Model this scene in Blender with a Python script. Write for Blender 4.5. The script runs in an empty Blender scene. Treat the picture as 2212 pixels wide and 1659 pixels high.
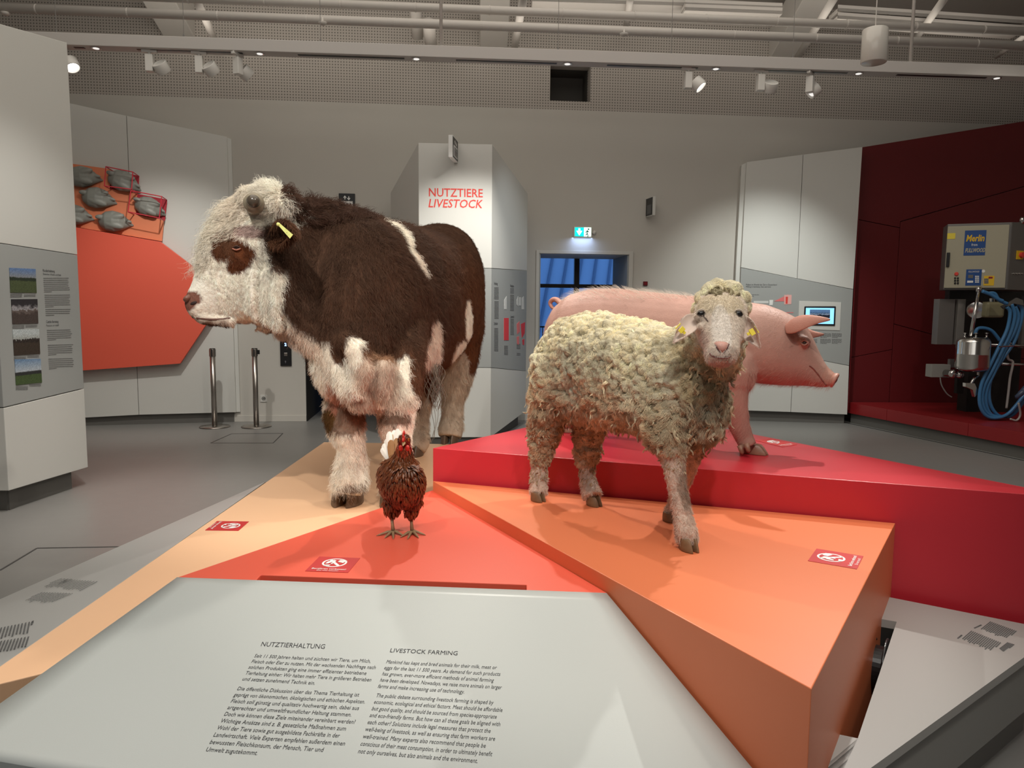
import bpy, bmesh, math, random
import numpy as np
from mathutils import Vector, Matrix
from mathutils.kdtree import KDTree
from mathutils.bvhtree import BVHTree
random.seed(3); np.random.seed(3)
S = bpy.context.scene
COL = S.collection
R = math.radians

# ------------------------------------------------------------------ camera
CAMZ, FPX, PITCH, ROLL = 1.55, 1600.0, 5.75, 0.5
cd = bpy.data.cameras.new('camera'); cam = bpy.data.objects.new('camera', cd); COL.objects.link(cam)
cd.sensor_width = 36.0; cd.lens = 36.0*FPX/2212; cd.clip_start = 0.05; cd.clip_end = 200
CAMM = Matrix.Translation((0, 0, CAMZ)) @ Matrix.Rotation(R(90-PITCH), 4, 'X') @ Matrix.Rotation(R(ROLL), 4, 'Z')
cam.matrix_world = CAMM
S.camera = cam
CR = CAMM.to_3x3()

def ray(px, py): return CR @ Vector(((px-1106)/FPX, -(py-829.5)/FPX, -1.0))
def at(px, py, y):
    d = ray(px, py); return Vector((0, 0, CAMZ)) + d*(y/d.y)
def onz(px, py, z):
    d = ray(px, py); return Vector((0, 0, CAMZ)) + d*((z-CAMZ)/d.z)
def onplane(px, py, o, n):
    d = ray(px, py); c = Vector((0, 0, CAMZ)); return c + d*((Vector(o)-c).dot(n)/d.dot(n))
def ppm(y): return FPX/y      # pixels per metre at depth y

# ------------------------------------------------------------------ view, world and the big lights
S.view_settings.view_transform = 'Standard'; S.view_settings.look = 'None'
S.view_settings.gamma = 1.0; S.view_settings.use_curve_mapping = False
S.view_settings.exposure = 0.0
S.cycles.max_bounces = 6; S.cycles.diffuse_bounces = 3; S.cycles.glossy_bounces = 2
S.cycles.transmission_bounces = 3; S.cycles.transparent_max_bounces = 4
S.cycles.caustics_reflective = False; S.cycles.caustics_refractive = False
w = bpy.data.worlds.new('dusk'); S.world = w; w.use_nodes = True
bg = w.node_tree.nodes['Background']; bg.inputs[0].default_value = (0.13, 0.29, 0.62, 1); bg.inputs[1].default_value = 1.6

def area(loc, tgt, sx, sy, power, color=(1, .93, .84)):
    l = bpy.data.lights.new('soft_fill', 'AREA'); l.shape = 'RECTANGLE'; l.size = sx; l.size_y = sy
    l.energy = power; l.color = color
    o = bpy.data.objects.new('soft_fill', l); COL.objects.link(o); o.location = loc
    o.rotation_euler = (Vector(tgt)-Vector(loc)).to_track_quat('-Z', 'Y').to_euler(); return o
def spot(loc, tgt, power, deg=50, blend=.5, r=.04, color=(1, .93, .84)):
    l = bpy.data.lights.new('gallery_and_fill_spot', 'SPOT'); l.energy = power; l.color = color
    l.spot_size = R(deg); l.spot_blend = blend; l.shadow_soft_size = r
    o = bpy.data.objects.new('gallery_and_fill_spot', l); COL.objects.link(o); o.location = loc
    o.rotation_euler = (Vector(tgt)-Vector(loc)).to_track_quat('-Z', 'Y').to_euler(); return o
WARM = (1, .93, .82); NEU = (1, .97, .90); COOL = (.86, .95, 1.0)
area((0, 4.5, 6.6), (0, 5.0, 0), 9, 7, 300, WARM)  # broad fill standing in for many unseen ceiling fixtures
area((.5, 8.7, 4.25), (.5, 8.9, 7.5), 10, .3, 38, WARM)  # uplight added to brighten the beams and upper wall
area((0, .2, 4.6), (0, 4.0, 0.8), 6, 2, 45, NEU)  # unseen front fill for faces towards the camera
# gallery spots on the rails around the platforms, then added fill spots
spot((-1.4, 0.9, 4.2), (-1.0, 3.6, 1.55), 330, 42, .6, .05, NEU)      # bull head and chest
spot((1.9, 1.5, 4.3), (-.3, 4.2, 1.5), 240, 45, .6, .05, WARM)        # bull flank
spot((2.5, 4.9, 4.0), (.45, 2.8, 1.0), 330, 40, .5, .03, NEU)         # sheep from behind right
spot((.6, .2, 4.2), (.35, 2.9, 1.0), 210, 46, .6, .04, WARM)          # sheep front
spot((-.9, 5.0, 4.0), (1.0, 3.6, 1.2), 180, 46, .5, .03, NEU)         # pig from the left
spot((-.2, 5.6, 3.75), (-.35, 2.8, .7), 220, 34, .5, .03, WARM)       # hen from behind
spot((.15, 6.75, 3.85), (-.66, 8.3, 1.7), 300, 56, .9, .05, NEU)        # pillar front
spot((3.2, 8.2, 3.9), (3.4, 10.3, 1.35), 230, 70, .9, .05, (.96, 1, .95))
spot((1.3, 7.4, 3.9), (.2, 9.1, 1.9), 90, 60, .9, .05, COOL)
spot((-3.4, 7.4, 3.9), (-4.6, 9.6, 1.2), 210, 70, .9, .05, NEU)
spot((-2.2, 4.6, 3.9), (-3.75, 6.0, .9), 120, 62, .9, .05, NEU)
spot((-2.7, 5.4, 3.9), (-2.7, 5.6, 0), 210, 52, .9, .05, (1, .9, .84))
spot((4.0, 5.9, 4.3), (5.6, 9.0, .9), 60, 60, .9, .05, WARM)
spot((0, .0, 3.9), (-.3, 1.9, .6), 85, 80, .9, .08, (.95, 1, 1))      # text panel
spot((3.2, 5.6, 4.2), (3.4, 7.4, 0), 110, 75, .9, .06, NEU)  # fill added to brighten the floor at the right
spot((2.4, 1.2, 4.2), (1.8, 1.8, .2), 45, 60, .8, .06, WARM)  # fill added against the dark floor at the lower right

# ------------------------------------------------------------------ materials
MATS = {}
def mat(name, col, rough=.5, metal=0.0, emit=None, estr=0, spec=.5, noise=0.0, nscale=20, bump=0.0, bscale=80, alpha=None):
    if name in MATS: return MATS[name]
    m = bpy.data.materials.new(name); m.use_nodes = True; nt = m.node_tree; b = nt.nodes['Principled BSDF']
    c = tuple(col)+(1,)
    b.inputs['Base Color'].default_value = c; b.inputs['Roughness'].default_value = rough
    b.inputs['Metallic'].default_value = metal; b.inputs['Specular IOR Level'].default_value = spec
    if emit: b.inputs['Emission Color'].default_value = tuple(emit)+(1,); b.inputs['Emission Strength'].default_value = estr
    if noise or bump:
        tc = nt.nodes.new('ShaderNodeTexCoord')
        if noise:
            n = nt.nodes.new('ShaderNodeTexNoise'); n.inputs['Scale'].default_value = nscale; n.inputs['Detail'].default_value = 6
            nt.links.new(tc.outputs['Object'], n.inputs['Vector'])
            mx = nt.nodes.new('ShaderNodeMix'); mx.data_type = 'RGBA'
            mx.inputs[6].default_value = tuple(x*(1-noise) for x in col)+(1,); mx.inputs[7].default_value = tuple(min(1, x*(1+noise)) for x in col)+(1,)
            nt.links.new(n.outputs['Fac'], mx.inputs[0]); nt.links.new(mx.outputs[2], b.inputs['Base Color'])
        if bump:
            n2 = nt.nodes.new('ShaderNodeTexNoise'); n2.inputs['Scale'].default_value = bscale; n2.inputs['Detail'].default_value = 3
            nt.links.new(tc.outputs['Object'], n2.inputs['Vector'])
            bp = nt.nodes.new('ShaderNodeBump'); bp.inputs['Strength'].default_value = bump; bp.inputs['Distance'].default_value = .005
            nt.links.new(n2.outputs['Fac'], bp.inputs['Height']); nt.links.new(bp.outputs[0], b.inputs['Normal'])
    MATS[name] = m; return m
def srgb(r, g, b):
    f = lambda c: (c/255/12.92 if c/255 <= .04045 else ((c/255+.055)/1.055)**2.4)
    return (f(r), f(g), f(b))
def attr_mat(name, rough=.7, spec=.3, bump=0, bscale=60, sheen=0, mul=1.0):
    m = bpy.data.materials.new(name); m.use_nodes = True; nt = m.node_tree; b = nt.nodes['Principled BSDF']
    a = nt.nodes.new('ShaderNodeAttribute'); a.attribute_name = 'col'
    nt.links.new(a.outputs['Color'], b.inputs['Base Color']); b.inputs['Roughness'].default_value = rough
    b.inputs['Specular IOR Level'].default_value = spec
    if bump:
        tc = nt.nodes.new('ShaderNodeTexCoord'); n2 = nt.nodes.new('ShaderNodeTexNoise'); n2.inputs['Scale'].default_value = bscale
        n2.inputs['Detail'].default_value = 5
        nt.links.new(tc.outputs['Object'], n2.inputs['Vector']); bp = nt.nodes.new('ShaderNodeBump'); bp.inputs['Strength'].default_value = bump
        bp.inputs['Distance'].default_value = .01; nt.links.new(n2.outputs['Fac'], bp.inputs['Height']); nt.links.new(bp.outputs[0], b.inputs['Normal'])
    return m

M = dict(
 wall=mat('wall_paint', (.56, .535, .49), .85, noise=.02, nscale=3),
 white=mat('white_laminate', (.66, .655, .62), .55, noise=.01, nscale=2),
 band=mat('grey_band', (.37, .38, .37), .6, noise=.02, nscale=3),
 panel=mat('grey_lacquer', (.49, .515, .50), .38, noise=.015, nscale=3, bump=.03, bscale=300),
 panel2=mat('light_grey_lacquer', (.46, .455, .44), .42, noise=.015, nscale=3),
 panel3=mat('dimmed_grey_lacquer', (.37, .36, .345), .42, noise=.015, nscale=3),  # same lacquer as panel2, darkened to bring down the right panel's brightness
 rail=mat('shaded_rail_white', (.52, .49, .465), .55),  # lamp white darkened to stand for shade on the rail's front
 plinth=mat('grey_plinth', (.13, .125, .115), .6),
 peach=mat('peach_lacquer', srgb(244, 196, 155), .45, noise=.01, nscale=3),
 coral=mat('coral_lacquer', (.80, .115, .065), .42, noise=.01, nscale=3),
 orange=mat('orange_lacquer', (.76, .205, .085), .40, noise=.01, nscale=3),
 red=mat('red_lacquer', (.54, .026, .04), .38, noise=.01, nscale=3),
 darkred=mat('dark_red_laminate', (.135, .008, .010), .5, noise=.03, nscale=3),
 redledge=mat('red_ledge', (.27, .014, .017), .4),
 floor=mat('floor_resin', (.245, .24, .23), .38, noise=.05, nscale=9, bump=.05, bscale=40),
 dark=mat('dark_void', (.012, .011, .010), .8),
 slot=mat('slot_red', (.30, .03, .02), .7),
 black=mat('black_plastic', (.012, .012, .013), .35),
 steel=mat('brushed_steel', (.42, .39, .36), .32, 1.0),
 chrome=mat('chrome', (.62, .60, .58), .16, 1.0),
 lampw=mat('lamp_white', (.72, .70, .66), .45),
 pipe=mat('pipe_white', (.60, .56, .52), .6),
 ink=mat('print_ink', (.02, .02, .025), .7),
 ink2=mat('print_ink_grey', (.13, .13, .13), .7),
 inkred=mat('print_red', (.75, .06, .045), .6),
 inkwhite=mat('print_white', (.85, .85, .83), .6),
 decal=mat('decal_red', (.55, .03, .03), .5),
 hoof=mat('horn_hoof', (.13, .085, .055), .45, noise=.35, nscale=30, bump=.3, bscale=90),
 pighoof=mat('pig_hoof', (.27, .14, .09), .45, noise=.25, nscale=40),
 eye=mat('glass_eye', (.008, .006, .005), .05, spec=1),
 yellow=mat('yellow_tag', (.85, .68, .06), .4),
 greymodel=mat('grey_clay', (.27, .275, .25), .5, noise=.15, nscale=20),
 wire=mat('wire_red', (.55, .03, .05), .5),
)

# ------------------------------------------------------------------ object helpers
def tag(o, label=None, cat=None, group=None, kind=None):
    if label: o['label'] = label
    if cat: o['category'] = cat
    if group: o['group'] = group
    if kind: o['kind'] = kind
    return o
def empty(name, loc, label=None, cat=None, group=None):
    o = bpy.data.objects.new(name, None); COL.objects.link(o); o.location = loc; o.empty_display_size = .1
    return tag(o, label, cat, group)
def setparent(o, p):
    if p is None: return o
    o.parent = p
    L = Vector(); q = p
    while q is not None:
        L += q.location; q = q.parent
    o.matrix_parent_inverse = Matrix.Translation(-L) if p.parent is None else Matrix.Identity(4)
    return o
def link(name, me, m=None, parent=None, smooth=False, bevel=0, label=None, kind=None):
    o = bpy.data.objects.new(name, me); COL.objects.link(o)
    if m is not None: me.materials.append(m)
    if smooth:
        me.polygons.foreach_set('use_smooth', [True]*len(me.polygons))
    setparent(o, parent)
    if bevel:
        b = o.modifiers.new('bevel', 'BEVEL'); b.width = bevel; b.segments = 2; b.limit_method = 'ANGLE'; b.angle_limit = R(40)
        b.harden_normals = False
    if label: o['label'] = label
    if kind: o['kind'] = kind
    return o
class MB:
    def __init__(s): s.v = []; s.f = []
    def add(s, vs, fs):
        n = len(s.v); s.v += [tuple(v) for v in vs]; s.f += [tuple(i+n for i in f) for f in fs]; return s
    def box(s, c, sx, sy, sz, X=(1, 0, 0), Y=(0, 1, 0), Z=(0, 0, 1)):
        c = Vector(c); X = Vector(X)*sx/2; Y = Vector(Y)*sy/2; Z = Vector(Z)*sz/2
        vs = [c+a*X+b*Y+d*Z for a in (-1, 1) for b in (-1, 1) for d in (-1, 1)]
        return s.add(vs, [(0, 1, 3, 2), (4, 6, 7, 5), (0, 4, 5, 1), (2, 3, 7, 6), (0, 2, 6, 4), (1, 5, 7, 3)])
    def slab(s, pts, d):          # planar polygon swept by vector d
        d = Vector(d); pts = [Vector(p) for p in pts]; n = len(pts)
        nrm = Vector()
        for i in range(n): nrm += pts[i].cross(pts[(i+1) % n])
        if nrm.dot(d) > 0: pts = pts[::-1]
        vs = pts+[p+d for p in pts]
        fs = [tuple(range(n)), tuple(range(2*n-1, n-1, -1))]+[((i+1) % n, i, n+i, n+(i+1) % n) for i in range(n)]
        return s.add(vs, fs)
    def tube(s, pts, r, seg=10, cap=True):
        pts = [Vector(p) for p in pts]; n = len(pts)
        rr = r if isinstance(r, (list, tuple)) else [r]*n
        up = None; vs = []
        for i, p in enumerate(pts):
            t = (pts[min(i+1, n-1)]-pts[max(i-1, 0)]).normalized()
            if up is None:
                up = Vector((0, 0, 1)) if abs(t.z) < .9 else Vector((1, 0, 0))
            a = (up-t*up.dot(t)).normalized(); b = t.cross(a); up = a
            vs += [p+(a*math.cos(k*2*math.pi/seg)+b*math.sin(k*2*math.pi/seg))*rr[i] for k in range(seg)]
        fs = [(i*seg+k, i*seg+(k+1) % seg, (i+1)*seg+(k+1) % seg, (i+1)*seg+k) for i in range(n-1) for k in range(seg)]
        if cap: fs += [tuple(range(seg-1, -1, -1)), tuple((n-1)*seg+k for k in range(seg))]
        return s.add(vs, fs)
    def lathe(s, prof, c, axis=(0, 0, 1), seg=24):   # prof: (r, h)
        c = Vector(c); t = Vector(axis).normalized(); up = Vector((1, 0, 0)) if abs(t.x) < .9 else Vector((0, 1, 0))
        a = (up-t*up.dot(t)).normalized(); b = t.cross(a); vs = []
        for r, h in prof: vs += [c+t*h+(a*math.cos(k*2*math.pi/seg)+b*math.sin(k*2*math.pi/seg))*r for k in range(seg)]
        n = len(prof)
        fs = [(i*seg+k, i*seg+(k+1) % seg, (i+1)*seg+(k+1) % seg, (i+1)*seg+k) for i in range(n-1) for k in range(seg)]
        fs += [tuple(range(seg-1, -1, -1)), tuple((n-1)*seg+k for k in range(seg))]
        return s.add(vs, fs)
    def ellipsoid(s, c, ax, seg=16, rings=10):
        c = Vector(c); A = [Vector(a) for a in ax]; vs = []; fs = []
        for i in range(rings+1):
            th = math.pi*i/rings
            for k in range(seg):
                ph = 2*math.pi*k/seg
                vs.append(c+A[0]*math.sin(th)*math.cos(ph)+A[1]*math.sin(th)*math.sin(ph)+A[2]*math.cos(th))
        fs = [(i*seg+k, i*seg+(k+1) % seg, (i+1)*seg+(k+1) % seg, (i+1)*seg+k) for i in range(rings) for k in range(seg)]
        return s.add(vs, fs)
    def loft(s, rings, seg=28, e=2.0):      # rings: (centre, side half-vector, up half-vector)
        vs = []
        for c, a, b in rings:
            c = Vector(c); a = Vector(a); b = Vector(b)
            for k in range(seg):
                t = 2*math.pi*k/seg; cs, sn = math.cos(t), math.sin(t)
                vs.append(c+a*math.copysign(abs(cs)**(2/e), cs)+b*math.copysign(abs(sn)**(2/e), sn))
        n = len(rings)
        fs = [(i*seg+k, i*seg+(k+1) % seg, (i+1)*seg+(k+1) % seg, (i+1)*seg+k) for i in range(n-1) for k in range(seg)]
        fs += [tuple(range(seg-1, -1, -1)), tuple((n-1)*seg+k for k in range(seg))]
        return s.add(vs, fs)
    def mesh(s, name, fix=True):
        me = bpy.data.meshes.new(name); me.from_pydata(s.v, [], s.f)
        if fix:
            bm = bmesh.new(); bm.from_mesh(me); bmesh.ops.remove_doubles(bm, verts=bm.verts, dist=1e-6)
            bmesh.ops.recalc_face_normals(bm, faces=bm.faces); bm.to_mesh(me); bm.free()
        me.update(); return me
    def build(s, name, m, parent=None, smooth=False, bevel=0, label=None, kind=None, fix=True):
        return link(name, s.mesh(name, fix), m, parent, smooth, bevel, label, kind)
def smooth_path(pts, n=6):      # Catmull-Rom
    P = [Vector(p) for p in pts]; out = []
    for i in range(len(P)-1):
        p0 = P[max(i-1, 0)]; p1 = P[i]; p2 = P[i+1]; p3 = P[min(i+2, len(P)-1)]
        for k in range(n):
            t = k/n
            out.append(.5*((2*p1)+(p2-p0)*t+(2*p0-5*p1+4*p2-p3)*t*t+(3*p1-p0-3*p2+p3)*t**3))
    out.append(P[-1]); return out

class Frame:                    # an upright or tilted surface: origin, u along, v up, w out of it
    def __init__(s, o, u, v):
        s.o = Vector(o); s.u = Vector(u).normalized(); s.v = Vector(v); s.v = (s.v-s.u*s.v.dot(s.u)).normalized()
        s.w = s.u.cross(s.v).normalized()
    def p(s, a, b, c=0): return s.o+s.u*a+s.v*b+s.w*c
    def pix(s, px, py):
        q = onplane(px, py, s.o, s.w)-s.o; return (q.dot(s.u), q.dot(s.v))
    def P(s, px, py, c=0):
        a, b = s.pix(px, py); return s.p(a, b, c)
    def board(s, mb, uv, w0, w1): return mb.slab([s.p(a, b, w0) for a, b in uv], s.w*(w1-w0))

_fonts = {}
def text_mb(txt, size, shear=0, align='LEFT', space=1.0, bold=0.0, res=2):
    cu = bpy.data.curves.new('t', 'FONT'); cu.body = txt; cu.size = size; cu.shear = shear; cu.align_x = align
    cu.space_character = space; cu.resolution_u = res; cu.offset = bold
    o = bpy.data.objects.new('t', cu); COL.objects.link(o)
    dg = bpy.context.evaluated_depsgraph_get(); me = bpy.data.meshes.new_from_object(o.evaluated_get(dg))
    v = np.empty(len(me.vertices)*3); me.vertices.foreach_get('co', v); v = v.reshape(-1, 3)
    f = [tuple(p.vertices) for p in me.polygons]
    bpy.data.objects.remove(o); bpy.data.curves.remove(cu); bpy.data.meshes.remove(me)
    return v, f
def text_on(name, txt, fr, a, b, size, m, parent, shear=0, align='LEFT', space=1.0, bold=0.0, w=.0015, width=None, rot=0, res=2):
    v, f = text_mb(txt, size, shear, align, space, bold, res)
    if width and len(v):
        v[:, 0] *= width/max(1e-6, v[:, 0].max()-min(0, v[:, 0].min()))
    c, s_ = math.cos(rot), math.sin(rot)
    mb = MB(); mb.add([fr.p(a+x*c-y*s_, b+x*s_+y*c, w) for x, y, _ in v], f)
    return mb.build(name, m, parent, fix=False)

# ------------------------------------------------------------------ noise, body building and fur
def _hash(i, j, k, seed):
    n = (i*374761393+j*668265263+k*2147483647+seed*1274126177) & 0xffffffff
    n = ((n ^ (n >> 13))*1274126177) & 0xffffffff
    return ((n ^ (n >> 16)) & 0xffff)/65535.0
def vnoise(P, scale, seed=0):
    Q = P*scale; I = np.floor(Q).astype(np.int64); F = Q-I; F = F*F*(3-2*F); r = 0
    for a in (0, 1):
        for b in (0, 1):
            for c in (0, 1):
                wgt = (F[:, 0] if a else 1-F[:, 0])*(F[:, 1] if b else 1-F[:, 1])*(F[:, 2] if c else 1-F[:, 2])
                r = r+wgt*_hash(I[:, 0]+a, I[:, 1]+b, I[:, 2]+c, seed)
    return r*2-1
def fuse(mb, name, voxel, smooth_it=6, fac=.5):
    me = mb.mesh(name+'_raw', True)
    o = bpy.data.objects.new('tmp', me); COL.objects.link(o)
    m1 = o.modifiers.new('r', 'REMESH'); m1.mode = 'VOXEL'; m1.voxel_size = voxel
    m2 = o.modifiers.new('s', 'SMOOTH'); m2.factor = fac; m2.iterations = smooth_it
    dg = bpy.context.evaluated_depsgraph_get(); out = bpy.data.meshes.new_from_object(o.evaluated_get(dg))
    bpy.data.objects.remove(o); out.name = name; return out
def mesh_np(me):
    n = len(me.vertices); v = np.empty(n*3, np.float32); me.vertices.foreach_get('co', v); v = v.reshape(-1, 3)
    nr = np.empty(n*3, np.float32); me.vertices.foreach_get('normal', nr); return v.astype(np.float64), nr.reshape(-1, 3).astype(np.float64)
def displace(me, fn):
    v, n = mesh_np(me); v = v+n*fn(v)[:, None]; me.vertices.foreach_set('co', v.astype(np.float32).ravel()); me.update()
BV = [None]
def set_bvh(me):
    v, _ = mesh_np(me); BV[0] = BVHTree.FromPolygons([tuple(x) for x in v], [tuple(p.vertices) for p in me.polygons])
def surf(px, py, y, off=0.0, quiet=True):
    d = ray(px, py).normalized(); h = BV[0].ray_cast(Vector((0, 0, CAMZ)), d) if BV[0] else (None,)
    if h[0] is None: return at(px, py, y)
    return h[0]-d*off
def paint(me, colfn):
    v, n = mesh_np(me); c = colfn(v, n); a = me.color_attributes.new('col', 'FLOAT_COLOR', 'POINT')
    a.data.foreach_set('color', np.hstack([c, np.ones((len(c), 1))]).astype(np.float32).ravel())
def sample(me, n, maskfn=None, seed=1):
    rng = np.random.default_rng(seed)
    me.calc_loop_triangles(); t = np.empty(len(me.loop_triangles)*3, np.int32); me.loop_triangles.foreach_get('vertices', t); t = t.reshape(-1, 3)
    v, nr = mesh_np(me)
    A = v[t[:, 0]]; B = v[t[:, 1]]; C = v[t[:, 2]]
    ar = np.linalg.norm(np.cross(B-A, C-A), axis=1)
    if maskfn is not None: ar = ar*np.clip(maskfn((A+B+C)/3), 0, None)
    idx = rng.choice(len(t), n, p=ar/ar.sum()); r1 = np.sqrt(rng.random(n)); r2 = rng.random(n)
    wa, wb, wc = 1-r1, r1*(1-r2), r1*r2
    P = A[idx]*wa[:, None]+B[idx]*wb[:, None]+C[idx]*wc[:, None]
    N = nr[t[idx, 0]]*wa[:, None]+nr[t[idx, 1]]*wb[:, None]+nr[t[idx, 2]]*wc[:, None]
    N /= np.linalg.norm(N, axis=1)[:, None]+1e-9
    return P, N, rng
def nrmz(a): return a/(np.linalg.norm(a, axis=1)[:, None]+1e-9)
def curves_obj(name, pts, rad, col, m, parent, kind='stuff'):   # pts (n,k,3) rad (n,k) col (n,3)
    n, k, _ = pts.shape
    hc = bpy.data.hair_curves.new(name); hc.add_curves([k]*n)
    hc.position_data.foreach_set('vector', pts.astype(np.float32).ravel())
    a = hc.attributes.get('radius') or hc.attributes.new('radius', 'FLOAT', 'POINT'); a.data.foreach_set('value', rad.astype(np.float32).ravel())
    c = hc.attributes.new('col', 'FLOAT_COLOR', 'CURVE'); c.data.foreach_set('color', np.hstack([col, np.ones((n, 1))]).astype(np.float32).ravel())
    hc.materials.append(m); o = bpy.data.objects.new(name, hc); COL.objects.link(o); setparent(o, parent)
    if kind: o['kind'] = kind
    return o
def fur(name, me, n, length, comb, colfn, m, parent, r=.0006, k=5, lift=.5, jitter=.25, curl=0, curlf=2, clump=0, nclump=0, mask=None, seed=1, droop=.2, tipr=.25, seeds=None):
    P, N, rng = sample(me, n, mask, seed)
    L = length(P)*(.75+.5*rng.random(n)) if callable(length) else length*(.7+.6*rng.random(n))
    C = comb(P, N); C = nrmz(C-N*(C*N).sum(1)[:, None])
    # flow noise so that the coat swirls
    F = np.stack([vnoise(P, 9, seed+5), vnoise(P, 9, seed+6), vnoise(P, 9, seed+7)], 1)*.6
    D = nrmz(N*lift+C+F*.6+rng.normal(size=(n, 3))*jitter); B = nrmz(np.cross(D, N)); ph = rng.random(n)*6.28
    T = np.linspace(0, 1, k); pts = np.zeros((n, k, 3))
    for i, t in enumerate(T):
        q = P-N*.002+D*(L*t)[:, None]; q[:, 2] -= droop*L*t*t
        if curl: q += B*(np.sin(ph+t*curlf*6.28)*curl*L*t)[:, None]+N*(np.cos(ph+t*curlf*6.28)*curl*L*t)[:, None]
        pts[:, i] = q
    if clump and nclump:
        step = max(1, n//nclump); ci = np.arange(0, n, step)
        if seeds is not None:
            kd = KDTree(len(P)); [kd.insert(p, j) for j, p in enumerate(P)]; kd.balance(); ci = np.unique([kd.find(s_)[1] for s_ in seeds])
        kd = KDTree(len(ci))
        for j, c in enumerate(ci): kd.insert(P[c], j)
        kd.balance(); near = np.array([kd.find(p)[1] for p in P]); near = ci[near]
        for i, t in enumerate(T):
            wgt = clump*t**1.2; pts[:, i] = pts[:, i]*(1-wgt)+pts[near, i]*wgt
        tone = (rng.random(len(P)))[near]
    else: tone = rng.random(n)
    rad = np.outer(np.ones(n)*r*(.7+.6*rng.random(n)), (1-T)*(1-tipr)+tipr)
    col = colfn(P, N)*(.78+.36*tone+.14*rng.random(n))[:, None]
    return curves_obj(name, pts, rad, np.clip(col, 0, 1), m, parent)
# ================================================================== THE ROOM
WU = Vector((1, .09, 0)).normalized(); WO = Vector((0, 10.3, 0))
RW = Frame(WO, WU, (0, 0, 1))            # rear wall: w points to -y (towards the camera)
def grid_wall(name, fr, us, vs, holes, m, depth=-.25, kind='structure', parent=None):
    mb = MB()
    for i in range(len(us)-1):
        for j in range(len(vs)-1):
            cu, cv = (us[i]+us[i+1])/2, (vs[j]+vs[j+1])/2
            if any(h[0] < cu < h[1] and h[2] < cv < h[3] for h in holes): continue
            fr.board(mb, [(us[i], vs[j]), (us[i+1], vs[j]), (us[i+1], vs[j+1]), (us[i], vs[j+1])], depth, 0)
    return mb.build(name, m, parent, kind=kind)
# openings, in (u0,u1,z0,z1) of the rear wall
dl = RW.pix(1163, 700)[0]; dr = RW.pix(1355, 700)[0]; dtop = RW.pix(1260, 549)[1]
el = RW.pix(661.5, 880)[0]; er = RW.pix(838, 900)[0]
hu0, hz1 = RW.pix(1189, 137); hu1, hz0 = RW.pix(1275, 220)
zp = RW.pix(1100, 233)[1]
DOOR = (dl, dr, 0, dtop); LIFT = (el, er, 0, 2.15)
fl = MB(); fl.box((0, 4, -.1), 20, 16, .2); fl.build('floor', M['floor'], kind='structure')
grid_wall('wall_rear', RW, sorted([-7.5, 8.5, dl, dr, el, er]), sorted([0, dtop, 2.15, zp]), [DOOR, LIFT], M['wall'])
# perforated acoustic wall above
def perf_mat():
    m = bpy.data.materials.new('perforated_board'); m.use_nodes = True; nt = m.node_tree; b = nt.nodes['Principled BSDF']
    b.inputs['Roughness'].default_value = .9
    tc = nt.nodes.new('ShaderNodeTexCoord'); sx = nt.nodes.new('ShaderNodeSeparateXYZ'); nt.links.new(tc.outputs['Object'], sx.inputs[0])
    def mth(op, a, b_=None, c=None):
        n = nt.nodes.new('ShaderNodeMath'); n.operation = op
        for i, x in enumerate((a, b_, c)):
            if x is None: continue
            if isinstance(x, (int, float)): n.inputs[i].default_value = x
            else: nt.links.new(x, n.inputs[i])
        return n.outputs[0]
    P = .0365
    fx = mth('SUBTRACT', mth('FRACT', mth('DIVIDE', sx.outputs[0], P)), .5); fz = mth('SUBTRACT', mth('FRACT', mth('DIVIDE', sx.outputs[2], P)), .5)
    d = mth('SQRT', mth('ADD', mth('MULTIPLY', fx, fx), mth('MULTIPLY', fz, fz)))
    hole = mth('LESS_THAN', d, .24)
    mx = nt.nodes.new('ShaderNodeMix'); mx.data_type = 'RGBA'; nt.links.new(hole, mx.inputs[0])
    mx.inputs[6].default_value = (.47, .43, .39, 1); mx.inputs[7].default_value = (.17, .155, .14, 1)
    nt.links.new(mx.outputs[2], b.inputs['Base Color']); return m
PERF = perf_mat()
grid_wall('wall_rear_acoustic', RW, sorted([-7.5, 8.5, hu0, hu1]), sorted([zp, hz0, hz1, 6.3]), [(hu0, hu1, hz0, hz1)], PERF)
mb = MB()
for a, b, c, d in ((hu0, hu1, hz0, hz1),):
    for q in ([(a, c), (b, c), (b, d), (a, d)],):
        RW.board(mb, q, -.62, -.6)
    RW.board(mb, [(a-.02, c), (a, c), (a, d), (a-.02, d)], -.62, -.24); RW.board(mb, [(b, c), (b+.02, c), (b+.02, d), (b, d)], -.62, -.24)
    RW.board(mb, [(a, c-.02), (b, c-.02), (b, c), (a, c)], -.62, -.24); RW.board(mb, [(a, d), (b, d), (b, d+.02), (a, d+.02)], -.62, -.24)
hatch = mb.build('ventilation_hatch', mat('hatch_void', (.085, .078, .070), .8), label='dark square ventilation opening in the perforated upper wall')
tag(hatch, cat='vent')
mb = MB(); u, v = RW.pix(1219, 211)
mb.tube([RW.p(u-.045, v-.05, -.5), RW.p(u-.045, v+.02, -.5), RW.p(u+.045, v+.02, -.5), RW.p(u+.045, v-.05, -.5)], .008, 6)
mb.build('bracket', mat('hatch_metal', (.12, .11, .10), .6), hatch)
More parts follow.
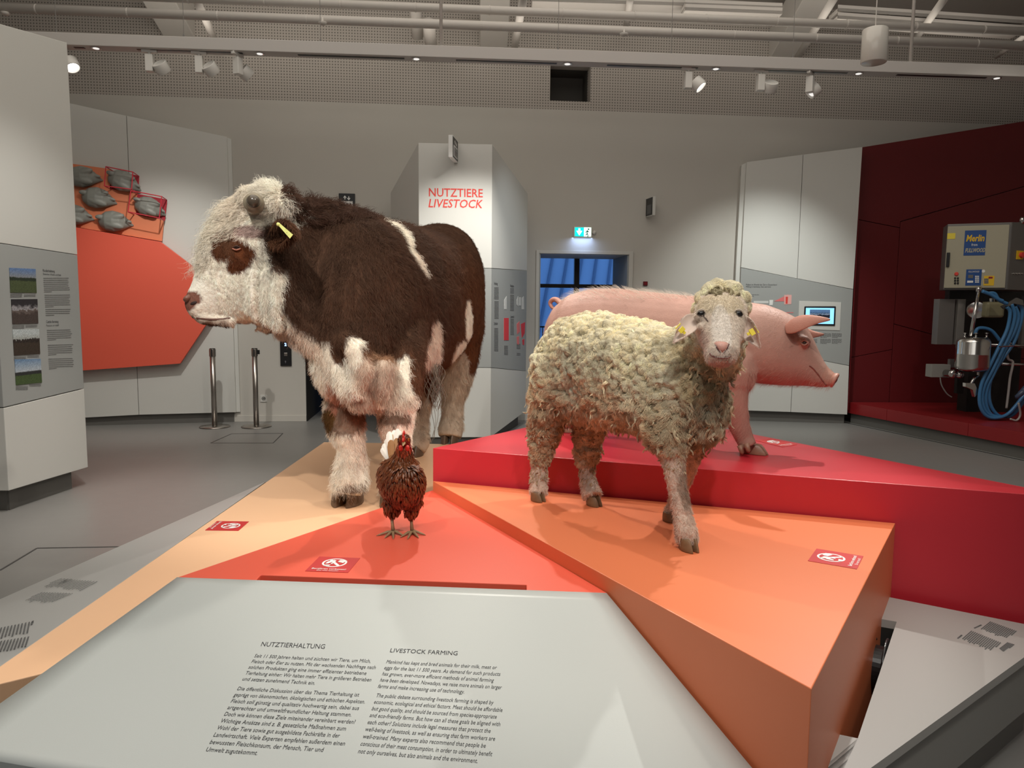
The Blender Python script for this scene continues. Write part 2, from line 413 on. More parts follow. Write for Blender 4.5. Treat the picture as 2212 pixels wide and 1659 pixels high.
# side and back walls, ceiling
mb = MB(); mb.box((-7.6, 2.5, 4), .2, 19, 9); mb.build('wall_left', M['wall'], kind='structure')
mb = MB(); mb.box((8.6, 2.5, 4), .2, 19, 9); mb.build('wall_right', M['wall'], kind='structure')
mb = MB(); mb.box((0.5, -5, 4), 17, .2, 9); mb.build('wall_front', M['wall'], kind='structure')
mb = MB(); mb.slab([(-7.7, 11.2, 5.55), (8.7, 11.2, 5.55), (8.7, 4, 8.0), (-7.7, 4, 8.0)], (0, 0, .15))
mb.slab([(-7.7, 4, 8.0), (8.7, 4, 8.0), (8.7, -5.1, 8.0), (-7.7, -5.1, 8.0)], (0, 0, .15))
mb.build('ceiling', mat('ceiling_paint', (.36, .33, .30), .9), kind='structure')
# baseboard along the visible wall
mb = MB(); a0 = RW.pix(500, 905)[0]
RW.board(mb, [(a0, 0), (el, 0), (el, .085), (a0, .085)], 0, .014)
RW.board(mb, [(er, 0), (dl, 0), (dl, .085), (er, .085)], 0, .014)
RW.board(mb, [(dr, 0), (3.0, 0), (3.0, .085), (dr, .085)], 0, .014)
mb.build('baseboard_rear', M['wall'], kind='structure', bevel=.003)
# dark lift lobby behind the opening
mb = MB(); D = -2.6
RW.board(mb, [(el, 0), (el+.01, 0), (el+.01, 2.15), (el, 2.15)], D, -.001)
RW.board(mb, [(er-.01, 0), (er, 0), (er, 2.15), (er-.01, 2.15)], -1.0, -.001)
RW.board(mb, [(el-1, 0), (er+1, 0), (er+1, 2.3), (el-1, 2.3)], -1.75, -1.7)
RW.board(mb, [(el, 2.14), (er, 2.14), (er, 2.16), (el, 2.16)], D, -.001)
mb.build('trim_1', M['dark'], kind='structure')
# doorway reveal, window and dusk outside
mb = MB(); RV = -.9
RW.board(mb, [(dr-.02, 0), (dr, 0), (dr, dtop), (dr-.02, dtop)], RV, -.001)
RW.board(mb, [(dl, 0), (dl+.02, 0), (dl+.02, dtop), (dl, dtop)], RV, -.001)
mt = MB(); RW.board(mt, [(dl, dtop-.002), (dr, dtop-.002), (dr, dtop+.02), (dl, dtop+.02)], RV, -.001); RW.board(mt, [(dl-.02, 0), (dl, 0), (dl, dtop), (dl-.02, dtop)], RV, -.001)
mt.build('trim_4', mat('door_frame', (.62, .60, .55), .6), kind='structure')
mb.build('trim_2', mat('reveal_grey', (.33, .35, .35), .7), kind='structure')
mb = MB(); fw = .045
for q in ([(dl-fw, 0), (dl, 0), (dl, dtop+fw), (dl-fw, dtop+fw)], [(dr, 0), (dr+fw*1.3, 0), (dr+fw*1.3, dtop+fw), (dr, dtop+fw)], [(dl, dtop), (dr, dtop), (dr, dtop+fw), (dl, dtop+fw)]):
    RW.board(mb, q, 0, .02)
door = mb.build('door_1', mat('door_frame', (.62, .60, .55), .6), kind='structure', bevel=.004)
mb = MB()
for (y0, y1) in ((578, 610), (629, 652)):
    u0, v0 = RW.pix(1158, y1); u1, v1 = RW.pix(1159.5, y0)
    RW.board(mb, [(dl+.0, v0), (dl+.012, v0), (dl+.012, v1), (dl, v1)], -.12, -.02)
mb.build('hinge', M['black'], door)
# window beyond the doorway
WF = Frame(RW.p(0, 0, -.95), WU, (0, 0, 1))
ua = WF.pix(1155, 700)[0]; ub = WF.pix(1352, 700)[0]
um0 = WF.pix(1240, 600)[0]; um1 = WF.pix(1251, 600)[0]; zh0 = WF.pix(1245, 622)[1]; zh1 = WF.pix(1245, 614)[1]
mb = MB()
WF.board(mb, [(um0, 0), (um1, 0), (um1, 2.9), (um0, 2.9)], -.05, .02)
WF.board(mb, [(ua-.3, zh0), (ub+.3, zh0), (ub+.3, zh1), (ua-.3, zh1)], -.05, .015)
WF.board(mb, [(ua-.3, 0), (ua-.2, 0), (ua-.2, 2.9), (ua-.3, 2.9)], -.05, .015)
WF.board(mb, [(ub+.2, 0), (ub+.3, 0), (ub+.3, 2.9), (ub+.2, 2.9)], -.05, .015)
WF.board(mb, [(ua-.3, 0), (ub+.3, 0), (ub+.3, .12), (ua-.3, .12)], -.05, .015)
WF.board(mb, [(ua-.3, 2.8), (ub+.3, 2.8), (ub+.3, 2.9), (ua-.3, 2.9)], -.05, .015)
win = mb.build('window_1', M['black'], kind='structure', bevel=.003)
gm = bpy.data.materials.new('window_glass'); gm.use_nodes = True; g = gm.node_tree.nodes['Principled BSDF']
g.inputs['Base Color'].default_value = (.9, .95, 1, 1); g.inputs['Roughness'].default_value = .02; g.inputs['Transmission Weight'].default_value = 1; g.inputs['IOR'].default_value = 1.02
for (a, b, c, d) in ((ua-.2, um0, .12, zh0), (um1, ub+.2, .12, zh0), (ua-.2, um0, zh1, 2.8), (um1, ub+.2, zh1, 2.8)):
    mb = MB(); WF.board(mb, [(a, c), (b, c), (b, d), (a, d)], -.022, -.014); mb.build('pane', gm, win)
# corridor between doorway and window
mb = MB()
WF.board(mb, [(ua-.32, 0), (ua-.3, 0), (ua-.3, 2.95), (ua-.32, 2.95)], -.05, .72)
WF.board(mb, [(ub+.3, 0), (ub+.32, 0), (ub+.32, 2.95), (ub+.3, 2.95)], -.05, .72)
WF.board(mb, [(ua-.32, 2.9), (ub+.32, 2.9), (ub+.32, 2.97), (ua-.32, 2.97)], -.05, .72)
WF.board(mb, [(ub+.32, 0), (ub+2.5, 0), (ub+2.5, 3), (ub+.32, 3)], -.05, .0)
mb.build('trim_3', M['wall'], kind='structure')
# outside: a standing seam metal roof opposite
roofm = mat('roof_metal', (.42, .50, .62), .55, noise=.05, nscale=1.5)
rp = [Vector(p) for p in ((-1.5, 15, -.5), (7, 16, -.5), (8.5, 22, 6.8), (0.0, 21, 6.8))]
mb = MB(); mb.slab(rp, (0, .1, -.1))
roof = mb.build('metal_roof', roofm, label='bluish standing seam metal roof of the building outside the window'); tag(roof, cat='roof')
mb = MB()
for k in range(1, 24):
    t = k/24; a = rp[0].lerp(rp[1], t); b = rp[3].lerp(rp[2], t); mb.tube([a+Vector((0, -.02, .03)), b+Vector((0, -.02, .03))], .035, 5)
mb.build('seam', mat('roof_seam', (.16, .20, .28), .6), roof, kind='stuff')
# balcony railing seen low in the window
mb = MB(); r0 = at(1158, 706, 11.85); r1 = at(1215, 706, 11.9)
for i in range(9):
    q = r0.lerp(r1, i/8); mb.tube([q, (q.x, q.y, 0)], .008, 6)
mb.tube([r0, r1], .014, 6)
tag(mb.build('balcony_railing', M['black'], label='thin dark railing outside the window, low behind the tail of the pig'), cat='railing')

# ------------------------------------------------------------------ ceiling beams, ducts, light rail
def beam(n, px0, px1, vpx, drop=.3):
    # square beam that leaves the rear wall at z=4.95 and climbs 20 degrees towards the room
    a = RW.P(px0, 60); b = RW.P(px1, 60); z = 4.95
    d = Vector((vpx, -1, .364)); Lb = 6.2
    a = Vector((a.x, a.y+.1, z)); b = Vector((b.x, b.y+.1, z))
    mb = MB(); mb.slab([a, b, b+d*Lb, a+d*Lb], (0, 0, .42)); return mb.build('trim_%d' % n, mat('beam_white', (.60, .57, .53), .8), kind='structure', bevel=.01)
beam(5, 352, 420, .04); beam(6, 1037, 1096, .04); beam(7, 1662, 1722, .04)
def conduit(px, py, px2, py2, y0, y1, r, label):
    mb = MB(); mb.tube([at(px, py, y0), at(px2, py2, y1)], r, 8)
    o = mb.build('conduit', M['pipe'], smooth=True); return tag(o, label, 'conduit', )
conduit(420, -10, 470, 100, 8.0, 9.9, .045, 'slanting white conduit beside the beam at the left of the ceiling')
conduit(1132, -10, 1110, 110, 8.0, 10.0, .045, 'slanting white conduit beside the middle ceiling beam')
conduit(1812, -20, 1722, 125, 8.2, 10.2, .045, 'slanting white conduit beside the beam at the right of the ceiling')
conduit(2042, -5, 1972, 92, 8.0, 9.6, .04, 'slanting white conduit behind the thin white hanging pole')
conduit(1362, -4, 1352, 60, 8.4, 10.2, .04, 'short steep conduit right of the middle beam')
conduit(2218, 75, 2152, 122, 8.6, 9.6, .03, 'small slanting pipe end near the ceiling at the far right')
conduit(898, 18, 902, 80, 9.6, 9.9, .075, 'short thick pipe stub with a dark ring under the ducts')
conduit(926, 50, 932, 100, 9.2, 9.9, .075, 'second pipe stub right of the one with a dark ring')
def railbar(name, pA, pB, yA, yB, r, label, cat):
    a = at(*pA, yA); b = at(*pB, yB); d = (b-a).normalized(); mb = MB(); mb.tube([a-d*.6, b+d*.8], r, 16)
    o = mb.build(name, M['pipe'], smooth=True); tag(o, label, cat); return o, a, b, d
for nm, A, B, lb in (('ceiling_pipe', (340, -6), (2212, 68), 'upper long white round duct running under the ceiling'),
                     ('ceiling_pipe', (0, 17), (2212, 99), 'lower long white round duct running under the ceiling')):
    o, a, b, d = railbar(nm, A, B, 7.6+A[0]*.0002, 8.2, .042 if A[0] else .045, lb, 'pipe')
    for k in range(12):
        mb = MB(); q = a+(b-a)*((k+.4)/12); mb.tube([q-d*.006, q+d*.006], .0465, 16); mb.build('collar', M['pipe'], o)
for i, (A, B, lb) in enumerate((((1150, 2), (1480, 12), 'thin cable tray right of the middle ceiling beam'), ((1480, 12), (1690, 20), 'thin cable tray left of the right hand ceiling beam'),
                ((1810, 24), (2212, 50), 'dark cable tray in the upper right corner'), ((1480, 22), (1690, 30), 'lower cable tray left of the right hand ceiling beam'), ((1810, 40), (2212, 68), 'lower cable tray in the upper right corner'))):
    a = at(*A, 8.8); b = at(*B, 9.0); mb = MB(); d = (b-a)
    mb.slab([a, b, b+Vector((0, .25, 0)), a+Vector((0, .25, 0))], (0, 0, .035)); mb.slab([a, b, b+Vector((0, .01, 0)), a+Vector((0, .01, 0))], (0, 0, .07))
    tag(mb.build('cable_tray', M['pipe']), lb, 'tray')
# the light rail
LA = at(60, 67, 6.7); LB = at(2212, 141, 7.25); LDv = LB-LA; LDv.z = 0
Ld = (LB-LA).normalized(); rail0 = LA-Ld*.5; rail1 = LB+Ld*.8
RH = 24/ppm(6.9); RD = .14
mb = MB(); nrm = Vector((-Ld.y, Ld.x, 0)).normalized()
def railpt(s, dn=0, back=0): return rail0.lerp(rail1, s)+Vector((0, 0, -dn))+nrm*back
mb.slab([rail0, rail1, rail1-Vector((0, 0, RH)), rail0-Vector((0, 0, RH))], nrm*RD)
rail = mb.build('light_rail', M['rail'], bevel=.004, label='long white suspended light rail with spotlights across the whole room'); tag(rail, cat='rail')
def rail_at(px):      # point on the bottom front edge over a pixel column
    best = None
    for k in range(2001):
        q = railpt(k/2000, RH)
        l = (CAMM.inverted() @ q); x = 1106+FPX*l.x/-l.z
        if best is None or abs(x-px) < best[0]: best = (abs(x-px), k/2000)
    return best[1]
Xr, Yr = Ld, nrm
for (x0, x1) in ((152, 175), (290, 410), (415, 520), (640, 872), (985, 1205), (1314, 1512), (1640, 1838), (1945, 2140)):
    s0, s1 = rail_at(x0), rail_at(x1); mb = MB()
    a = railpt(s0, RH+.001, .05); b = railpt(s1, RH+.001, .05)
    mb.slab([a, b, b+nrm*.03, a+nrm*.03], (0, 0, -.003)); mb.build('track_slot', M['black'], rail)
glowm = mat('lamp_glow', (1, 1, 1), .4, emit=(1, .97, .92), estr=6)
glowd = mat('lamp_glow_dim', (.8, .8, .8), .4, emit=(1, .97, .92), estr=.8)
for x in (200, 557, 898, 1228, 1551, 1862, 2163):
    s = rail_at(x); q = railpt(s, RH, .062); mb = MB()
    mb.lathe([(.042, 0), (.042, -.004), (.034, -.004), (.030, .004), (.0, .004)], q+Vector((0, 0, -.001)))
    dl_ = mb.build('downlight', M['chrome'], rail, smooth=True)
    mb = MB(); mb.lathe([(.026, 0), (.026, -.003)], q+Vector((0, 0, -.003))); mb.build('lamp_glass', glowd, dl_)
# suspension wires
for (x, yy, yt) in ((115, 60, 0), (392, 70, 0), (690, 82, 0), (1207, 100, 0), (1453, 110, 0), (1717, 118, 0)):
    s = rail_at(x); q = railpt(s, 0, .06); mb = MB(); mb.tube([q, q+Vector((0, 0, 2.2))], .0025, 5); mb.tube([q, q+Vector((0, 0, .035))], .008, 8)
    mb.build('suspension_wire', mat('wire_grey', (.2, .19, .18), .6), rail)
for x, lb in ((952, 'thin white hanging pole holding the light rail left of the middle beam'), (1973, 'thin white hanging pole right of the white cylinder lamp')):
    s = rail_at(x); q = railpt(s, 0, .06); mb = MB(); mb.tube([q, q+Vector((0, 0, 2.4))], .015, 10)
    tag(mb.build('hanging_pole', M['pipe'], smooth=True), lb, 'pole')
# spotlights
def spotlight(px, ang, tilt, lit, label, sc=1.0, flip=1):
    s = rail_at(px); q = railpt(s, RH, .065); root = empty('spotlight', q, label, 'spotlight', 'spotlights on the light rail')
    c, s_ = math.cos(ang), math.sin(ang); X = Vector((c, s_, 0)); Y = Vector((-s_, c, 0)); Z = Vector((0, 0, 1))
    mb = MB(); mb.box(q-Z*.012, .13, .032, .024, X, Y, Z); mb.tube([q-Z*.02, q-Z*.045], .013, 10); mb.build('track_adapter', M['lampw'], root, bevel=.002)
    mb = MB(); c1 = q-Z*.115; mb.box(c1, .065, .065, .145, X, Y, Z); mb.build('driver_box', M['lampw'], root, bevel=.005)
    D = (X*math.sin(tilt)*flip+Y*(-.35 if lit else .75)-Z*math.cos(tilt)).normalized(); hc = c1+X*.098*flip-Z*.03
    mb = MB(); mb.tube([c1+X*.03*flip-Z*.03, hc], .012, 8); mb.build('pivot', M['chrome'], root, smooth=True)
    mb = MB(); mb.lathe([(.0, -.036), (.052, -.036), (.054, -.044), (.064, -.044), (.064, .044), (.056, .044), (.050, .026), (.0, .026)], hc, D, 28)
    h = mb.build('lamp_head', M['lampw'], root, smooth=False, bevel=.002); h.data.polygons.foreach_set('use_smooth', [True]*len(h.data.polygons))
    mb = MB(); mb.lathe([(.044, .027), (.044, .030)], hc, D, 24); mb.build('lamp_glass', glowm if lit else glowd, h)
    return root
spotlight(118, .1, .5, 1, 'white spotlight half hidden behind the near left panel')
spotlight(315, .15, .45, 0, 'leftmost complete white spotlight of the left group of three')
spotlight(424, .15, .6, 0, 'middle white spotlight of the left group of three')
spotlight(508, 1.2, .9, 1, 'bright glowing spotlight, rightmost of the left group of three')
spotlight(1491, .1, .7, 1, 'leftmost spotlight of the right group of three')
spotlight(1650, .1, .05, 0, 'middle spotlight of the right group with an upright round head')
spotlight(1758, .9, -.7, 0, 'rightmost spotlight of the right group, tilted head')
# white cylinder lamp
pc = at(1889, 100, 5.6); root = empty('pendant_lamp', pc, 'white glossy cylinder lamp hanging in front of the light rail', 'lamp')
mb = MB(); mb.lathe([(.0, .118), (.084, .118), (.088, .113), (.088, -.113), (.084, -.118), (.0, -.118)], pc, seg=40)
o = mb.build('lamp_body', mat('lamp_gloss', (.62, .59, .54), .15), root, smooth=True, bevel=.002)
mb = MB(); mb.tube([pc+Vector((0, 0, .11)), pc+Vector((0, 0, 3))], .004, 6); mb.build('suspension_cable', M['pipe'], root)
# sprinklers on the lower duct
for px, py, lb in ((12, 30, 'tiny white sprinkler below the duct at the far left'), (697, 51, 'tiny white sprinkler below the duct left of the hanging pole'), (1348, 75, 'tiny white sprinkler below the duct right of the middle beam')):
    q = at(px, py, 7.6+.45*px/2212); mb = MB(); mb.lathe([(.01, .06), (.01, .02), (.045, .012), (.03, -.01), (.0, -.02)], q, seg=14)
    tag(mb.build('sprinkler', M['pipe'], smooth=True), lb, 'sprinkler')
# floor hatches (thin frames sunk in the floor)
hm = mat('floor_joint', (.07, .068, .065), .6)
def fhatch(pts, lb):
    P = [onz(x, y, .001) for x, y in pts]; mb = MB()
    for i in range(len(P)-1):
        a, b = P[i], P[i+1]; d = (b-a).normalized(); n = Vector((-d.y, d.x, 0))*.006
        mb.slab([a-n, b-n, b+n, a+n], (0, 0, .0015))
    o = mb.build('floor_hatch', hm); tag(o, lb, 'hatch')
fhatch([(0, 1232), (80, 1184), (262, 1181)], 'large floor hatch outline near the grey slope, lower left')
fhatch([(455, 957), (500, 937), (611, 936), (590, 957), (455, 957)], 'small rectangular floor hatch in front of the barrier posts')
# lift call panel, signs, socket
def wallbox(name, x0, y0, x1, y1, m, t, label, cat, fr=RW, bevel=.002):
    a, b = fr.pix(x0, y1); c, d = fr.pix(x1, y0); mb = MB(); fr.board(mb, [(a, b), (c, b), (c, d), (a, d)], 0.0, t)
    return tag(mb.build(name, m, bevel=bevel), label, cat), (a, b, c, d)
o, (a, b, c, d) = wallbox('lift_call_panel', 606.5, 724, 629, 790, M['black'], .02, 'black lift call panel with a blue number two on the rear wall', 'panel')
bluem = mat('display_blue', (.2, .4, 1), .5, emit=(.35, .55, 1), estr=2.5)
text_on('display_digit', '2', RW, (a+c)/2, RW.pix(617, 747)[1], .055, bluem, o, align='CENTER', w=.022, bold=.002)
u, v = RW.pix(618, 765.5); mb = MB(); RW.board(mb, [(u-.022, v-.022), (u+.022, v-.022), (u+.022, v+.022), (u-.022, v+.022)], .02, .027); mb.build('push_button', M['steel'], o, bevel=.004)
u, v = RW.pix(617.5, 782); mb = MB(); mb.lathe([(.010, 0), (.010, .004)], RW.p(u, v+.008, .02), RW.w, 14); RW.board(mb, [(u-.004, v-.015), (u+.004, v-.015), (u+.004, v+.006), (u-.004, v+.006)], .02, .023); mb.build('key_switch', M['chrome'], o)
def picto_lift(fr, a, b, c, d, par, w):      # black plate: arrows above a white cabin with riders
    W = c-a; H = d-b; U = lambda s: a+W*s; V = lambda t: b+H*t; mb = MB()
    for s, up in ((.38, 1), (.62, -1)):
        y0, y1 = (.70, .86) if up > 0 else (.86, .70)
        fr.board(mb, [(U(s-.025), V(.70)), (U(s+.025), V(.70)), (U(s+.025), V(.86)), (U(s-.025), V(.86))], w, w+.002)
        k = .02*up; tip = V(.90) if up > 0 else V(.66); bs = V(.80) if up > 0 else V(.76)
        fr.board(mb, [(U(s-.10), bs), (U(s), tip), (U(s+.10), bs), (U(s+.07), bs-H*.03*up), (U(s), tip-H*.06*up), (U(s-.07), bs-H*.03*up)], w+.0002, w+.0022)
    fr.board(mb, [(U(.14), V(.08)), (U(.86), V(.08)), (U(.86), V(.62)), (U(.14), V(.62))], w, w+.002); mb.build('pictogram', M['inkwhite'], par)
    mb = MB()
    for s in (.32, .52, .72):
        mb.lathe([(W*.06, 0), (W*.06, .002)], fr.p(U(s), V(.48), w+.002), fr.w, 12); fr.board(mb, [(U(s-.06), V(.12)), (U(s+.06), V(.12)), (U(s+.07), V(.41)), (U(s-.07), V(.41))], w+.002, w+.004)
    mb.build('pictogram', M['black'], par)
o, q = wallbox('lift_sign', 733, 419, 767, 462, M['black'], .03, 'black lift sign with two white arrows above the back of the bull', 'sign')
picto_lift(RW, *q, o, .03)
o, (a, b, c, d) = wallbox('power_socket', 563, 853, 577, 868, M['white'], .012, 'white power socket on the rear wall right of the second barrier post', 'socket')
mb = MB(); mb.lathe([(.024, 0), (.026, .003), (.022, .004), (.020, .0), (0, 0)], RW.p((a+c)/2, (b+d)/2, .012), RW.w, 20); mb.build('socket_insert', M['plinth'], o)
o, (a, b, c, d) = wallbox('wall_switch', 1389, 608, 1398.5, 617, mat('switch_red', (.12, .01, .012), .4), .02, 'small dark red square fire call point right of the doorway', 'switch')
mb = MB(); RW.board(mb, [(a+.01, b+.01), (c-.01, b+.01), (c-.01, d-.01), (a+.01, d-.01)], .02, .024); mb.build('button_plate', mat('switch_red2', (.2, .012, .016), .3), o)
# exit sign
o, (a, b, c, d) = wallbox('exit_sign', 1238, 491, 1277, 514, M['lampw'], .05, 'glowing green exit sign with arrow and running figure above the doorway', 'sign')
W = c-a; H = d-b
mb = MB(); RW.board(mb, [(a+.015, b+.02), (a+W*.56, b+.02), (a+W*.56, d-.012), (a+.015, d-.012)], .05, .056)
mb.build('sign_face', mat('exit_green', (0, .5, .4), .5, emit=(.0, .62, .55), estr=1.6), o)
mb = MB(); RW.board(mb, [(a+W*.56, b+.02), (c-.012, b+.02), (c-.012, d-.012), (a+W*.56, d-.012)], .05, .056)
mb.build('sign_face', mat('exit_white', (.8, 1, .9), .5, emit=(.7, 1, .85), estr=2.2), o)
mb = MB(); cx = a+W*.3
RW.board(mb, [(cx-.012, b+H*.5), (cx+.012, b+H*.5), (cx+.012, d-H*.16), (cx-.012, d-H*.16)], .056, .059)
RW.board(mb, [(cx, b+H*.2), (cx+W*.16, b+H*.62), (cx+W*.09, b+H*.62), (cx, b+H*.42), (cx-W*.09, b+H*.62), (cx-W*.16, b+H*.62)], .0561, .0591)
mb.build('arrow', mat('exit_arrow', (1, 1, 1), .5, emit=(.9, 1, .95), estr=2.5), o)
mb = MB(); fx = a+W*.76; fy = b+H*.45; gr = .0561
mb.lathe([(.012, 0), (.012, .003)], RW.p(fx+.012, fy+H*.33, gr), RW.w, 12)
for p, q in (((0, .22), (-.03, -.05)), ((-.03, -.05), (.03, -.2)), ((.03, -.2), (.02, -.36)), ((-.03, -.05), (-.07, -.2)), ((-.07, -.2), (-.13, -.2)), ((0, .2), (.07, .05)), ((0, .2), (-.08, .12)), ((-.08, .12), (-.1, -.02))):
    A = RW.p(fx+p[0]*W*.9, fy+p[1]*H, gr+.002); B = RW.p(fx+q[0]*W*.9, fy+q[1]*H, gr+.002); mb.tube([A, B], .006, 6)
mb.build('pictogram', mat('exit_dark', (0, .25, .18), .6), o)
l = bpy.data.lights.new('exit_sign_light', 'AREA'); l.size = .28; l.energy = 1.4; l.color = (.45, .62, 1)
lo = bpy.data.objects.new('exit_sign_light', l); COL.objects.link(lo); lo.location = RW.p((a+c)/2, b-.012, .06); lo.rotation_euler = (Vector(RW.p((a+c)/2, b-.4, -.05))-lo.location).to_track_quat('-Z', 'Y').to_euler()
u, v = RW.pix(1283, 502.5); mb = MB(); mb.lathe([(.030, 0), (.030, .012), (.022, .025), (0, .032)], RW.p(u, v, 0), RW.w, 18)
tag(mb.build('round_detector', M['lampw'], smooth=True), 'tiny round grey detector right of the green exit sign', 'detector')
# small black flag sign on the rear wall
u, v = RW.pix(1398, 447); FS = Frame(RW.p(u, v-.14, 0), (RW.w*1.0+WU*.13).normalized(), (0, 0, 1))
mb = MB(); FS.board(mb, [(0, 0), (.24, 0), (.24, .25), (0, .25)], -.02, .02)
o = tag(mb.build('flag_sign', M['white'], bevel=.002), 'small black flag sign sticking out of the wall right of the exit sign', 'sign')
for sg in (1,):
    mb = MB(); FS.board(mb, [(.008, .008), (.232, .008), (.232, .242), (.008, .242)], .02, .022); mb.build('sign_plate', M['black'], o)
    mb = MB(); FS.board(mb, [(.05, .03), (.19, .03), (.19, .15), (.05, .15)], .022, .024); mb.build('pictogram', M['ink2'], o)
mb = MB(); FS.board(mb, [(.008, .008), (.232, .008), (.232, .242), (.008, .242)], -.022, -.02); mb.build('sign_plate', M['black'], o)
# ================================================================== DISPLAY WALLS
def upright(px0, y0, px1, y1, zv=0):     # frame from pixel column px0 at depth y0 to px1 at depth y1
    a = at(px0, 700, y0); b = at(px1, 700, y1); a.z = 0; b.z = 0
    return Frame(a, b-a, (0, 0, 1)), (b-a).length
def pixpoly(fr, mb, pts, w0, w1): fr.board(mb, [fr.pix(x, y) for x, y in pts], w0, w1)
def textrows(fr, rows, par, m, w, hgt, name='text_lines', seed=0):
    # lines of small print, as word bars: rows = list of (x0,y0,x1,y1) pixel line ends
    rg = random.Random(seed); mb = MB()
    for x0, y0, x1, y1 in rows:
        t = 0; A = fr.pix(x0, y0); B = fr.pix(x1, y1); L = math.hypot(B[0]-A[0], B[1]-A[1])
        while t < 1:
            wl = rg.uniform(.6, 3.2)*hgt/L*1.6; e = min(1, t+wl)
            p = [(A[0]+(B[0]-A[0])*s, A[1]+(B[1]-A[1])*s) for s in (t, e)]
            fr.board(mb, [(p[0][0], p[0][1]), (p[1][0], p[1][1]), (p[1][0], p[1][1]+hgt), (p[0][0], p[0][1]+hgt)], w, w+.001); t = e+.45*hgt/L*1.6
    return mb.build(name, m, par, kind='stuff', fix=False)
def block(x, y0, y1, n, x1, sl=0, last=.6):
    return [(x, y0+(y1-y0)*i/(n-1), x1 if i < n-1 else x+(x1-x)*last, y0+(y1-y0)*i/(n-1)+sl) for i in range(n)]

# ---- near left wall block
NA = onz(15, 1103, 0); NB = onz(161, 1053, 0); du = (NB-NA).normalized()
NF = Frame((0, 0, 0), du, (0, 0, 1)); NF.o = Vector((NA.x, NA.y, 0))+NF.w*.06
root = empty('display_wall', NF.o, 'tall near grey white wall block with cattle photographs at the left edge', 'display wall')
def P(x, y): return NF.pix(x, y)
cl = NF.pix(19, 1060)[0]; cr = NF.pix(190, 1008)[0]
zb_l = NF.pix(19, 1060)[1]; zb_r = NF.pix(190, 1009)[1]; zt_l = NF.pix(0, 60)[1]; zt_r = NF.pix(150, 95)[1]
mb = MB(); pts = [(cl, zb_l), (cr, zb_r), (cr, zt_r), (cl, zt_l)]
g0l, g0r = NF.pix(20, 879)[1], NF.pix(184, 839)[1]; g1l, g1r = NF.pix(0, 524)[1], NF.pix(167, 550)[1]
mb = MB(); NF.board(mb, [(cl, g1l), (cr, g1r), (cr, zt_r), (cl, zt_l)], -.9, 0); mb.build('upper_panel', M['white'], root, bevel=.003)
mb = MB(); NF.board(mb, [(cl, g0l+.004), (cr, g0r+.004), (cr, g1r-.004), (cl, g1l-.004)], -.9, -.001); mb.build('grey_panel', M['band'], root, bevel=.003)
mb = MB(); NF.board(mb, [(cl, zb_l), (cr, zb_r), (cr, g0r-.003), (cl, g0l-.003)], -.9, 0); mb.build('lower_panel', M['white'], root, bevel=.003)
# face turning away at the far left
SF = Frame(NF.p(cl, 0, 0), Vector((1, .02, 0)), (0, 0, 1))
for nm, q, m in (('side_panel', [(-1.5, zb_l+.0), (-.002, zb_l), (-.002, g0l-.003), (-1.5, g0l-.003)], M['white']), ('side_panel', [(-1.5, g0l+.004), (-.002, g0l+.004), (-.002, g1l-.004), (-1.5, g1l-.004)], M['band']), ('side_panel', [(-1.5, g1l), (-.002, g1l), (-.002, zt_l), (-1.5, zt_l-.05)], M['white'])):
    mb = MB(); SF.board(mb, q, -.5, 0); mb.build(nm, m, root, bevel=.003)
mb = MB(); NF.board(mb, [(cl+.045, 0), (cr-.13, 0), (cr-.13, zb_r+.1), (cl+.045, zb_r+.1)], -.84, -.06)
SF.board(mb, [(-1.5, 0), (-.04, 0), (-.04, zb_l+.1), (-1.5, zb_l+.1)], -.44, -.06); mb.build('plinth', M['plinth'], root)
# photographs
def photo_mat(name, sky, skyh, land, dark, band, hor=.5, sc=9, seed=0.0):
    m = bpy.data.materials.new(name); m.use_nodes = True; nt = m.node_tree; b = nt.nodes['Principled BSDF']; b.inputs['Roughness'].default_value = .4
    tc = nt.nodes.new('ShaderNodeTexCoord'); sp = nt.nodes.new('ShaderNodeSeparateXYZ'); nt.links.new(tc.outputs['Generated'], sp.inputs[0])
    no = nt.nodes.new('ShaderNodeTexNoise'); no.inputs['Scale'].default_value = sc; no.inputs['Detail'].default_value = 4; no.noise_dimensions = '4D'; no.inputs['W'].default_value = seed
    nt.links.new(tc.outputs['Generated'], no.inputs['Vector'])
    ad = nt.nodes.new('ShaderNodeMath'); ad.operation = 'MULTIPLY_ADD'; nt.links.new(no.outputs['Fac'], ad.inputs[0]); ad.inputs[1].default_value = band; nt.links.new(sp.outputs[2], ad.inputs[2])
    cr_ = nt.nodes.new('ShaderNodeValToRGB'); nt.links.new(ad.outputs[0], cr_.inputs[0]); e = cr_.color_ramp.elements
    e[0].position = .0+band*.5; e[0].color = land+(1,); e[1].position = 1.0; e[1].color = sky+(1,)
    for p, c in ((hor-.03+band*.5, land), (hor+band*.5, dark), (hor+.10+band*.5, dark), (hor+.14+band*.5, skyh)):
        x = cr_.color_ramp.elements.new(min(.99, p)); x.color = c+(1,)
    n2 = nt.nodes.new('ShaderNodeTexNoise'); n2.inputs['Scale'].default_value = 26; nt.links.new(tc.outputs['Generated'], n2.inputs['Vector'])
    mx = nt.nodes.new('ShaderNodeMix'); mx.data_type = 'RGBA'; mx.blend_type = 'OVERLAY'; mx.inputs[0].default_value = .8
    nt.links.new(cr_.outputs[0], mx.inputs[6]); nt.links.new(n2.outputs['Fac'], mx.inputs[7]); nt.links.new(mx.outputs[2], b.inputs['Base Color']); return m
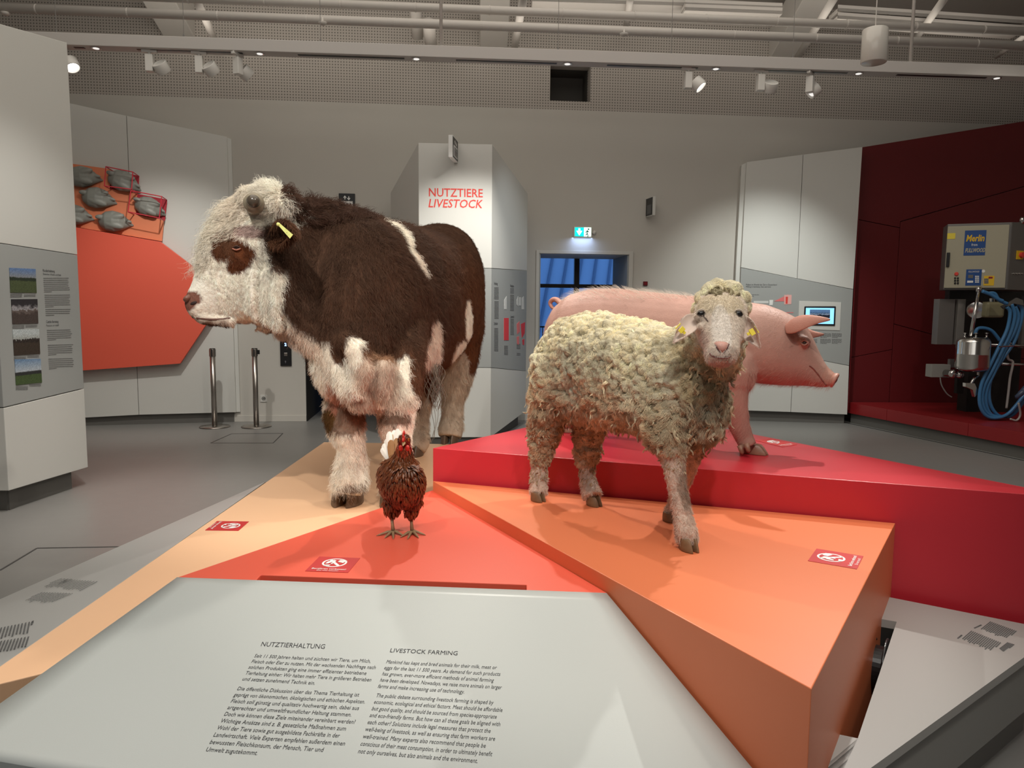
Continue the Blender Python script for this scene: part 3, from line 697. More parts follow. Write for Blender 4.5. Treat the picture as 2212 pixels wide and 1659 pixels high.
ph = [(photo_mat('photo_meadow', (.13, .22, .42), (.25, .27, .3), (.075, .095, .04), (.025, .035, .02), .12, .5), (19.5, 578.5), (76, 581), (78.5, 632.5), (22, 632)),
      (photo_mat('photo_barn', (.03, .025, .03), (.38, .36, .38), (.07, .05, .045), (.13, .10, .09), .5, .45, 7, 2), (23.5, 646.5), (80, 646), (82, 698.5), (26.5, 700)),
      (photo_mat('photo_herd', (.5, .55, .56), (.4, .42, .4), (.05, .035, .025), (.03, .02, .017), .35, .5, 12, 4), (26.5, 712), (83.5, 711), (86, 764), (30, 768)),
      (photo_mat('photo_pasture', (.15, .26, .42), (.45, .5, .55), (.065, .10, .035), (.03, .03, .03), .05, .38, 6, 5), (31, 776.5), (87, 775), (90, 826), (34, 832))]
for i, (m, a, b, c, d) in enumerate(ph):
    mb = MB(); pixpoly(NF, mb, [a, b, c, d], 0, .004); o = mb.build('photograph', m, root)
    o['label'] = ('meadow with mountains photograph, topmost', 'barn interior photograph, second from top', 'cattle herd photograph, third from top', 'green pasture and sky photograph, lowest')[i]
    textrows(NF, [(d[0], d[1]+4+3*k, d[0]+26, d[1]+4+3*k-.6) for k in range(3)]+[(c[0]-27, c[1]+5+3*k, c[0]-2, c[1]+4.6+3*k) for k in range(2)], root, M['ink2'], .001, .0035, seed=i)
for (px, py, t, sz) in ((92, 586.5, 'Rinderhaltung', .029), (92.3, 593.5, 'Zwischen Weide und Stall', .021), (99, 697.5, 'Cattle farming', .029), (99.3, 705, 'Pasture or stall?', .021)):
    a, b = NF.pix(px, py); x1 = {92: 118, 92.3: 131, 99: 126, 99.3: 127}[px]; text_on('heading', t, NF, a, b, sz, M['ink'], root, w=.002, width=NF.pix(x1, py)[0]-a)
rows = []
for (x, y0, n, x1, dx) in ((93.5, 601.5, 8, 149, 2), (96, 638, 7, 152, 2), (98, 669, 4, 153, 1), (101, 714, 6, 155, 1.5), (103, 746, 6, 158, 1.5), (104.5, 776, 6, 160, 1.5)):
    for k in range(n): rows.append((x+dx*k/n, y0+4.2*k, (x1 if k < n-1 else x+20)+dx*k/n-random.random()*4, y0+4.2*k-1.2+(.8 if y0 < 700 else 0)))
textrows(NF, rows, root, M['ink2'], .001, .004, seed=9)

# ---- left display wall with the coral board
LF = Frame(onz(188, 919.5, 0), onz(513, 911, 0)-onz(188, 919.5, 0), (0, 0, 1)); LF.o = Vector((LF.o.x, LF.o.y, 0))+LF.w*.05
root = empty('display_wall', LF.o, 'pale display wall with coral board and grey poultry at the left', 'display wall')
us = LF.pix(285, 500)[0]; s0 = LF.pix(273, 250); s1 = LF.pix(300, 896)
TL = LF.pix(120, 216); TR = LF.pix(490, 295.5); BR = LF.pix(510, 890.5); BL = LF.pix(150, 904)
gx = .003
mb = MB(); LF.board(mb, [BL, (s1[0]-gx, s1[1]), (s0[0]-gx, s0[1]), TL], -.09, 0); mb.build('panel', M['white'], root, bevel=.002)
mb = MB(); LF.board(mb, [(s1[0]+gx, s1[1]), BR, TR, (s0[0]+gx, s0[1])], -.09, 0); mb.build('panel', M['white'], root, bevel=.002)
mb = MB(); LF.board(mb, [(BL[0], BL[1]), BR, TR, TL], -.13, -.091); LF.board(mb, [BR, (BR[0]+.05, BR[1]), (TR[0]+.05, TR[1]-.02), TR], -.13, -.03); mb.build('side_strip', M['white'], root)
mb = MB(); LF.board(mb, [(BL[0], 0), (BR[0]-.03, 0), (BR[0]-.03, BR[1]+.05), (BL[0], BL[1]+.05)], -.12, -.05); mb.build('plinth', M['plinth'], root)
b1 = empty('board', (0, 0, 0)); bpy.data.objects.remove(b1)
mb = MB(); pixpoly(LF, mb, [(140, 488), (351, 524), (421, 577), (480, 628), (478, 655), (449, 700), (393, 784), (140, 802)], .04, .13)
mb.build('coral_board', mat('coral_board', (.82, .12, .07), .5), root, bevel=.003)
mb = MB(); pixpoly(LF, mb, [(140, 353), (243, 367), (240, 410), (299, 418), (296, 465), (356, 476), (352, 522), (140, 487)], .03, .06)
mb.build('orange_board', mat('orange_board', (.82, .25, .12), .5), root, bevel=.002)
cm = mat('crimson_board', (.42, .012, .03), .5)
for q in ([(246, 371), (302, 382), (299.5, 418), (243, 411)], [(298, 421), (362, 433), (357, 478), (292, 465)]):
    mb = MB(); pixpoly(LF, mb, q, .031, .052); mb.build('crimson_board', cm, root, bevel=.002)
def cage(q, off, lb):
    back = [LF.P(x, y, .05) for x, y in q]; front = [LF.P(x, y, .05)+LF.w*.30 for x, y in q]
    mb = MB()
    for ring in (back, front):
        for i in range(4): mb.tube([ring[i], ring[(i+1) % 4]], .0065, 6)
    for i in range(4): mb.tube([back[i], front[i]], .0065, 6)
    o = mb.build('wire_cage', M['wire']); return tag(o, lb, 'cage')
cage([(246, 371), (302, 382), (299.5, 418), (243, 411)], 0, 'upper red wire cage around the top right grey bird')
cage([(298, 421), (362, 433), (357, 478), (292, 465)], 0, 'lower red wire cage around the rightmost grey bird')
def poultry():
    mb = MB()
    mb.loft([((-.155, 0, .0), (0, .012, 0), (0, 0, .014)), ((-.13, .0, .03), (0, .055, 0), (0, 0, .04)), ((-.07, 0, .05), (0, .095, 0), (0, 0, .07)), ((.0, 0, .055), (0, .108, 0), (0, 0, .078)),
             ((.07, 0, .05), (0, .09, 0), (0, 0, .07)), ((.12, -.01, .035), (0, .055, 0), (0, 0, .045)), ((.16, -.025, .02), (0, .022, 0), (0, 0, .022)), ((.185, -.035, .012), (0, .006, 0), (0, 0, .007))], 20)
    mb.ellipsoid((-.115, .035, .085), ((.045, 0, 0), (0, .026, 0), (0, 0, .022)))            # neck stub
    mb.ellipsoid((.01, -.040, .095), ((.10, -.02, 0), (0, .040, 0), (0, 0, .034)))          # wing
    mb.ellipsoid((.03, .036, .095), ((.09, .025, 0), (-.01, .036, 0), (0, 0, .036)))            # thigh
    mb.ellipsoid((.12, .01, .06), ((.06, -.015, 0), (0, .02, 0), (0, 0, .02)))
    me = fuse(mb, 'body', .006, 3); return me
pm = poultry(); pm.materials.append(M['greymodel']); pm.polygons.foreach_set('use_smooth', [True]*len(pm.polygons))
for (px, py, sc, rt, lb) in ((183, 385, 1.0, .06, 'grey plucked bird model, topmost left, beside the near wall'), (270, 394, 1.0, -.30, 'grey plucked bird model inside the upper wire cage'),
        (215, 430, 1.0, -.08, 'grey plucked bird model in the middle of the orange board'), (325, 449, .95, -.28, 'grey plucked bird model inside the lower wire cage'),
        (165, 466, 1.0, -.05, 'grey plucked bird model half hidden by the near wall, lower left'), (250, 480, 1.0, .0, 'grey plucked bird model, lowest, just above the coral board')):
    o = bpy.data.objects.new('bird_model', pm); COL.objects.link(o); c = LF.P(px, py, .05)
    X = (LF.u*math.cos(rt)+LF.v*math.sin(rt)); Y = LF.w.cross(X)
    sc *= 1.22; m4 = Matrix((X*sc, Y*sc, LF.w*sc)).transposed().to_4x4(); m4.translation = c; o.matrix_world = m4
    tag(o, lb, 'bird model', 'grey plucked bird models on the orange board')

# ---- central pillar
fa = at(905.5, 700, 8.3); fb = at(1061, 700, 8.35); PFm = Frame((fa.x, fa.y, 0), (fb.x-fa.x, fb.y-fa.y, 0), (0, 0, 1))
rb = at(1137, 700, 9.9); PR = Frame((fb.x, fb.y, 0), (rb.x-fb.x, rb.y-fb.y, 0), (0, 0, 1))
lb_ = at(846, 700, 9.9); PL = Frame((lb_.x, lb_.y, 0), (fa.x-lb_.x, fa.y-lb_.y, 0), (0, 0, 1))
root = empty('information_pillar', ((fa.x+fb.x)/2, 8.3, 0), 'white faceted pillar with red writing behind the bull', 'pillar')
def face(fr, zs, names):   # zs: list of (left z, right z); boards between
    Lf = {PFm: (fb-fa).length, PR: (Vector((rb.x-fb.x, rb.y-fb.y))).length, PL: (Vector((fa.x-lb_.x, fa.y-lb_.y))).length}[fr]
    for i, (nm, m) in enumerate(names):
        (a0, a1), (b0, b1) = zs[i], zs[i+1]; mb = MB()
        fr.board(mb, [(0, a0+.003), (Lf, a1+.003), (Lf, b1-.003), (0, b0-.003)], -.04, 0); mb.build(nm, m, root, bevel=.0015)
zf = [PFm.pix(1000, y)[1] for y in (945, 794, 579, 310)]
zl = [PR.pix(1136, y)[1] for y in (888, 802, 584, 416)]
face(PFm, [(z, z) for z in zf], (('lower_panel', M['white']), ('grey_panel', M['band']), ('upper_panel', M['white'])))
face(PR, [(zf[i], zl[i]) for i in range(4)], (('lower_panel', M['white']), ('grey_panel', M['band']), ('upper_panel', M['white'])))
face(PL, [(zl[i], zf[i]) for i in range(4)], (('lower_panel', M['white']), ('grey_panel', M['band']), ('upper_panel', M['white'])))
mb = MB(); q = [(fa.x+.03, fa.y+.06), (fb.x-.06, fb.y+.06), (rb.x-.1, rb.y), (lb_.x+.1, lb_.y)]
mb.slab([(x, y, 0) for x, y in q], (0, 0, .28)); mb.build('plinth', M['plinth'], root)
mb = MB(); mb.slab([(fa.x, fa.y+.01, zf[3]-.02), (fb.x, fb.y+.01, zf[3]-.02), (rb.x, rb.y, zl[3]-.02), (lb_.x, lb_.y, zl[3]-.02)], (0, 0, -.03)); mb.build('top_panel', M['white'], root)
a, b = PFm.pix(925, 424); text_on('title_lettering', 'NUTZTIERE', PFm, a, b, .128, M['inkred'], root, width=PFm.pix(1043, 424)[0]-a, bold=.0015)
a, b = PFm.pix(924, 447.5); text_on('title_lettering', 'LIVESTOCK', PFm, a, b, .128, M['inkred'], root, shear=.2, width=PFm.pix(1043, 447)[0]-a, bold=.0015)
# graphics on the right face
rows = []
for (x0, y0, y1, x1) in ((1067.5, 622, 650, 1077), (1068, 652, 692, 1077), (1067.5, 710, 762, 1076), (1102, 624, 636, 1110), (1102, 638, 676, 1110), (1102.5, 690, 728, 1110), (1089, 748, 770, 1097), (1116, 744, 756, 1124), (1116, 764, 772, 1124)):
    n = max(2, int((y1-y0)/3)); rows += [(x0, y0+3*k, x1, y0+3*k+.4) for k in range(n)]
textrows(PR, rows, root, M['ink2'], .001, .007, seed=3)
for (x0, y0, t) in ((1067, 612, 'Verbreitung'), (1067, 699, 'Distribution'), (1102, 617, 'Nutztiere'), (1102.5, 684, 'Livestock')):
    a, b = PR.pix(x0, y0+3); text_on('heading', t, PR, a, b, .05, M['ink'], root, width=PR.pix(x0+8, y0)[0]-a)
def gfx(fr, q, m, nm, w=.003, par=root):
    mb = MB(); pixpoly(fr, mb, q, 0, w); return mb.build(nm, m, par)
pinkm = mat('print_pink', (.8, .2, .2), .6); lgm = mat('print_light', (.72, .72, .70), .6)
gfx(PR, [(1088.5, 687), (1098.5, 687), (1098.5, 735), (1088.5, 735)], mat('print_red2', (.75, .05, .06), .6), 'red_field')
for q in ([(1089, 648), (1094, 640), (1094, 668), (1089, 668)], [(1116, 648), (1119, 640), (1119, 662), (1116, 658)], [(1121, 642), (1125, 642), (1125, 660), (1121, 660)], [(1127, 644), (1131, 640), (1132, 668), (1127, 668)]): gfx(PR, q, lgm, 'silhouette')
for q in ([(1116, 700), (1122, 694), (1123, 716), (1117, 722)], [(1125, 700), (1134, 696), (1133, 720), (1127, 730)], [(1116, 728), (1121, 726), (1121, 744), (1117, 744)], [(1128, 734), (1132, 732), (1132, 745), (1129, 745)]): gfx(PR, q, pinkm if q[0][0] < 1124 else mat('print_red2', (.7, .05, .05), .6), 'map_field')
# flag sign on the pillar
q = PFm.P(984, 330); a, b = PFm.pix(985, 352)
FG = Frame(PFm.p(a, b, 0), (PFm.w+PFm.u*-.17).normalized(), (0, 0, 1)); Hh = PFm.pix(985, 306)[1]-b
mb = MB(); FG.board(mb, [(0, 0), (.32, 0), (.32, Hh), (0, Hh)], -.022, .022); o = tag(mb.build('lift_sign', M['inkwhite'], bevel=.002), 'white edged black lift sign sticking out of the pillar top', 'sign')
# plate on the side seen from the right
FG2 = Frame(FG.p(.32, 0, 0), -FG.u, (0, 0, 1))
for fr in (FG2, FG):
    mb = MB(); fr.board(mb, [(.012, .008), (.308, .008), (.308, Hh-.008), (.012, Hh-.008)], .022, .024); mb.build('sign_plate', M['black'], o)
    picto_lift(fr, .012, .008, .308, Hh-.008, o, .024)

# ---- right display wall
RF = Frame((0, 0, 0), onz(1832, 915, 0)-onz(1600, 908.5, 0), (0, 0, 1)); q = onz(1600, 908.5, 0); RF.o = Vector((q.x, q.y, 0))+RF.w*.06
root = empty('display_wall', RF.o, 'white display wall with grey band and tablet behind the pig', 'display wall')
tl, tm, tr = RF.pix(1613, 350), RF.pix(1735, 334), RF.pix(1863, 317.5)
gl, gm_, gr = RF.pix(1601, 578), RF.pix(1722, 602), RF.pix(1843, 625)
hl, hm_, hr = RF.pix(1594, 744), RF.pix(1715, 767), RF.pix(1834, 790)
bl_, bm_, br = RF.pix(1590, 886), RF.pix(1708, 890), RF.pix(1830, 895.5)
def quad(q, nm, m, w=0): mb = MB(); RF.board(mb, q, -.10, w); return mb.build(nm, m, root, bevel=.002)
g = .003
def inset(a, dx, dz): return (a[0]+dx, a[1]+dz)
quad([inset(gl, 0, g), inset(gm_, -g, g), inset(tm, -g, 0), tl], 'upper_panel', M['white']); quad([inset(gm_, g, g), inset(gr, 0, g), tr, inset(tm, g, 0)], 'upper_panel', M['white'])
mb = MB(); RF.board(mb, [inset(hl, 0, g), inset(hr, 0, g), inset(gr, 0, -g), inset(gl, 0, -g)], -.10, 0); mb.build('grey_panel', M['band'], root, bevel=.002)
quad([bl_, inset(bm_, -g, 0), inset(hm_, -g, -g), inset(hl, 0, -g)], 'lower_panel', M['white']); quad([inset(bm_, g, 0), br, inset(hr, 0, -g), inset(hm_, g, -g)], 'lower_panel', M['white'])
mb = MB(); RF.board(mb, [bl_, gl, tl, (tl[0]-.06, tl[1]-.03), (gl[0]-.06, gl[1]), (bl_[0]-.06, bl_[1])], -.35, -.05); mb.build('side_panel', M['white'], root)
mb = MB(); RF.board(mb, [(bl_[0], 0), (br[0]-.02, 0), (br[0]-.02, br[1]+.05), (bl_[0], bl_[1]+.05)], -.1, -.06); mb.build('plinth', M['plinth'], root)
for (px, py, t, x1) in ((1611, 616.5, 'Melken im Wandel der Zeit in Deutschland', 1678), (1611, 621, 'Milking in Germany: then and now', 1665)):
    a, b = RF.pix(px, py); text_on('heading', t, RF, a, b, .033, M['ink'], root, width=RF.pix(x1, py)[0]-a, w=.002)
rows = block(1611, 637, 640, 2, 1640, .3)
for x0, x1 in ((1739, 1765), (1772, 1795), (1797, 1818)): rows += block(x0, 721, 729, 5, x1, .4)+block(x0, 733, 742, 5, x1, .4)
textrows(RF, rows, root, M['ink2'], .001, .006, seed=5)
gfx(RF, [(1672, 651), (1702, 636), (1703, 651)], mat('print_pink', (.8, .2, .2), .6), 'print_beam', par=root)
gfx(RF, [(1694, 637), (1710, 637), (1709, 657), (1694, 658)], mat('print_pale_pink', (.85, .45, .42), .6), 'print_machine', w=.004, par=root)
gfx(RF, [(1697, 641), (1702, 641), (1701, 656), (1697, 656)], M['inkred'], 'print_machine', w=.006, par=root)
gfx(RF, [(1662, 648), (1670, 648), (1669, 659), (1662, 659)], M['inkwhite'], 'print_box', par=root); gfx(RF, [(1628, 650), (1660, 650), (1660, 655), (1628, 655)], mat('print_light', (.7, .7, .7), .6), 'print_box', w=.002, par=root)
gfx(RF, [(1694, 674.5), (1714, 674.5), (1714, 676), (1694, 676)], pinkm, 'print_bar', par=root)
# tablet
q = [RF.pix(x, y) for x, y in ((1726, 650), (1817, 653), (1814, 714), (1724, 711))]
mb = MB(); RF.board(mb, q, 0, .008); tb = mb.build('tablet_plate', M['white'], bevel=.003, label='wall tablet with a lit blue screen on a pale plate behind the pig ear'); tag(tb, cat='tablet')
mb = MB(); pixpoly(RF, mb, [(1737, 661.5), (1805, 661.5), (1803, 703.5), (1735, 702)], .008, .024); mb.build('bezel', M['black'], tb, bevel=.008)
mb = MB(); pixpoly(RF, mb, [(1740, 665), (1801, 665.5), (1799.5, 700), (1738.5, 699)], .024, .0255); mb.build('screen', mat('screen_blue', (.2, .5, .8), .4, emit=(.24, .60, .95), estr=1.15), tb)
mb = MB(); pixpoly(RF, mb, [(1748.5, 668.5), (1792, 669), (1791.5, 687), (1748, 686.5)], .0255, .0265)
sm = photo_mat('screen_photo', (.15, .3, .6), (.05, .1, .2), (.02, .02, .04), (.3, .4, .6), .6, .4, 9, 8); mb.build('screen_picture', sm, tb)

# ---- red alcove, ledge and milking machine
aw_ = at(1857, 863, 10.42); AW = Frame((aw_.x, aw_.y, 0), (1, .02, 0), (0, 0, 1))
root = empty('red_wall', (6, 10.9, 0), 'dark red panelled wall behind the milking machine at the right', 'display wall')
t0 = AW.pix(1863, 318); t1 = AW.pix(2212, 262); sl = (t1[1]-t0[1])/(t1[0]-t0[0]); WLn = 3.2
def topz(u): return t0[1]+(u-t0[0])*sl
u1t, u1b = AW.pix(1945, 480)[0], AW.pix(1921, 861)[0]
uL = AW.pix(1835, 600)[0]
um = lambda z: u1b+(u1t-u1b)*(z-.28)/max(.01, (AW.pix(1945, 480)[1]-.28))
zA = AW.pix(1856, 472)[1], AW.pix(1942, 492)[1]; zB = AW.pix(1946, 478)[1]; sB = (AW.pix(2080, 440)[1]-zB)/(AW.pix(2080, 440)[0]-AW.pix(1946, 478)[0])
zC = AW.pix(1931, 700)[1]; sC = (AW.pix(2020, 724)[1]-zC)/(AW.pix(2020, 724)[0]-AW.pix(1931, 700)[0])
zD = AW.pix(1840, 775)[1], AW.pix(1926, 755)[1]; gp = .004
def rp_(q): mb = MB(); AW.board(mb, q, -.05, 0); mb.build('panel', M['darkred'], root, bevel=.002)
rp_([(uL, .2), (um(.28)-gp, .2), (um(zD[1])-gp, zD[1]-gp), (uL, zD[0]-gp)])
rp_([(uL, zD[0]+gp), (um(zD[1])-gp, zD[1]+gp), (um(zA[1])-gp, zA[1]-gp), (uL, zA[0]-gp)])
uR = u1b+WLn
rp_([(uL, zA[0]+gp), (um(zA[1])-gp, zA[1]+gp), (um(zA[1])-gp, zB), (uR, zB+sB*(uR-um(zB))), (uR, topz(uR)), (uL, topz(uL))])
rp_([(um(zC)+gp, zC+gp), (uR, zC+sC*(uR-um(zC))+gp), (uR, zB+sB*(uR-um(zB))-gp*2), (um(zB)+gp, zB-gp*2)])
rp_([(um(.28)+gp, .2), (uR, .2), (uR, zC+sC*(uR-um(zC))-gp), (um(zC)+gp, zC-gp)])
# panel facing sideways where the white wall ends
RS = Frame(RF.p(br[0]-.02, 0, -.02), Vector((AW.p(uL, 0)-RF.p(br[0], 0))), (0, 0, 1))
mb = MB(); Ls = (Vector(AW.p(uL+.05, 0))-Vector(RF.p(br[0], 0))).length
mb.slab([RF.p(br[0]+.004, .2, -.01), RF.p(br[0]+.004, tr[1]-.02, -.01), AW.p(uL, topz(uL)), AW.p(uL, .2)], (.012, 0, 0)); mb.build('panel', M['darkred'], root)
lp = [(1832, 869.5), (2300, 948)]
L0 = onz(1832, 869, .29); L1 = onz(2212, 935, .29); dd = (L1-L0).normalized(); L2 = L0+dd*4.2
root = empty('red_ledge', (L0.x, L0.y, 0), 'low red ledge carrying the milking machine', 'ledge')
LG = Frame((L0.x, L0.y, 0), dd, (0, 0, 1)); zf0 = .14; sA = LG.pix(1916, 884)[0]; sB_ = LG.pix(2092, 915)[0]
for a, b in ((0, sA-.003), (sA+.003, sB_-.003), (sB_+.003, 4.2)):
    mb = MB(); LG.board(mb, [(a, zf0), (b, zf0), (b, .29), (a, .29)], -.03, 0); mb.build('front_board', M['redledge'], root, bevel=.002)
mb = MB(); mb.slab([L0+Vector((0, .02, 0)), L2+Vector((0, .03, 0)), Vector((8.4, L2.y, .29)), Vector((8.4, 10.49, .29)), Vector((L0.x+.1, 10.38, .29))], (0, 0, -.03)); mb.build('top_board', M['redledge'], root)
mb = MB(); LG.board(mb, [(.02, 0), (4.2, 0), (4.2, zf0+.02), (.02, zf0+.02)], -.4, -.04); mb.build('plinth', M['plinth'], root)
mb = MB(); LG.board(mb, [(-.2, 0), (4.2, 0), (4.2, .004), (-.2, .004)], .02, .035); mb.build('floor_joint', M['black'], root)

# milking machine
YM = 9.0
def mp(px, py, y=YM): return at(px, py, y)
root = empty('milking_machine', onz(2130, 900, .29), 'automatic milking machine with beige control box and blue hoses on the red ledge', 'machine')
c0 = mp(2040, 622); c1 = mp(2178, 626, 8.75); CF = Frame((c0.x, c0.y, 0), (c1.x-c0.x, c1.y-c0.y, 0), (0, 0, 1))
q = [CF.pix(*p) for p in ((2038, 626), (2176, 627), (2181, 480), (2045, 495))]
zl0, zr0, zr1, zl1 = q[0][1], q[1][1], q[2][1], q[3][1]; ux0 = q[0][0]; ux1 = q[1][0]
beige = mat('beige_enamel', (.42, .39, .29), .35); gmet = mat('grey_metal', (.20, .19, .18), .4, .6)
mb = MB(); CF.board(mb, [(ux0, zl0), (ux1, zl0), (ux1, zr1), (ux0, zr1)], -.35, 0); mb.build('control_box', gmet, root, bevel=.006)
mb = MB(); CF.board(mb, [(ux0+.0, zl0+.02), (ux1-.03, zl0+.02), (ux1-.03, zr1-.03), (ux0+.0, zr1-.03)], .003, .03); dr_ = mb.build('door', beige, root, bevel=.006)
def on(px, py): return CF.pix(px, py)
def plate(par, x0, y0, x1, y1, m, nm, w=.034, w0=.03):
    a = on(x0, y1); b = on(x1, y0); mb = MB(); CF.board(mb, [(a[0], a[1]), (b[0], a[1]), (b[0], b[1]), (a[0], b[1])], w0, w); return mb.build(nm, m, par)
blu = mat('sign_blue', (.015, .07, .26), .4); yel = mat('sign_yellow', (.8, .5, .02), .5)
sp_ = plate(dr_, 2080, 497.5, 2130, 552.5, blu, 'brand_plate')
for (t, x0, x1, py, h, m, sh) in (('Merlin', 2085, 2125, 522, .105, yel, .18), ('from', 2097, 2110, 532, .045, M['inkwhite'], 0), ('FULLWOOD', 2083, 2127, 545.5, .065, beige, .3)):
    a, b = on(x0, py); text_on('lettering', t, CF, a, b, h, m, dr_, shear=sh, width=on(x1, py)[0]-a, w=.037, bold=.003 if h > .05 else 0)
bp_ = plate(dr_, 2084, 582, 2120, 617, blu, 'keypad'); plate(dr_, 2090, 594, 2101, 601, gmet, 'display', .037); plate(dr_, 2088, 606.5, 2101, 611, M['inkwhite'], 'strip', .037)
a, b = on(2090, 589); text_on('lettering', 'FULLWOOD', CF, a, b, .028, M['inkwhite'], dr_, shear=.3, width=on(2114, 589)[0]-a, w=.037)
for i in range(4):
    for j in range(3): plate(dr_, 2105+j*3.1, 596+i*4, 2107.4+j*3.1, 599+i*4, M['inkwhite'], 'key', .038)
plate(dr_, 2123, 596, 2147, 617, yel, 'yellow_plate'); plate(dr_, 2134, 598, 2143, 602, mat('disp_red', (.3, .02, .02), .4), 'display', .037)
for i in range(3):
    for j in range(3): plate(dr_, 2125+j*3.1, 602+i*3.8, 2127.3+j*3.1, 605+i*3.8, blu, 'key', .038)
plate(dr_, 2045, 504, 2063, 517, M['yellow'], 'warning_label')
a, b = on(2042, 577); mb = MB(); CF.board(mb, [(a-.0, b), (a+.035, b), (a+.035, b+.17), (a, b+.17)], .03, .055); mb.build('door_handle', M['black'], dr_, bevel=.006)
for i, (x, y, m) in enumerate(((2065, 592, M['inkred']), (2062, 601, M['black']), (2068, 601, M['black']), (2062, 606.5, M['black']), (2068, 606.5, M['black']), (2062, 612, M['black']), (2068, 612, M['black']))):
    a, b = on(x, y); r = .022 if i == 0 else .011; mb = MB(); mb.lathe([(r, 0), (r, .012), (r*.7, .018), (0, .018)], CF.p(a, b, .03), CF.w, 14); mb.build('push_button', m, dr_)
a, b = on(2123, 586); mb = MB(); mb.lathe([(.018, 0), (.018, .003)], CF.p(a, b, .03), CF.w, 14); mb.build('round_label', M['inkwhite'], dr_)
# right side of the control box seen past the edge
CS = Frame(CF.p(ux1, 0, 0), (.95, .32, 0), (0, 0, 1)); 
mb = MB(); CS.board(mb, [(0.001, zl0), (.6, zl0-.01), (.6, zr1+.02), (0.001, zr1)], -.3, 0); sd = mb.build('side_box', gmet, root, bevel=.004)
a, b = CS.pix(2202, 551); mb = MB(); CS.board(mb, [(a-.05, b-.05), (a+.05, b-.05), (a+.05, b+.05), (a-.05, b+.05)], 0, .012); mb.build('switch_plate', yel, sd)
mb = MB(); mb.lathe([(.032, 0), (.032, .03), (.0, .034)], CS.p(a+.01, b, .012), CS.w, 18); mb.build('main_switch', M['inkred'], sd)
for k in range(4):
    a, b = CS.pix(2189+k*6, 591); mb = MB(); mb.lathe([(.010, 0), (.010, .015), (0, .018)], CS.p(a, b, 0), CS.w, 10); mb.build('toggle', M['chrome'], sd)
mb = MB(); q = CF.p(ux1+.12, zr1+.02, -.12); mb.lathe([(.03, -.03), (.03, .03), (.018, .045), (0, .045)], q, seg=16); mb.build('gland', M['chrome'], root, smooth=True)
# frame, cover plates
def bx(name, x0, y0, x1, y1, y, th, m, tilt=0, bevel=.003):
    a = mp(x0, y1, y); b = mp(x1, y0, y); mb = MB(); mb.box(((a.x+b.x)/2, y+th/2, (a.z+b.z)/2), b.x-a.x, th, b.z-a.z); return mb.build(name, m, root, bevel=bevel)
bx('back_frame', 2050, 626, 2216, 652, 9.3, .1, M['black'])
bx('cover_plate', 2023, 646, 2064, 744, 9.15, .12, mat('cover_steel', (.24, .22, .21), .4, .5)); bx('cover_plate', 2064, 646, 2087, 744, 9.12, .12, mat('cover_steel2', (.32, .30, .28), .4, .5))
bx('rear_box', 2086, 640, 2216, 890, 9.45, .2, M['dark']); bx('upright', 2205, 640, 2220, 752, 9.0, .06, gmet)
bx('junction_box', 2012, 788, 2054, 815, 9.0, .14, mat('box_grey', (.28, .27, .25), .5)); bx('bracket', 2051, 776, 2066, 794, 9.15, .05, gmet)
bx('lower_bracket', 2066, 812, 2084, 850, 9.15, .06, M['dark'])
mb = MB(); mb.tube(smooth_path([mp(2031, 816), mp(2034, 832), mp(2045, 850), mp(2056, 858)]), .008, 8); mb.build('grey_cable', mat('cable_grey', (.22, .2, .19), .5), root, smooth=True)
# chrome sight glass and pipes
mb = MB(); g0 = mp(2110, 670, 8.98); mb.lathe([(.0, .0), (.10, .0), (.11, .03), (.11, .05), (.085, .05), (.085, .22), (0, .22)], g0, (-.35, -.9, .1) and Vector((.5, .8, .05)), 28); mb.build('sight_glass', M['chrome'], root, smooth=True, bevel=.003)
mb = MB(); mb.tube([mp(2114, 626, 8.8), mp(2107, 670, 8.7), mp(2097, 726, 8.7)], .022, 12); mb.lathe([(.03, -.03), (.03, .03)], mp(2114, 625, 8.8), seg=14); mb.build('steel_rod', M['chrome'], root, smooth=True)
# receiver jar
tc_ = mp(2101, 765, 8.75); mb = MB(); rr = 33/ppm(8.75); hh = 30/ppm(8.75)
mb.lathe([(.0, hh+.045), (rr*.55, hh+.04), (rr*.9, hh+.02), (rr, hh-.02), (rr, .003), (rr*1.008, 0), (rr, -.003), (rr, -hh+.02), (rr*.93, -hh-.015), (rr*.6, -hh-.04), (0, -hh-.045)], tc_, seg=40)
mb.build('receiver_jar', M['chrome'], root, smooth=True)
for px in (2084, 2108, 2131):
    mb = MB(); q = mp(px, 730, 8.75); mb.lathe([(.022, -.04), (.022, .0), (.012, .0), (.012, .05), (.02, .05), (.02, .06), (0, .06)], q, seg=14); mb.build('jar_fitting', M['chrome'], root, smooth=True)
for px, py, r in ((2063, 808, .052), (2078, 810, .042)):
    mb = MB(); mb.lathe([(0, 0), (r*.7, 0), (r, .02), (r, .05), (r*.8, .06), (r*.8, .15), (0, .15)], mp(px, py, 8.8), (-.2, 1, 0), 24); mb.build('valve', M['chrome'], root, smooth=True)
mb = MB(); mb.tube(smooth_path([mp(2113, 803, 8.75), mp(2112, 812, 8.75), mp(2104, 818, 8.72), mp(2096, 832, 8.72)]), .018, 10); mb.build('outlet_pipe', M['chrome'], root, smooth=True)
mb = MB(); mb.slab([mp(2086, 827, 8.7), mp(2106, 828, 8.7), mp(2115, 848, 8.7), mp(2106, 858, 8.7), mp(2102, 843, 8.7), mp(2086, 836, 8.7)], (0, .06, 0)); mb.build('claw_bracket', M['chrome'], root, bevel=.003)
mb = MB(); a = mp(2148, 660, 8.85); mb.box(a+Vector((.03, .1, -.05)), .22, .18, .19); mb.build('milk_meter', mat('meter_beige', (.30, .27, .16), .3), root, bevel=.03)
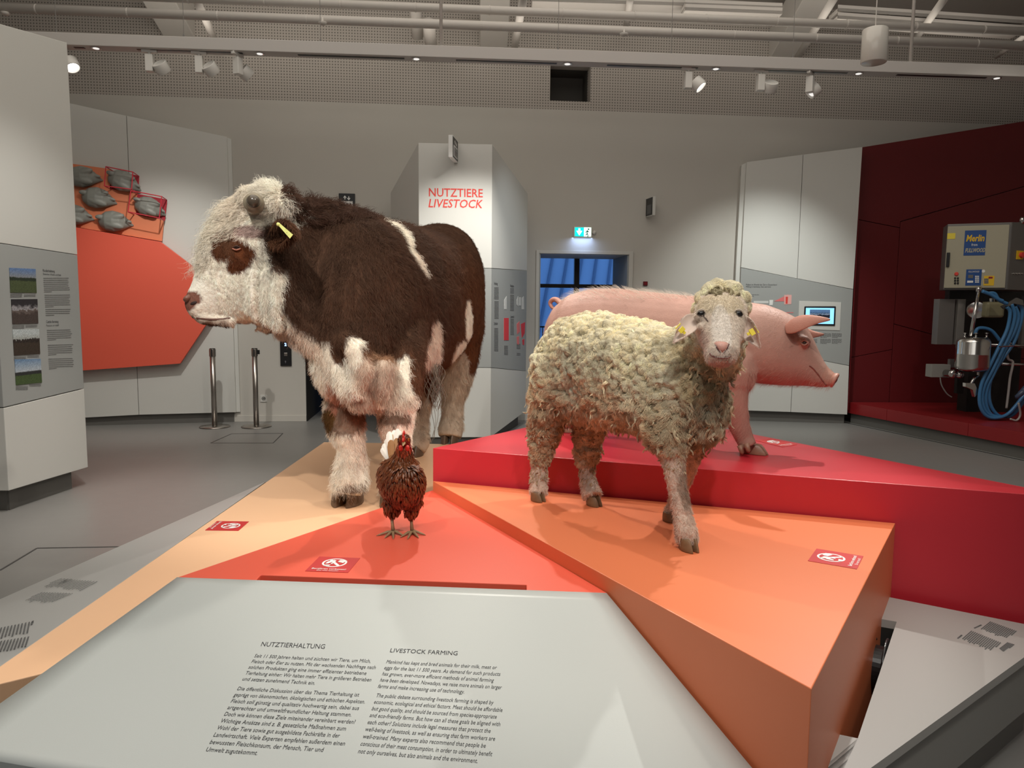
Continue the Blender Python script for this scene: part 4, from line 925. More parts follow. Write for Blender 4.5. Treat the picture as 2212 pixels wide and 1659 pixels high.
mb = MB(); mb.lathe([(.03, 0), (.03, .04), (0, .05)], a+Vector((.03, .1, .045)), seg=14); mb.build('meter_cap', M['chrome'], root)
mb = MB(); mb.slab([mp(2163, 662, 8.7), mp(2176, 656, 8.7), mp(2197, 643, 8.7), mp(2210, 648, 8.7), mp(2212, 660, 8.7), mp(2190, 656, 8.7), mp(2170, 668, 8.7)], (0, .03, 0)); mb.build('hose_bracket', gmet, root, bevel=.004)
blue = mat('blue_hose', (.055, .20, .42), .3)
hoses = [[(2122, 629), (2140, 636), (2156, 646), (2166, 650)], [(2134, 634), (2148, 634), (2158, 648), (2176, 656)],
  [(2175, 663), (2182, 675), (2176, 710), (2160, 745), (2138, 790), (2120, 830), (2116, 870), (2128, 896), (2150, 903), (2180, 892), (2215, 850)],
  [(2185, 657), (2192, 680), (2184, 715), (2168, 750), (2146, 795), (2126, 835), (2122, 868), (2134, 894), (2160, 901), (2186, 888), (2216, 846)],
  [(2193, 662), (2200, 685), (2190, 718), (2172, 752), (2150, 800), (2132, 840), (2130, 872), (2142, 896), (2168, 899), (2190, 884), (2218, 840)],
  [(2200, 657), (2208, 670), (2204, 700), (2190, 740), (2166, 775), (2142, 815), (2136, 850), (2142, 880), (2160, 899), (2188, 896), (2216, 860)],
  [(2106, 722), (2112, 710), (2128, 709), (2144, 716), (2160, 736)]]
for i, h in enumerate(hoses):
    mb = MB(); mb.tube(smooth_path([mp(x, y, 8.62+.03*i) for x, y in h], 6), .020, 10); mb.build('blue_hose', blue, root, smooth=True)
mb = MB(); mb.tube([mp(2158, 749, 8.58), mp(2188, 747, 8.56), mp(2186, 741, 8.75), mp(2160, 743, 8.8)], .008, 8); mb.build('hose_clip', M['chrome'], root)
for (y, x0, x1) in ((745, 2140, 2218), (786, 2164, 2218)):
    mb = MB(); mb.tube([mp(x0, y, 9.0), mp(x1, y+2, 9.0)], .018, 10); mb.build('cross_tube', M['chrome'], root, smooth=True)
mb = MB(); mb.tube(smooth_path([mp(2174, 752, 8.9), mp(2178, 775, 8.9), mp(2188, 783, 8.9), mp(2182, 815, 8.9), mp(2178, 850, 8.9), mp(2174, 882, 8.9)]), .014, 8); mb.build('white_cable', mat('cable_white', (.45, .42, .40), .5), root, smooth=True)
mb = MB(); mb.tube(smooth_path([mp(2200, 870, 8.6), mp(2204, 895, 8.6), mp(2196, 908, 8.6), mp(2182, 905, 8.6)]), .012, 8); mb.build('white_cable', mat('cable_white', (.45, .42, .40), .5), root, smooth=True)
for k in range(3):
    a = mp(2196+k*7, 858-k*8, 8.45); mb = MB(); mb.lathe([(.0, -.02), (.026, 0), (.03, .06), (.024, .12), (0, .13)], a, (.6, -.2, .7), 14); mb.build('teat_cup', mat('cup_blue', (.05, .07, .12), .3), root, smooth=True)

# ---- barrier posts
def post(px, py, cass, lb):
    c = onz(px, py, 0); root = empty('barrier_post', c, lb, 'post', 'barrier posts by the rear wall'); H = c.y/FPX*171
    mb = MB(); mb.lathe([(0, .001), (.185, .001), (.19, .006), (.185, .014), (.10, .022), (.04, .028), (0, .028)], c, seg=40); mb.build('base', M['steel'], root, smooth=True)
    mb = MB(); mb.lathe([(.034, .02), (.034, H-.1), (.0, H-.1)], c, seg=28); mb.build('pole', M['steel'], root, smooth=True)
    mb = MB(); mb.lathe([(.036, H-.1), (.038, H-.098), (.038, H-.004), (.034, H), (0, H)], c, seg=28); hd = mb.build('head', M['steel'], root, smooth=True, bevel=.001)
    mb = MB(); mb.lathe([(.035, H), (.035, H+.006), (0, H+.006)], c, seg=24); mb.build('cap', M['black'], root)
    for an in (0, 90, 180, 270):
        d = Vector((math.cos(R(an-80)), math.sin(R(an-80)), 0)); mb = MB(); mb.box(c+d*.036+Vector((0, 0, H-.05)), .006, .014, .09, d, Vector((-d.y, d.x, 0))); mb.build('belt_slot', M['black'], hd)
    if cass:
        mb = MB(); mb.box(c+Vector((.048, -.0, H-.045)), .03, .04, .055); mb.build('belt_cassette', M['black'], root, bevel=.004)
post(464, 922.5, 0, 'left steel barrier post without belt end beside the display wall')
post(554, 922, 1, 'right steel barrier post with a black belt end at its head')

# ================================================================== PLATFORMS
ZP, ZC, ZO, ZR = .60, .67, .72, .875
def plat(name, pts, z, th, m, label, zb=.0, plinth=True, cat='platform'):
    mb = MB(); mb.slab([(p[0], p[1], z) for p in pts], (0, 0, -th)); o = mb.build(name, m, bevel=.0025)
    tag(o, label, cat); return o
def xy(px, py, z): q = onz(px, py, z); return (q.x, q.y)
P3c = xy(90, 1455, ZP); oA = xy(935, 1039, ZO); rA = xy(935, 968, ZR); rK = xy(1329, 880, ZR); tk = (5.12-rA[1])/(rK[1]-rA[1])
pk = [xy(700, 955, ZP), xy(0, 1439, ZP), (-1.345, 1.735), P3c, (P3c[0]+.02, P3c[1]+.035), (oA[0]-.20, oA[1]-.05), (rA[0]-.004, rA[1]), (rA[0]+(rK[0]-rA[0])*tk-.004, 5.12)]
peach = plat('display_platform', pk, ZP, .50, M['peach'], 'low peach coloured platform on which the bull stands')
a1 = xy(383, 1247, ZC); a2 = xy(935, 1058.5, ZC); a3 = xy(1312, 1281, ZC); n0 = xy(553, 1253, ZC); n1 = xy(1137, 1274.5, ZC); m0 = xy(565, 1241.5, ZC); m1 = xy(1137, 1263, ZC)
dm = Vector((m1[0]-m0[0], m1[1]-m0[1])).normalized()
coral = plat('display_platform', [a1, n0, (n0[0], m0[1]-.002), m1, n1, a3, a2], ZC, .066, M['coral'], 'flat coral red triangular platform on which the hen stands')
mb = MB(); mb.slab([(n0[0]-.02, n0[1]-.1, .58), (n1[0]+.02, n1[1]-.12, .58), (n1[0]+.02, n1[1]+.1, .58), (n0[0]-.02, n0[1]+.1, .58)], (0, 0, -.02)); mb.build('slot_floor', M['slot'], coral)
oA = xy(935, 1039, ZO); oC = xy(1753, 1488, ZO); oD = xy(1934, 1130, ZO)
orange = plat('display_platform', [oA, oC, oD], ZO, .70, M['orange'], 'tall orange platform with a sharp front corner carrying the sheep')
rA = xy(935, 968, ZR); rB = xy(2212, 1067, ZR); rK = xy(1329, 880, ZR); rb2 = xy(2212, 1052, ZR)
db = Vector((rB[0]-rA[0], rB[1]-rA[1])).normalized(); rB2 = (rA[0]+db.x*3.6, rA[1]+db.y*3.6)
dk = Vector((rb2[0]-rK[0], rb2[1]-rK[1])).normalized(); rK2 = (rK[0]+dk.x*3.6, rK[1]+dk.y*3.6)
cr_t = ((Vector(rK)-Vector(rA)).x*dk.y-(Vector(rK)-Vector(rA)).y*dk.x)/(db.x*dk.y-db.y*dk.x); rT = (rA[0]+db.x*cr_t, rA[1]+db.y*cr_t)
red = plat('display_platform', [rA, rT, rK], ZR, .855, M['red'], 'highest crimson red platform on which the pig stands')

# sloping grey text panel in front
TLp = Vector((a1[0], a1[1]-.002)); TRp = Vector((a3[0]-.003, a3[1]-.002)); cdir = (Vector(oC)-Vector(oA)).normalized()
BRp = Vector(oC)+cdir*((oC[1]-1.40)/abs(cdir.y))-Vector((.012, 0)); kk = (a1[1]-1.56)/(a1[1]-P3c[1]); BLp = Vector((a1[0]+(P3c[0]-a1[0])*kk, 1.56)); dL_ = (ZC-ZP+.0015)*kk
def fz_uv(u, v): return ZC+.001-v*(dL_*(1-u)+.34*u)
def fxy(u, v): return (TLp*(1-u)+TRp*u)*(1-v)+(BLp*(1-u)+BRp*u)*v
def inv_uv(x, y):
    u, v = .5, .5
    for _ in range(12):
        p = fxy(u, v); e = Vector((x, y))-p; a = fxy(u+1e-3, v)-p; b = fxy(u, v+1e-3)-p; det = a.x*b.y-a.y*b.x
        u += (e.x*b.y-e.y*b.x)/det*1e-3; v += (a.x*e.y-a.y*e.x)/det*1e-3
    return u, v
def fz(x, y): return fz_uv(*inv_uv(x, y))
NU, NV = 24, 24; vs = []; fs = []
for j in range(NV+1):
    for i in range(NU+1):
        q = fxy(i/NU, j/NV); vs.append((q.x, q.y, fz_uv(i/NU, j/NV)))
for j in range(NV):
    for i in range(NU): a = j*(NU+1)+i; fs.append((a, a+NU+1, a+NU+2, a+1))
n = len(vs); border = [i for i in range(NU+1)]+[j*(NU+1)+NU for j in range(1, NV+1)]+[NV*(NU+1)+i for i in range(NU-1, -1, -1)]+[j*(NU+1) for j in range(NV-1, 0, -1)]
lo = {b: n+k for k, b in enumerate(border)}; vs += [(vs[b][0], vs[b][1], vs[b][2]-.03) for b in border]
for k in range(len(border)): a, b = border[k], border[(k+1) % len(border)]; fs.append((a, b, lo[b], lo[a]))
mb = MB(); mb.add(vs, fs)
me = mb.mesh('text_panel'); tp = link('text_panel', me, M['panel'], None, False); me.polygons.foreach_set('use_smooth', [i < NU*NV for i in range(len(me.polygons))])
tag(tp, 'large sloping grey panel with German and English text in front', 'panel')
mb = MB(); ins = .05; q = [fxy(.02, .05), fxy(.98, .05), fxy(.97, .97), fxy(.02, .96)]
mb.slab([(TLp.x+.05, TLp.y-.05, .0), (TRp.x-.08, TRp.y-.05, .0), (BRp.x-.1, BRp.y+.06, .0), (BLp.x+.08, BLp.y+.06, .0)], (0, 0, .395)); mb.build('base', M['plinth'], tp)
# text laid in the plane of the panel: affine frame from three measured points
def surf_pix(px, py):
    d = ray(px, py); lo_, hi_ = 1.1, 2.6
    for _ in range(40):
        mdd = (lo_+hi_)/2; p = Vector((0, 0, CAMZ))+d*(mdd/d.y)
        if p.z > fz(p.x, p.y): lo_ = mdd
        else: hi_ = mdd
    return Vector((p.x, p.y))
def paragraph(lines, o, e, dn, widths=None, head=None, shear=.0):
    # o: start of first line, e: end of first line, dn: start of last line
    O, E, Dn = surf_pix(*o), surf_pix(*e), surf_pix(*dn); X = (E-O); n = len(lines)-1
    v0, _ = text_mb(lines[0], 1.0, shear); w0 = v0[:, 0].max(); U = X/w0; Vd = (O-Dn); step = (Dn-O)/n
    up = -step*(.84 if n > 1 else .60)
    if n == 1: up = up*1.0
    mb = MB()
    vs = []; ff = []
    for i, t in enumerate(lines):
        if not t: continue
        v, f = text_mb(t, 1.0, shear); b = len(vs); kx = 1.0
        if widths and len(v): kx = widths[i]/widths[0]*w0/max(1e-6, v[:, 0].max())*(O+step*i).y/O.y
        for x, y, _ in v:
            q = O+step*i+U*x*kx+up*y; vs.append((q.x, q.y, fz(q.x, q.y)+.0006))
        ff += [tuple(k+b for k in g_) for g_ in f]
    mb.add(vs, ff); return mb.build('text_block', M['ink'], tp, fix=False)
paragraph(['NUTZTIERHALTUNG', ' '], (562, 1396), (702, 1402), (556, 1420), None, shear=.15)
paragraph(['LIVESTOCK FARMING', ' '], (841, 1409), (989, 1416), (838, 1430), None, shear=.15)
paragraph(['Seit 11 500 Jahren halten und züchten wir Tiere, um Milch,', 'Fleisch oder Eier zu nutzen. Mit der wachsenden Nachfrage nach', 'solchen Produkten ging eine immer effizienter betriebene', 'Tierhaltung einher: Wir halten mehr Tiere in größeren Betrieben', 'und setzen zunehmend Technik ein.'], (548, 1420), (800, 1432), (522, 1470), [795, 850, 807, 862, 498], shear=.1)
paragraph(['Die öffentliche Diskussion über das Thema Tierhaltung ist', 'geprägt von ökonomischen, ökologischen und ethischen Aspekten.', 'Fleisch soll günstig und qualitativ hochwertig sein, dabei aus', 'artgerechter und umweltfreundlicher Haltung stammen.', 'Doch wie können diese Ziele miteinander vereinbart werden?', 'Wichtige Ansätze sind z. B. gesetzliche Maßnahmen zum', 'Wohl der Tiere sowie gut ausgebildete Fachkräfte in der', 'Landwirtschaft. Viele Experten empfehlen außerdem einen', 'bewussten Fleischkonsum, der Mensch, Tier und', 'Umwelt zugutekommt.'], (511, 1491), (775, 1505), (443, 1623), [833, 896, 877, 849, 900, 860, 843, 905, 783, 355], shear=.1)
paragraph(['Mankind has kept and bred animals for their milk, meat or', 'eggs for the last 11 500 years. As demand for such products', 'has grown, ever-more efficient methods of animal farming', 'have been developed. Nowadays, we raise more animals on larger', 'farms and make increasing use of technology.'], (833, 1433), (1073, 1446), (815, 1486), [752, 790, 761, 830, 590], shear=.2)
paragraph(['The public debate surrounding livestock farming is shaped by', 'economic, ecological and ethical factors. Meat should be affordable', 'but good quality, and should be sourced from species-appropriate', 'and eco-friendly farms. But how can all these goals be aligned with', 'each other? Solutions include legal measures that protect the', 'well-being of livestock, as well as ensuring that farm workers are', 'well-trained. Many experts also recommend that people be', 'conscious of their meat consumption, in order to ultimately benefit', 'not only ourselves, but also animals and the environment.'], (811, 1506), (1066, 1522), (772, 1627), [802, 877, 853, 893, 843, 890, 843, 905, 822], shear=.2)

# left sloping grey panel
def lz(x): return ZP-.001+.308*(x+1.345)
mb = MB(); q = [(-1.347, 3.99), (-1.347, 1.45), (-2.75, 1.45), (-2.02, 2.83)]
P4 = [(x, y, lz(x)) for x, y in q]; mb.slab(P4, (0, 0, -.03)); lp_ = mb.build('text_panel', M['panel2'], bevel=.002); tag(lp_, 'narrow sloping grey panel along the left of the peach platform', 'panel')
mb = MB(); mb.slab([(-1.4, 3.7, 0), (-1.4, 1.5, 0), (-2.45, 1.5, 0), (-1.9, 2.75, 0)], (0, 0, .2)); mb.build('base', M['plinth'], lp_)
LPf = Frame((-1.347, 3.99, ZP), (0, -1, 0), (1, 0, .308)); 
if LPf.w.z < 0: LPf = Frame((-1.347, 3.99, ZP), (0, 1, 0), (-1, 0, -.308))
if LPf.w.z < 0: LPf = Frame((-1.347, 3.99, ZP), (0, 1, 0), (1, 0, .308))
def stripes(fr, o, e, dn, n, par, hgt, seed, w=.001):
    rg = random.Random(seed); mb = MB(); A = Vector(fr.pix(*o)); B = Vector(fr.pix(*e)); C = Vector(fr.pix(*dn)); X = B-A
    for i in range(n):
        s = A+(C-A)*(i/(n-1)); L = rg.uniform(.82, 1) if i < n-1 else .5; t = 0; d = X.normalized(); pp = Vector((-d.y, d.x))*hgt
        while t < L:
            e_ = min(L, t+rg.uniform(.03, .13)); a = s+X*t; b = s+X*e_; fr.board(mb, [tuple(a), tuple(b), tuple(b+pp), tuple(a+pp)], w, w+.001); t = e_+.014
    return mb.build('text_lines', M['ink2'], par, kind='stuff', fix=False)
stripes(LPf, (209, 1257), (171, 1277), (145, 1252), 12, lp_, .004, 2); stripes(LPf, (157, 1282), (104, 1304), (92, 1280), 12, lp_, .004, 4)
stripes(LPf, (155, 1251), (101, 1272), (134, 1250), 4, lp_, .004, 3); stripes(LPf, (69, 1343), (66, 1352), (69.5, 1343), 2, lp_, .005, 8); stripes(LPf, (62, 1345), (57, 1370), (2, 1357), 9, lp_, .004, 6); stripes(LPf, (60, 1377), (52, 1402), (2, 1386), 9, lp_, .004, 7)

# right sloping grey panel with a slot
R0 = onz(1925, 1290, .43); R1 = onz(2212, 1320, .44); dR = Vector((db.x, db.y)); Rfar = (R0.x+dR.x*1.8-.0, R0.y+dR.y*1.8)
e0 = onz(2212, 1420, .38); e1 = onz(1881, 1659, .38); de = (Vector((e1.x, e1.y))-Vector((e0.x, e0.y))).normalized()
nr0 = Vector((oC[0], oC[1]))
n_r = Vector((e0-R0)).cross(Vector((e1-R0))).normalized()
if n_r.z < 0: n_r = -n_r
def rz(x, y): return R0.z-((x-R0.x)*n_r.x+(y-R0.y)*n_r.y)/n_r.z
RP = Frame(R0, e1-e0, (e0-R0).cross(Vector((0, 0, 1))))
RPo = R0; 
def rpix(px, py): q = onplane(px, py, R0, n_r); return (q.x, q.y)
sl0, sl1, sl2, sl3 = rpix(1903, 1337), rpix(1937, 1343), rpix(1853, 1595), rpix(1806, 1585)
E0 = (e0.x-de.x*.25, e0.y-de.y*.25); E1 = (e0.x+de.x*2.2, e0.y+de.y*2.2)
pts = [(R0.x-.01, R0.y+.0), sl0, sl1, sl2, sl3, (oC[0]+.02, oC[1]+.0), E1, E0, (R0.x+dR.x*.62, R0.y+dR.y*.62)]
mb = MB(); mb.slab([(x, y, rz(x, y)) for x, y in pts], (0, 0, -.03)); rp2 = mb.build('text_panel', M['panel3']); tag(rp2, 'sloping grey panel with a dark slot at the lower right', 'panel')
# fascia and plinth
mb = MB(); A = Vector((E0[0], E0[1], rz(*E0)-.031)); B = Vector((E1[0], E1[1], rz(*E1)-.031)); nn = Vector((de.y, -de.x, 0)); 
if nn.y > 0: nn = -nn
mb.slab([A-nn*.012, B-nn*.012, Vector((B.x, B.y, .15))-nn*.012, Vector((A.x, A.y, .15))-nn*.012], -nn*.02); mb.build('fascia', mat('fascia_grey', (.25, .245, .23), .6), rp2)
mb = MB(); mb.slab([Vector((A.x, A.y, 0))-nn*.06, Vector((B.x, B.y, 0))-nn*.06, Vector((B.x, B.y, .2))-nn*.06, Vector((A.x, A.y, .2))-nn*.06], -nn*.02); mb.build('base', mat('fascia_plinth', (.22, .21, .195), .6), rp2)
# slot box: added dark walls in place of the shaded recess under the panel
mb = MB()
ow = Vector((sl1[0]-sl0[0], sl1[1]-sl0[1])).normalized()*.08
sw1 = (sl1[0]+ow.x, sl1[1]+ow.y); sw2 = (sl2[0]+ow.x, sl2[1]+ow.y)
for i, (a, b) in enumerate(((sl0, sw1), (sw1, sw2), (sw2, sl3))):
    d = (Vector(b)-Vector(a)).normalized(); nq = Vector((-d.y, d.x))*.006
    if (Vector(a)+nq-Vector(((sl0[0]+sl2[0])/2, (sl0[1]+sl2[1])/2))).length < (Vector(a)-nq-Vector(((sl0[0]+sl2[0])/2, (sl0[1]+sl2[1])/2))).length: nq = -nq
    mb.slab([(a[0], a[1], rz(*a)-.031), (b[0], b[1], rz(*b)-.031), (b[0], b[1], .2), (a[0], a[1], .2)], (nq.x, nq.y, 0))
mb.build('slot_shade_box', M['dark'], rp2)
cq = onz(1893, 1440, .30)
sd2 = (Vector(sl2)-Vector(sl1)).normalized(); ax = Vector((sd2.y, -sd2.x, 0))
mb = MB(); mb.lathe([(.02, -.035), (.10, -.035), (.105, -.03), (.105, -.024), (.075, -.022), (.075, .022), (.105, .024), (.105, .03), (.10, .035), (.02, .035)], cq, ax, 32)
rl = mb.build('cable_reel', M['black'], smooth=False, bevel=.002); tag(rl, 'black cable reel inside the dark slot beside the orange platform', 'reel')
mb = MB(); mb.tube(smooth_path([cq+Vector((0, .07, .07)), cq+Vector((.01, .09, .10)), cq+Vector((.0, .05, .115)), cq+Vector((0, .02, .09))]), .008, 8); mb.build('cable_loop', M['black'], rl)
RT = Frame(R0, (1, 0, 0), (0, 1, 0)); RT.w = n_r; RT.u = (Vector((1, 0, 0))-n_r*n_r.x).normalized(); RT.v = RT.w.cross(RT.u)
stripes(RT, (2118, 1350), (2103, 1357), (2118.5, 1350), 2, rp2, .004, 15); stripes(RT, (2139, 1343), (2116, 1361), (2194, 1363), 15, rp2, .003, 11); stripes(RT, (2076, 1372), (2066, 1380), (2076.5, 1372), 2, rp2, .004, 16); stripes(RT, (2098, 1363), (2076, 1382), (2160, 1388), 16, rp2, .003, 12); stripes(RT, (2176, 1388), (2155, 1404), (2189, 1392), 5, rp2, .003, 14)

# ---- no-touching signs
def notouch(z, c4, label, px_frame=None):
    # c4: pixel corners TL,TR,BR,BL of the sign in reading orientation
    q = [Vector(xy(x, y, z)) for x, y in c4]; BLc, BRc, TLc = q[3], q[2], q[0]
    U = BRc-BLc; V = TLc-BLc; z0 = z+.0006
    def pt(s, t, h=0): p = BLc+U*s+V*t; return (p.x, p.y, z0+h)
    root = MB(); root.slab([pt(0, 0), pt(1, 0), pt(1, 1), pt(0, 1)], (0, 0, .0008)); o = root.build('warning_sign', M['decal']); tag(o, label, 'sign')
    mb = MB(); cx, cy = .5, .60; rx = .29; ry = rx*U.length/V.length; N = 40; hh = .0012
    vs = []; fs = []
    for k in range(N):
        a = 2*math.pi*k/N; vs += [pt(cx+rx*math.cos(a), cy+ry*math.sin(a), hh), pt(cx+rx*.84*math.cos(a), cy+ry*.84*math.sin(a), hh)]
    fs = [(2*k, 2*((k+1) % N), 2*((k+1) % N)+1, 2*k+1) for k in range(N)]; mb.add(vs, fs)
    c, s_ = math.cos(R(-52)), math.sin(R(-52)); wv = .035
    mb.add([pt(cx+rx*.9*c*e-s_*wv*f, cy+ry*.9*s_*e+c*wv*f*ry/rx, hh) for e, f in ((-1, -1), (1, -1), (1, 1), (-1, 1))], [(0, 1, 2, 3)])
    # hand: sleeve, palm and fingers above an object
    for poly in ([(.58, .80), (.76, .76), (.70, .60), (.55, .68)], [(.32, .66), (.44, .78), (.50, .74), (.50, .66), (.42, .62), (.36, .52), (.30, .52)], [(.44, .58), (.50, .60), (.47, .50), (.43, .50)], [(.30, .42), (.46, .44), (.44, .36), (.34, .36)]):
        hh += .0003; mb.add([pt(s, t, hh) for s, t in poly], [tuple(range(len(poly)))])
    mb.build('pictogram', M['inkwhite'], o, fix=False)
    for t, yy, hgt, wd in (('Berühren verboten!', .12, .115, .80), ('Do not touch!', .02, .09, .5)):
        v, f = text_mb(t, 1.0, bold=.01 if yy > .1 else 0); w0 = v[:, 0].max(); k = wd/w0
        mb = MB(); mb.add([pt(.5-wd/2+x*k, yy+y*hgt, hh) for x, y, _ in v], f); mb.build('lettering', M['inkwhite'], o, fix=False)
notouch(ZC, ((690, 1203), (778, 1206), (752, 1237.5), (659, 1234)), 'red no touching sign on the coral platform in front of the hen')
notouch(ZP, ((538, 1127), (514, 1145), (443, 1146), (469, 1126)), 'red no touching sign on the peach platform left of the bull')
notouch(ZO, ((1745, 1212), (1765, 1188), (1865, 1202), (1851, 1230)), 'red no touching sign on the orange platform at its right')
notouch(ZR, ((1632, 952), (1660, 950), (1722, 961), (1690, 966)), 'red no touching sign on the crimson platform beside the pig hoof')
# ================================================================== ANIMALS
V = Vector
def ring(c, side, up): return (V(c), V(side), V(up))
def limb(mb, pts, seg=14):          # pts: (point, r) or (point, rx, ry)
    P = [V(p[0]) for p in pts]; mb.tube(P, [p[1] for p in pts], seg)
    mb.ellipsoid(P[0], ((pts[0][1], 0, 0), (0, pts[0][1], 0), (0, 0, pts[0][1])), 12, 8)
def pl(px, py, y, r): return (at(px, py, y), r/ppm(y))
def claw(c, fwd, L, W, H, name, m, parent, gap=.12):
    # cloven hoof: two claws, pointed in front, standing on the ground at c
    f = V((fwd[0], fwd[1], 0)).normalized(); s = V((-f.y, f.x, 0)); root = None
    mb = MB()
    for sd in (-1, 1):
        o = V(c)+s*sd*W*(.25+gap/4)
        rg = []
        for t, wl, wf in ((0, 1.0, 1.0), (.35, .93, .98), (.7, .82, .9), (1.0, .68, .8)):
            cc = o+V((0, 0, H*t))-f*L*.12*t
            rg.append((cc, s*W*.245*wf, f*L*.5*wl))
        # egg outline: sharper toe
        vs = []; seg = 20
        for cc, a, b in rg:
            for k in range(seg):
                th = 2*math.pi*k/seg; cs, sn = math.cos(th), math.sin(th)
                toe = 1.0 if sn < 0 else 1.0; nar = 1-.45*max(0, sn)**1.5
                vs.append(cc+a*cs*nar-s*sd*a.length*.35*max(0, sn)**2+b*sn)
        n = len(rg); fs = [(i*seg+k, i*seg+(k+1) % seg, (i+1)*seg+(k+1) % seg, (i+1)*seg+k) for i in range(n-1) for k in range(seg)]
        fs += [tuple(range(seg-1, -1, -1)), tuple((n-1)*seg+k for k in range(seg))]; mb.add(vs, fs)
    o = mb.build(name, m, parent, smooth=True); md = o.modifiers.new('b', 'BEVEL'); md.width = .002; md.segments = 2; md.limit_method = 'ANGLE'; md.angle_limit = R(50)
    return o
def blobs(P, lst, noise=None):      # max over soft ellipsoids (centre, radius or (rx,ry,rz), softness)
    w = np.zeros(len(P)); nz = 0 if noise is None else noise
    for c, r in lst:
        r = np.array(r if isinstance(r, (tuple, list)) else (r, r, r), float)
        d = np.sqrt((((P-np.array(c))/r)**2).sum(1))+nz; w = np.maximum(w, np.clip((1.06-d)/.12, 0, 1))
    return w
def chain(P, pts, rad, noise=0):    # soft capsule chain
    w = np.zeros(len(P)); pts = [np.array(p) for p in pts]; rs = rad if isinstance(rad, (list, tuple)) else [rad]*len(pts)
    for i in range(len(pts)-1):
        a, b = pts[i], pts[i+1]; t = np.clip(((P-a)@(b-a))/((b-a)@(b-a)), 0, 1); rr = rs[i]+(rs[i+1]-rs[i])*t
        d = np.linalg.norm(P-(a+t[:, None]*(b-a)), axis=1)/rr+noise; w = np.maximum(w, np.clip((1.06-d)/.12, 0, 1))
    return w
def mixc(base, col, w): return base*(1-w[:, None])+np.array(col)[None]*w[:, None]
def eye_part(c, r, out, parent, lid=None):
    mb = MB(); mb.ellipsoid(c, ((r, 0, 0), (0, r, 0), (0, 0, r)), 16, 12); e = mb.build('eye', M['eye'], parent, smooth=True); return e
def ear_shape(base, tip, wdir, w, cup, n=9, m=8, th=.006, droop=0, prof=None):
    # leaf shaped cupped ear as a closed shell; returns MB
    base, tip, wd = V(base), V(tip), V(wdir).normalized(); ax = (tip-base); nm = ax.cross(wd).normalized(); mb = MB(); F = []; B = []
    for i in range(n+1):
        t = i/n; pw = (math.sin(math.pi*min(1, t*.88+.12))**.75) if prof is None else prof(t)
        c = base+ax*t+nm*droop*math.sin(math.pi*t)
        for j in range(m+1):
            s = j/m*2-1; q = c+wd*w*pw*s+nm*cup*(s*s-.5)*pw; F.append(q+nm*th/2); B.append(q-nm*th/2)
    N = len(F); fs = []
    for i in range(n):
        for j in range(m):
            a = i*(m+1)+j; fs.append((a, a+1, a+m+2, a+m+1)); fs.append((N+a, N+a+m+1, N+a+m+2, N+a+1))
    rim = [j for j in range(m+1)]+[(i+1)*(m+1)-1 for i in range(1, n+1)]+[n*(m+1)+j for j in range(m-1, -1, -1)]+[i*(m+1) for i in range(n-1, 0, -1)]
    for k in range(len(rim)): a, b = rim[k], rim[(k+1) % len(rim)]; fs.append((b, a, N+a, N+b))
    mb.add(F+B, fs); return mb

# ------------------------------------------------------------------ BULL
bull = empty('bull', (-.62, 4.2, ZP), 'large brown and white curly coated bull with short horns and yellow ear tag', 'bull')
mb = MB(); 
BR = [  # y, cx, hw, ztop, zbot
 (5.80, -.46, .10, 1.95, 1.55), (5.70, -.47, .20, 2.08, 1.32), (5.5, -.485, .27, 2.13, 1.20), (5.2, -.52, .315, 2.135, 1.22), (4.8, -.575, .335, 2.06, 1.16), (4.4, -.64, .34, 2.01, 1.11),
 (4.1, -.69, .33, 2.01, 1.10), (3.9, -.73, .30, 2.01, 1.12), (3.72, -.76, .27, 2.00, 1.12), (3.55, -.79, .22, 1.95, 1.12), (3.42, -.80, .13, 1.75, 1.12), (3.36, -.80, .05, 1.6, 1.2)]
mb.loft([((cx, y, (a+b)/2), (hw, 0, 0), (0, 0, (a-b)/2)) for y, cx, hw, a, b in BR], 32, 2.3)
# neck, lofted from the shoulder to the poll along the turned neck (rings: crest pixel, throat pixel, depth)
def nring(t, b, yt, yb, hw, nd):
    A = at(*t, yt); B = at(*b, yb); return ((A+B)/2, V(nd).normalized()*hw, (A-B)/2)
mb.loft([nring((850, 492), (800, 860), 4.0, 3.75, .24, (.45, 1, 0)), nring((785, 462), (760, 868), 3.86, 3.6, .25, (.4, 1, 0)), nring((725, 444), (712, 800), 3.74, 3.52, .25, (.35, 1, 0)), nring((668, 438), (668, 735), 3.66, 3.5, .23, (.3, 1, 0)),
         nring((622, 444), (636, 715), 3.62, 3.5, .20, (.2, 1, 0)), nring((590, 436), (605, 705), 3.60, 3.5, .16, (.1, 1, 0))], 28, 2.2)
# dewlap and brisket
mb.loft([nring((620, 640), (545, 716), 3.47, 3.47, .03, (.2, 1, 0)), nring((670, 650), (612, 724), 3.46, 3.46, .04, (.3, 1, 0)), nring((735, 700), (676, 768), 3.43, 3.42, .06, (.3, 1, 0)), nring((785, 740), (728, 836), 3.42, 3.40, .08, (.4, 1, 0)),
         nring((810, 770), (770, 885), 3.43, 3.40, .10, (.5, 1, 0)), nring((840, 780), (822, 890), 3.5, 3.48, .09, (.6, 1, 0))], 18)
limb(mb, [pl(745, 740, 3.37, 26), pl(772, 760, 3.34, 24), pl(785, 800, 3.34, 22), pl(770, 850, 3.35, 18)])
limb(mb, [pl(706, 720, 3.42, 28), pl(726, 780, 3.38, 24), pl(758, 850, 3.37, 22)])
limb(mb, [pl(830, 790, 3.42, 22), pl(822, 830, 3.42, 18), pl(815, 870, 3.43, 12)])
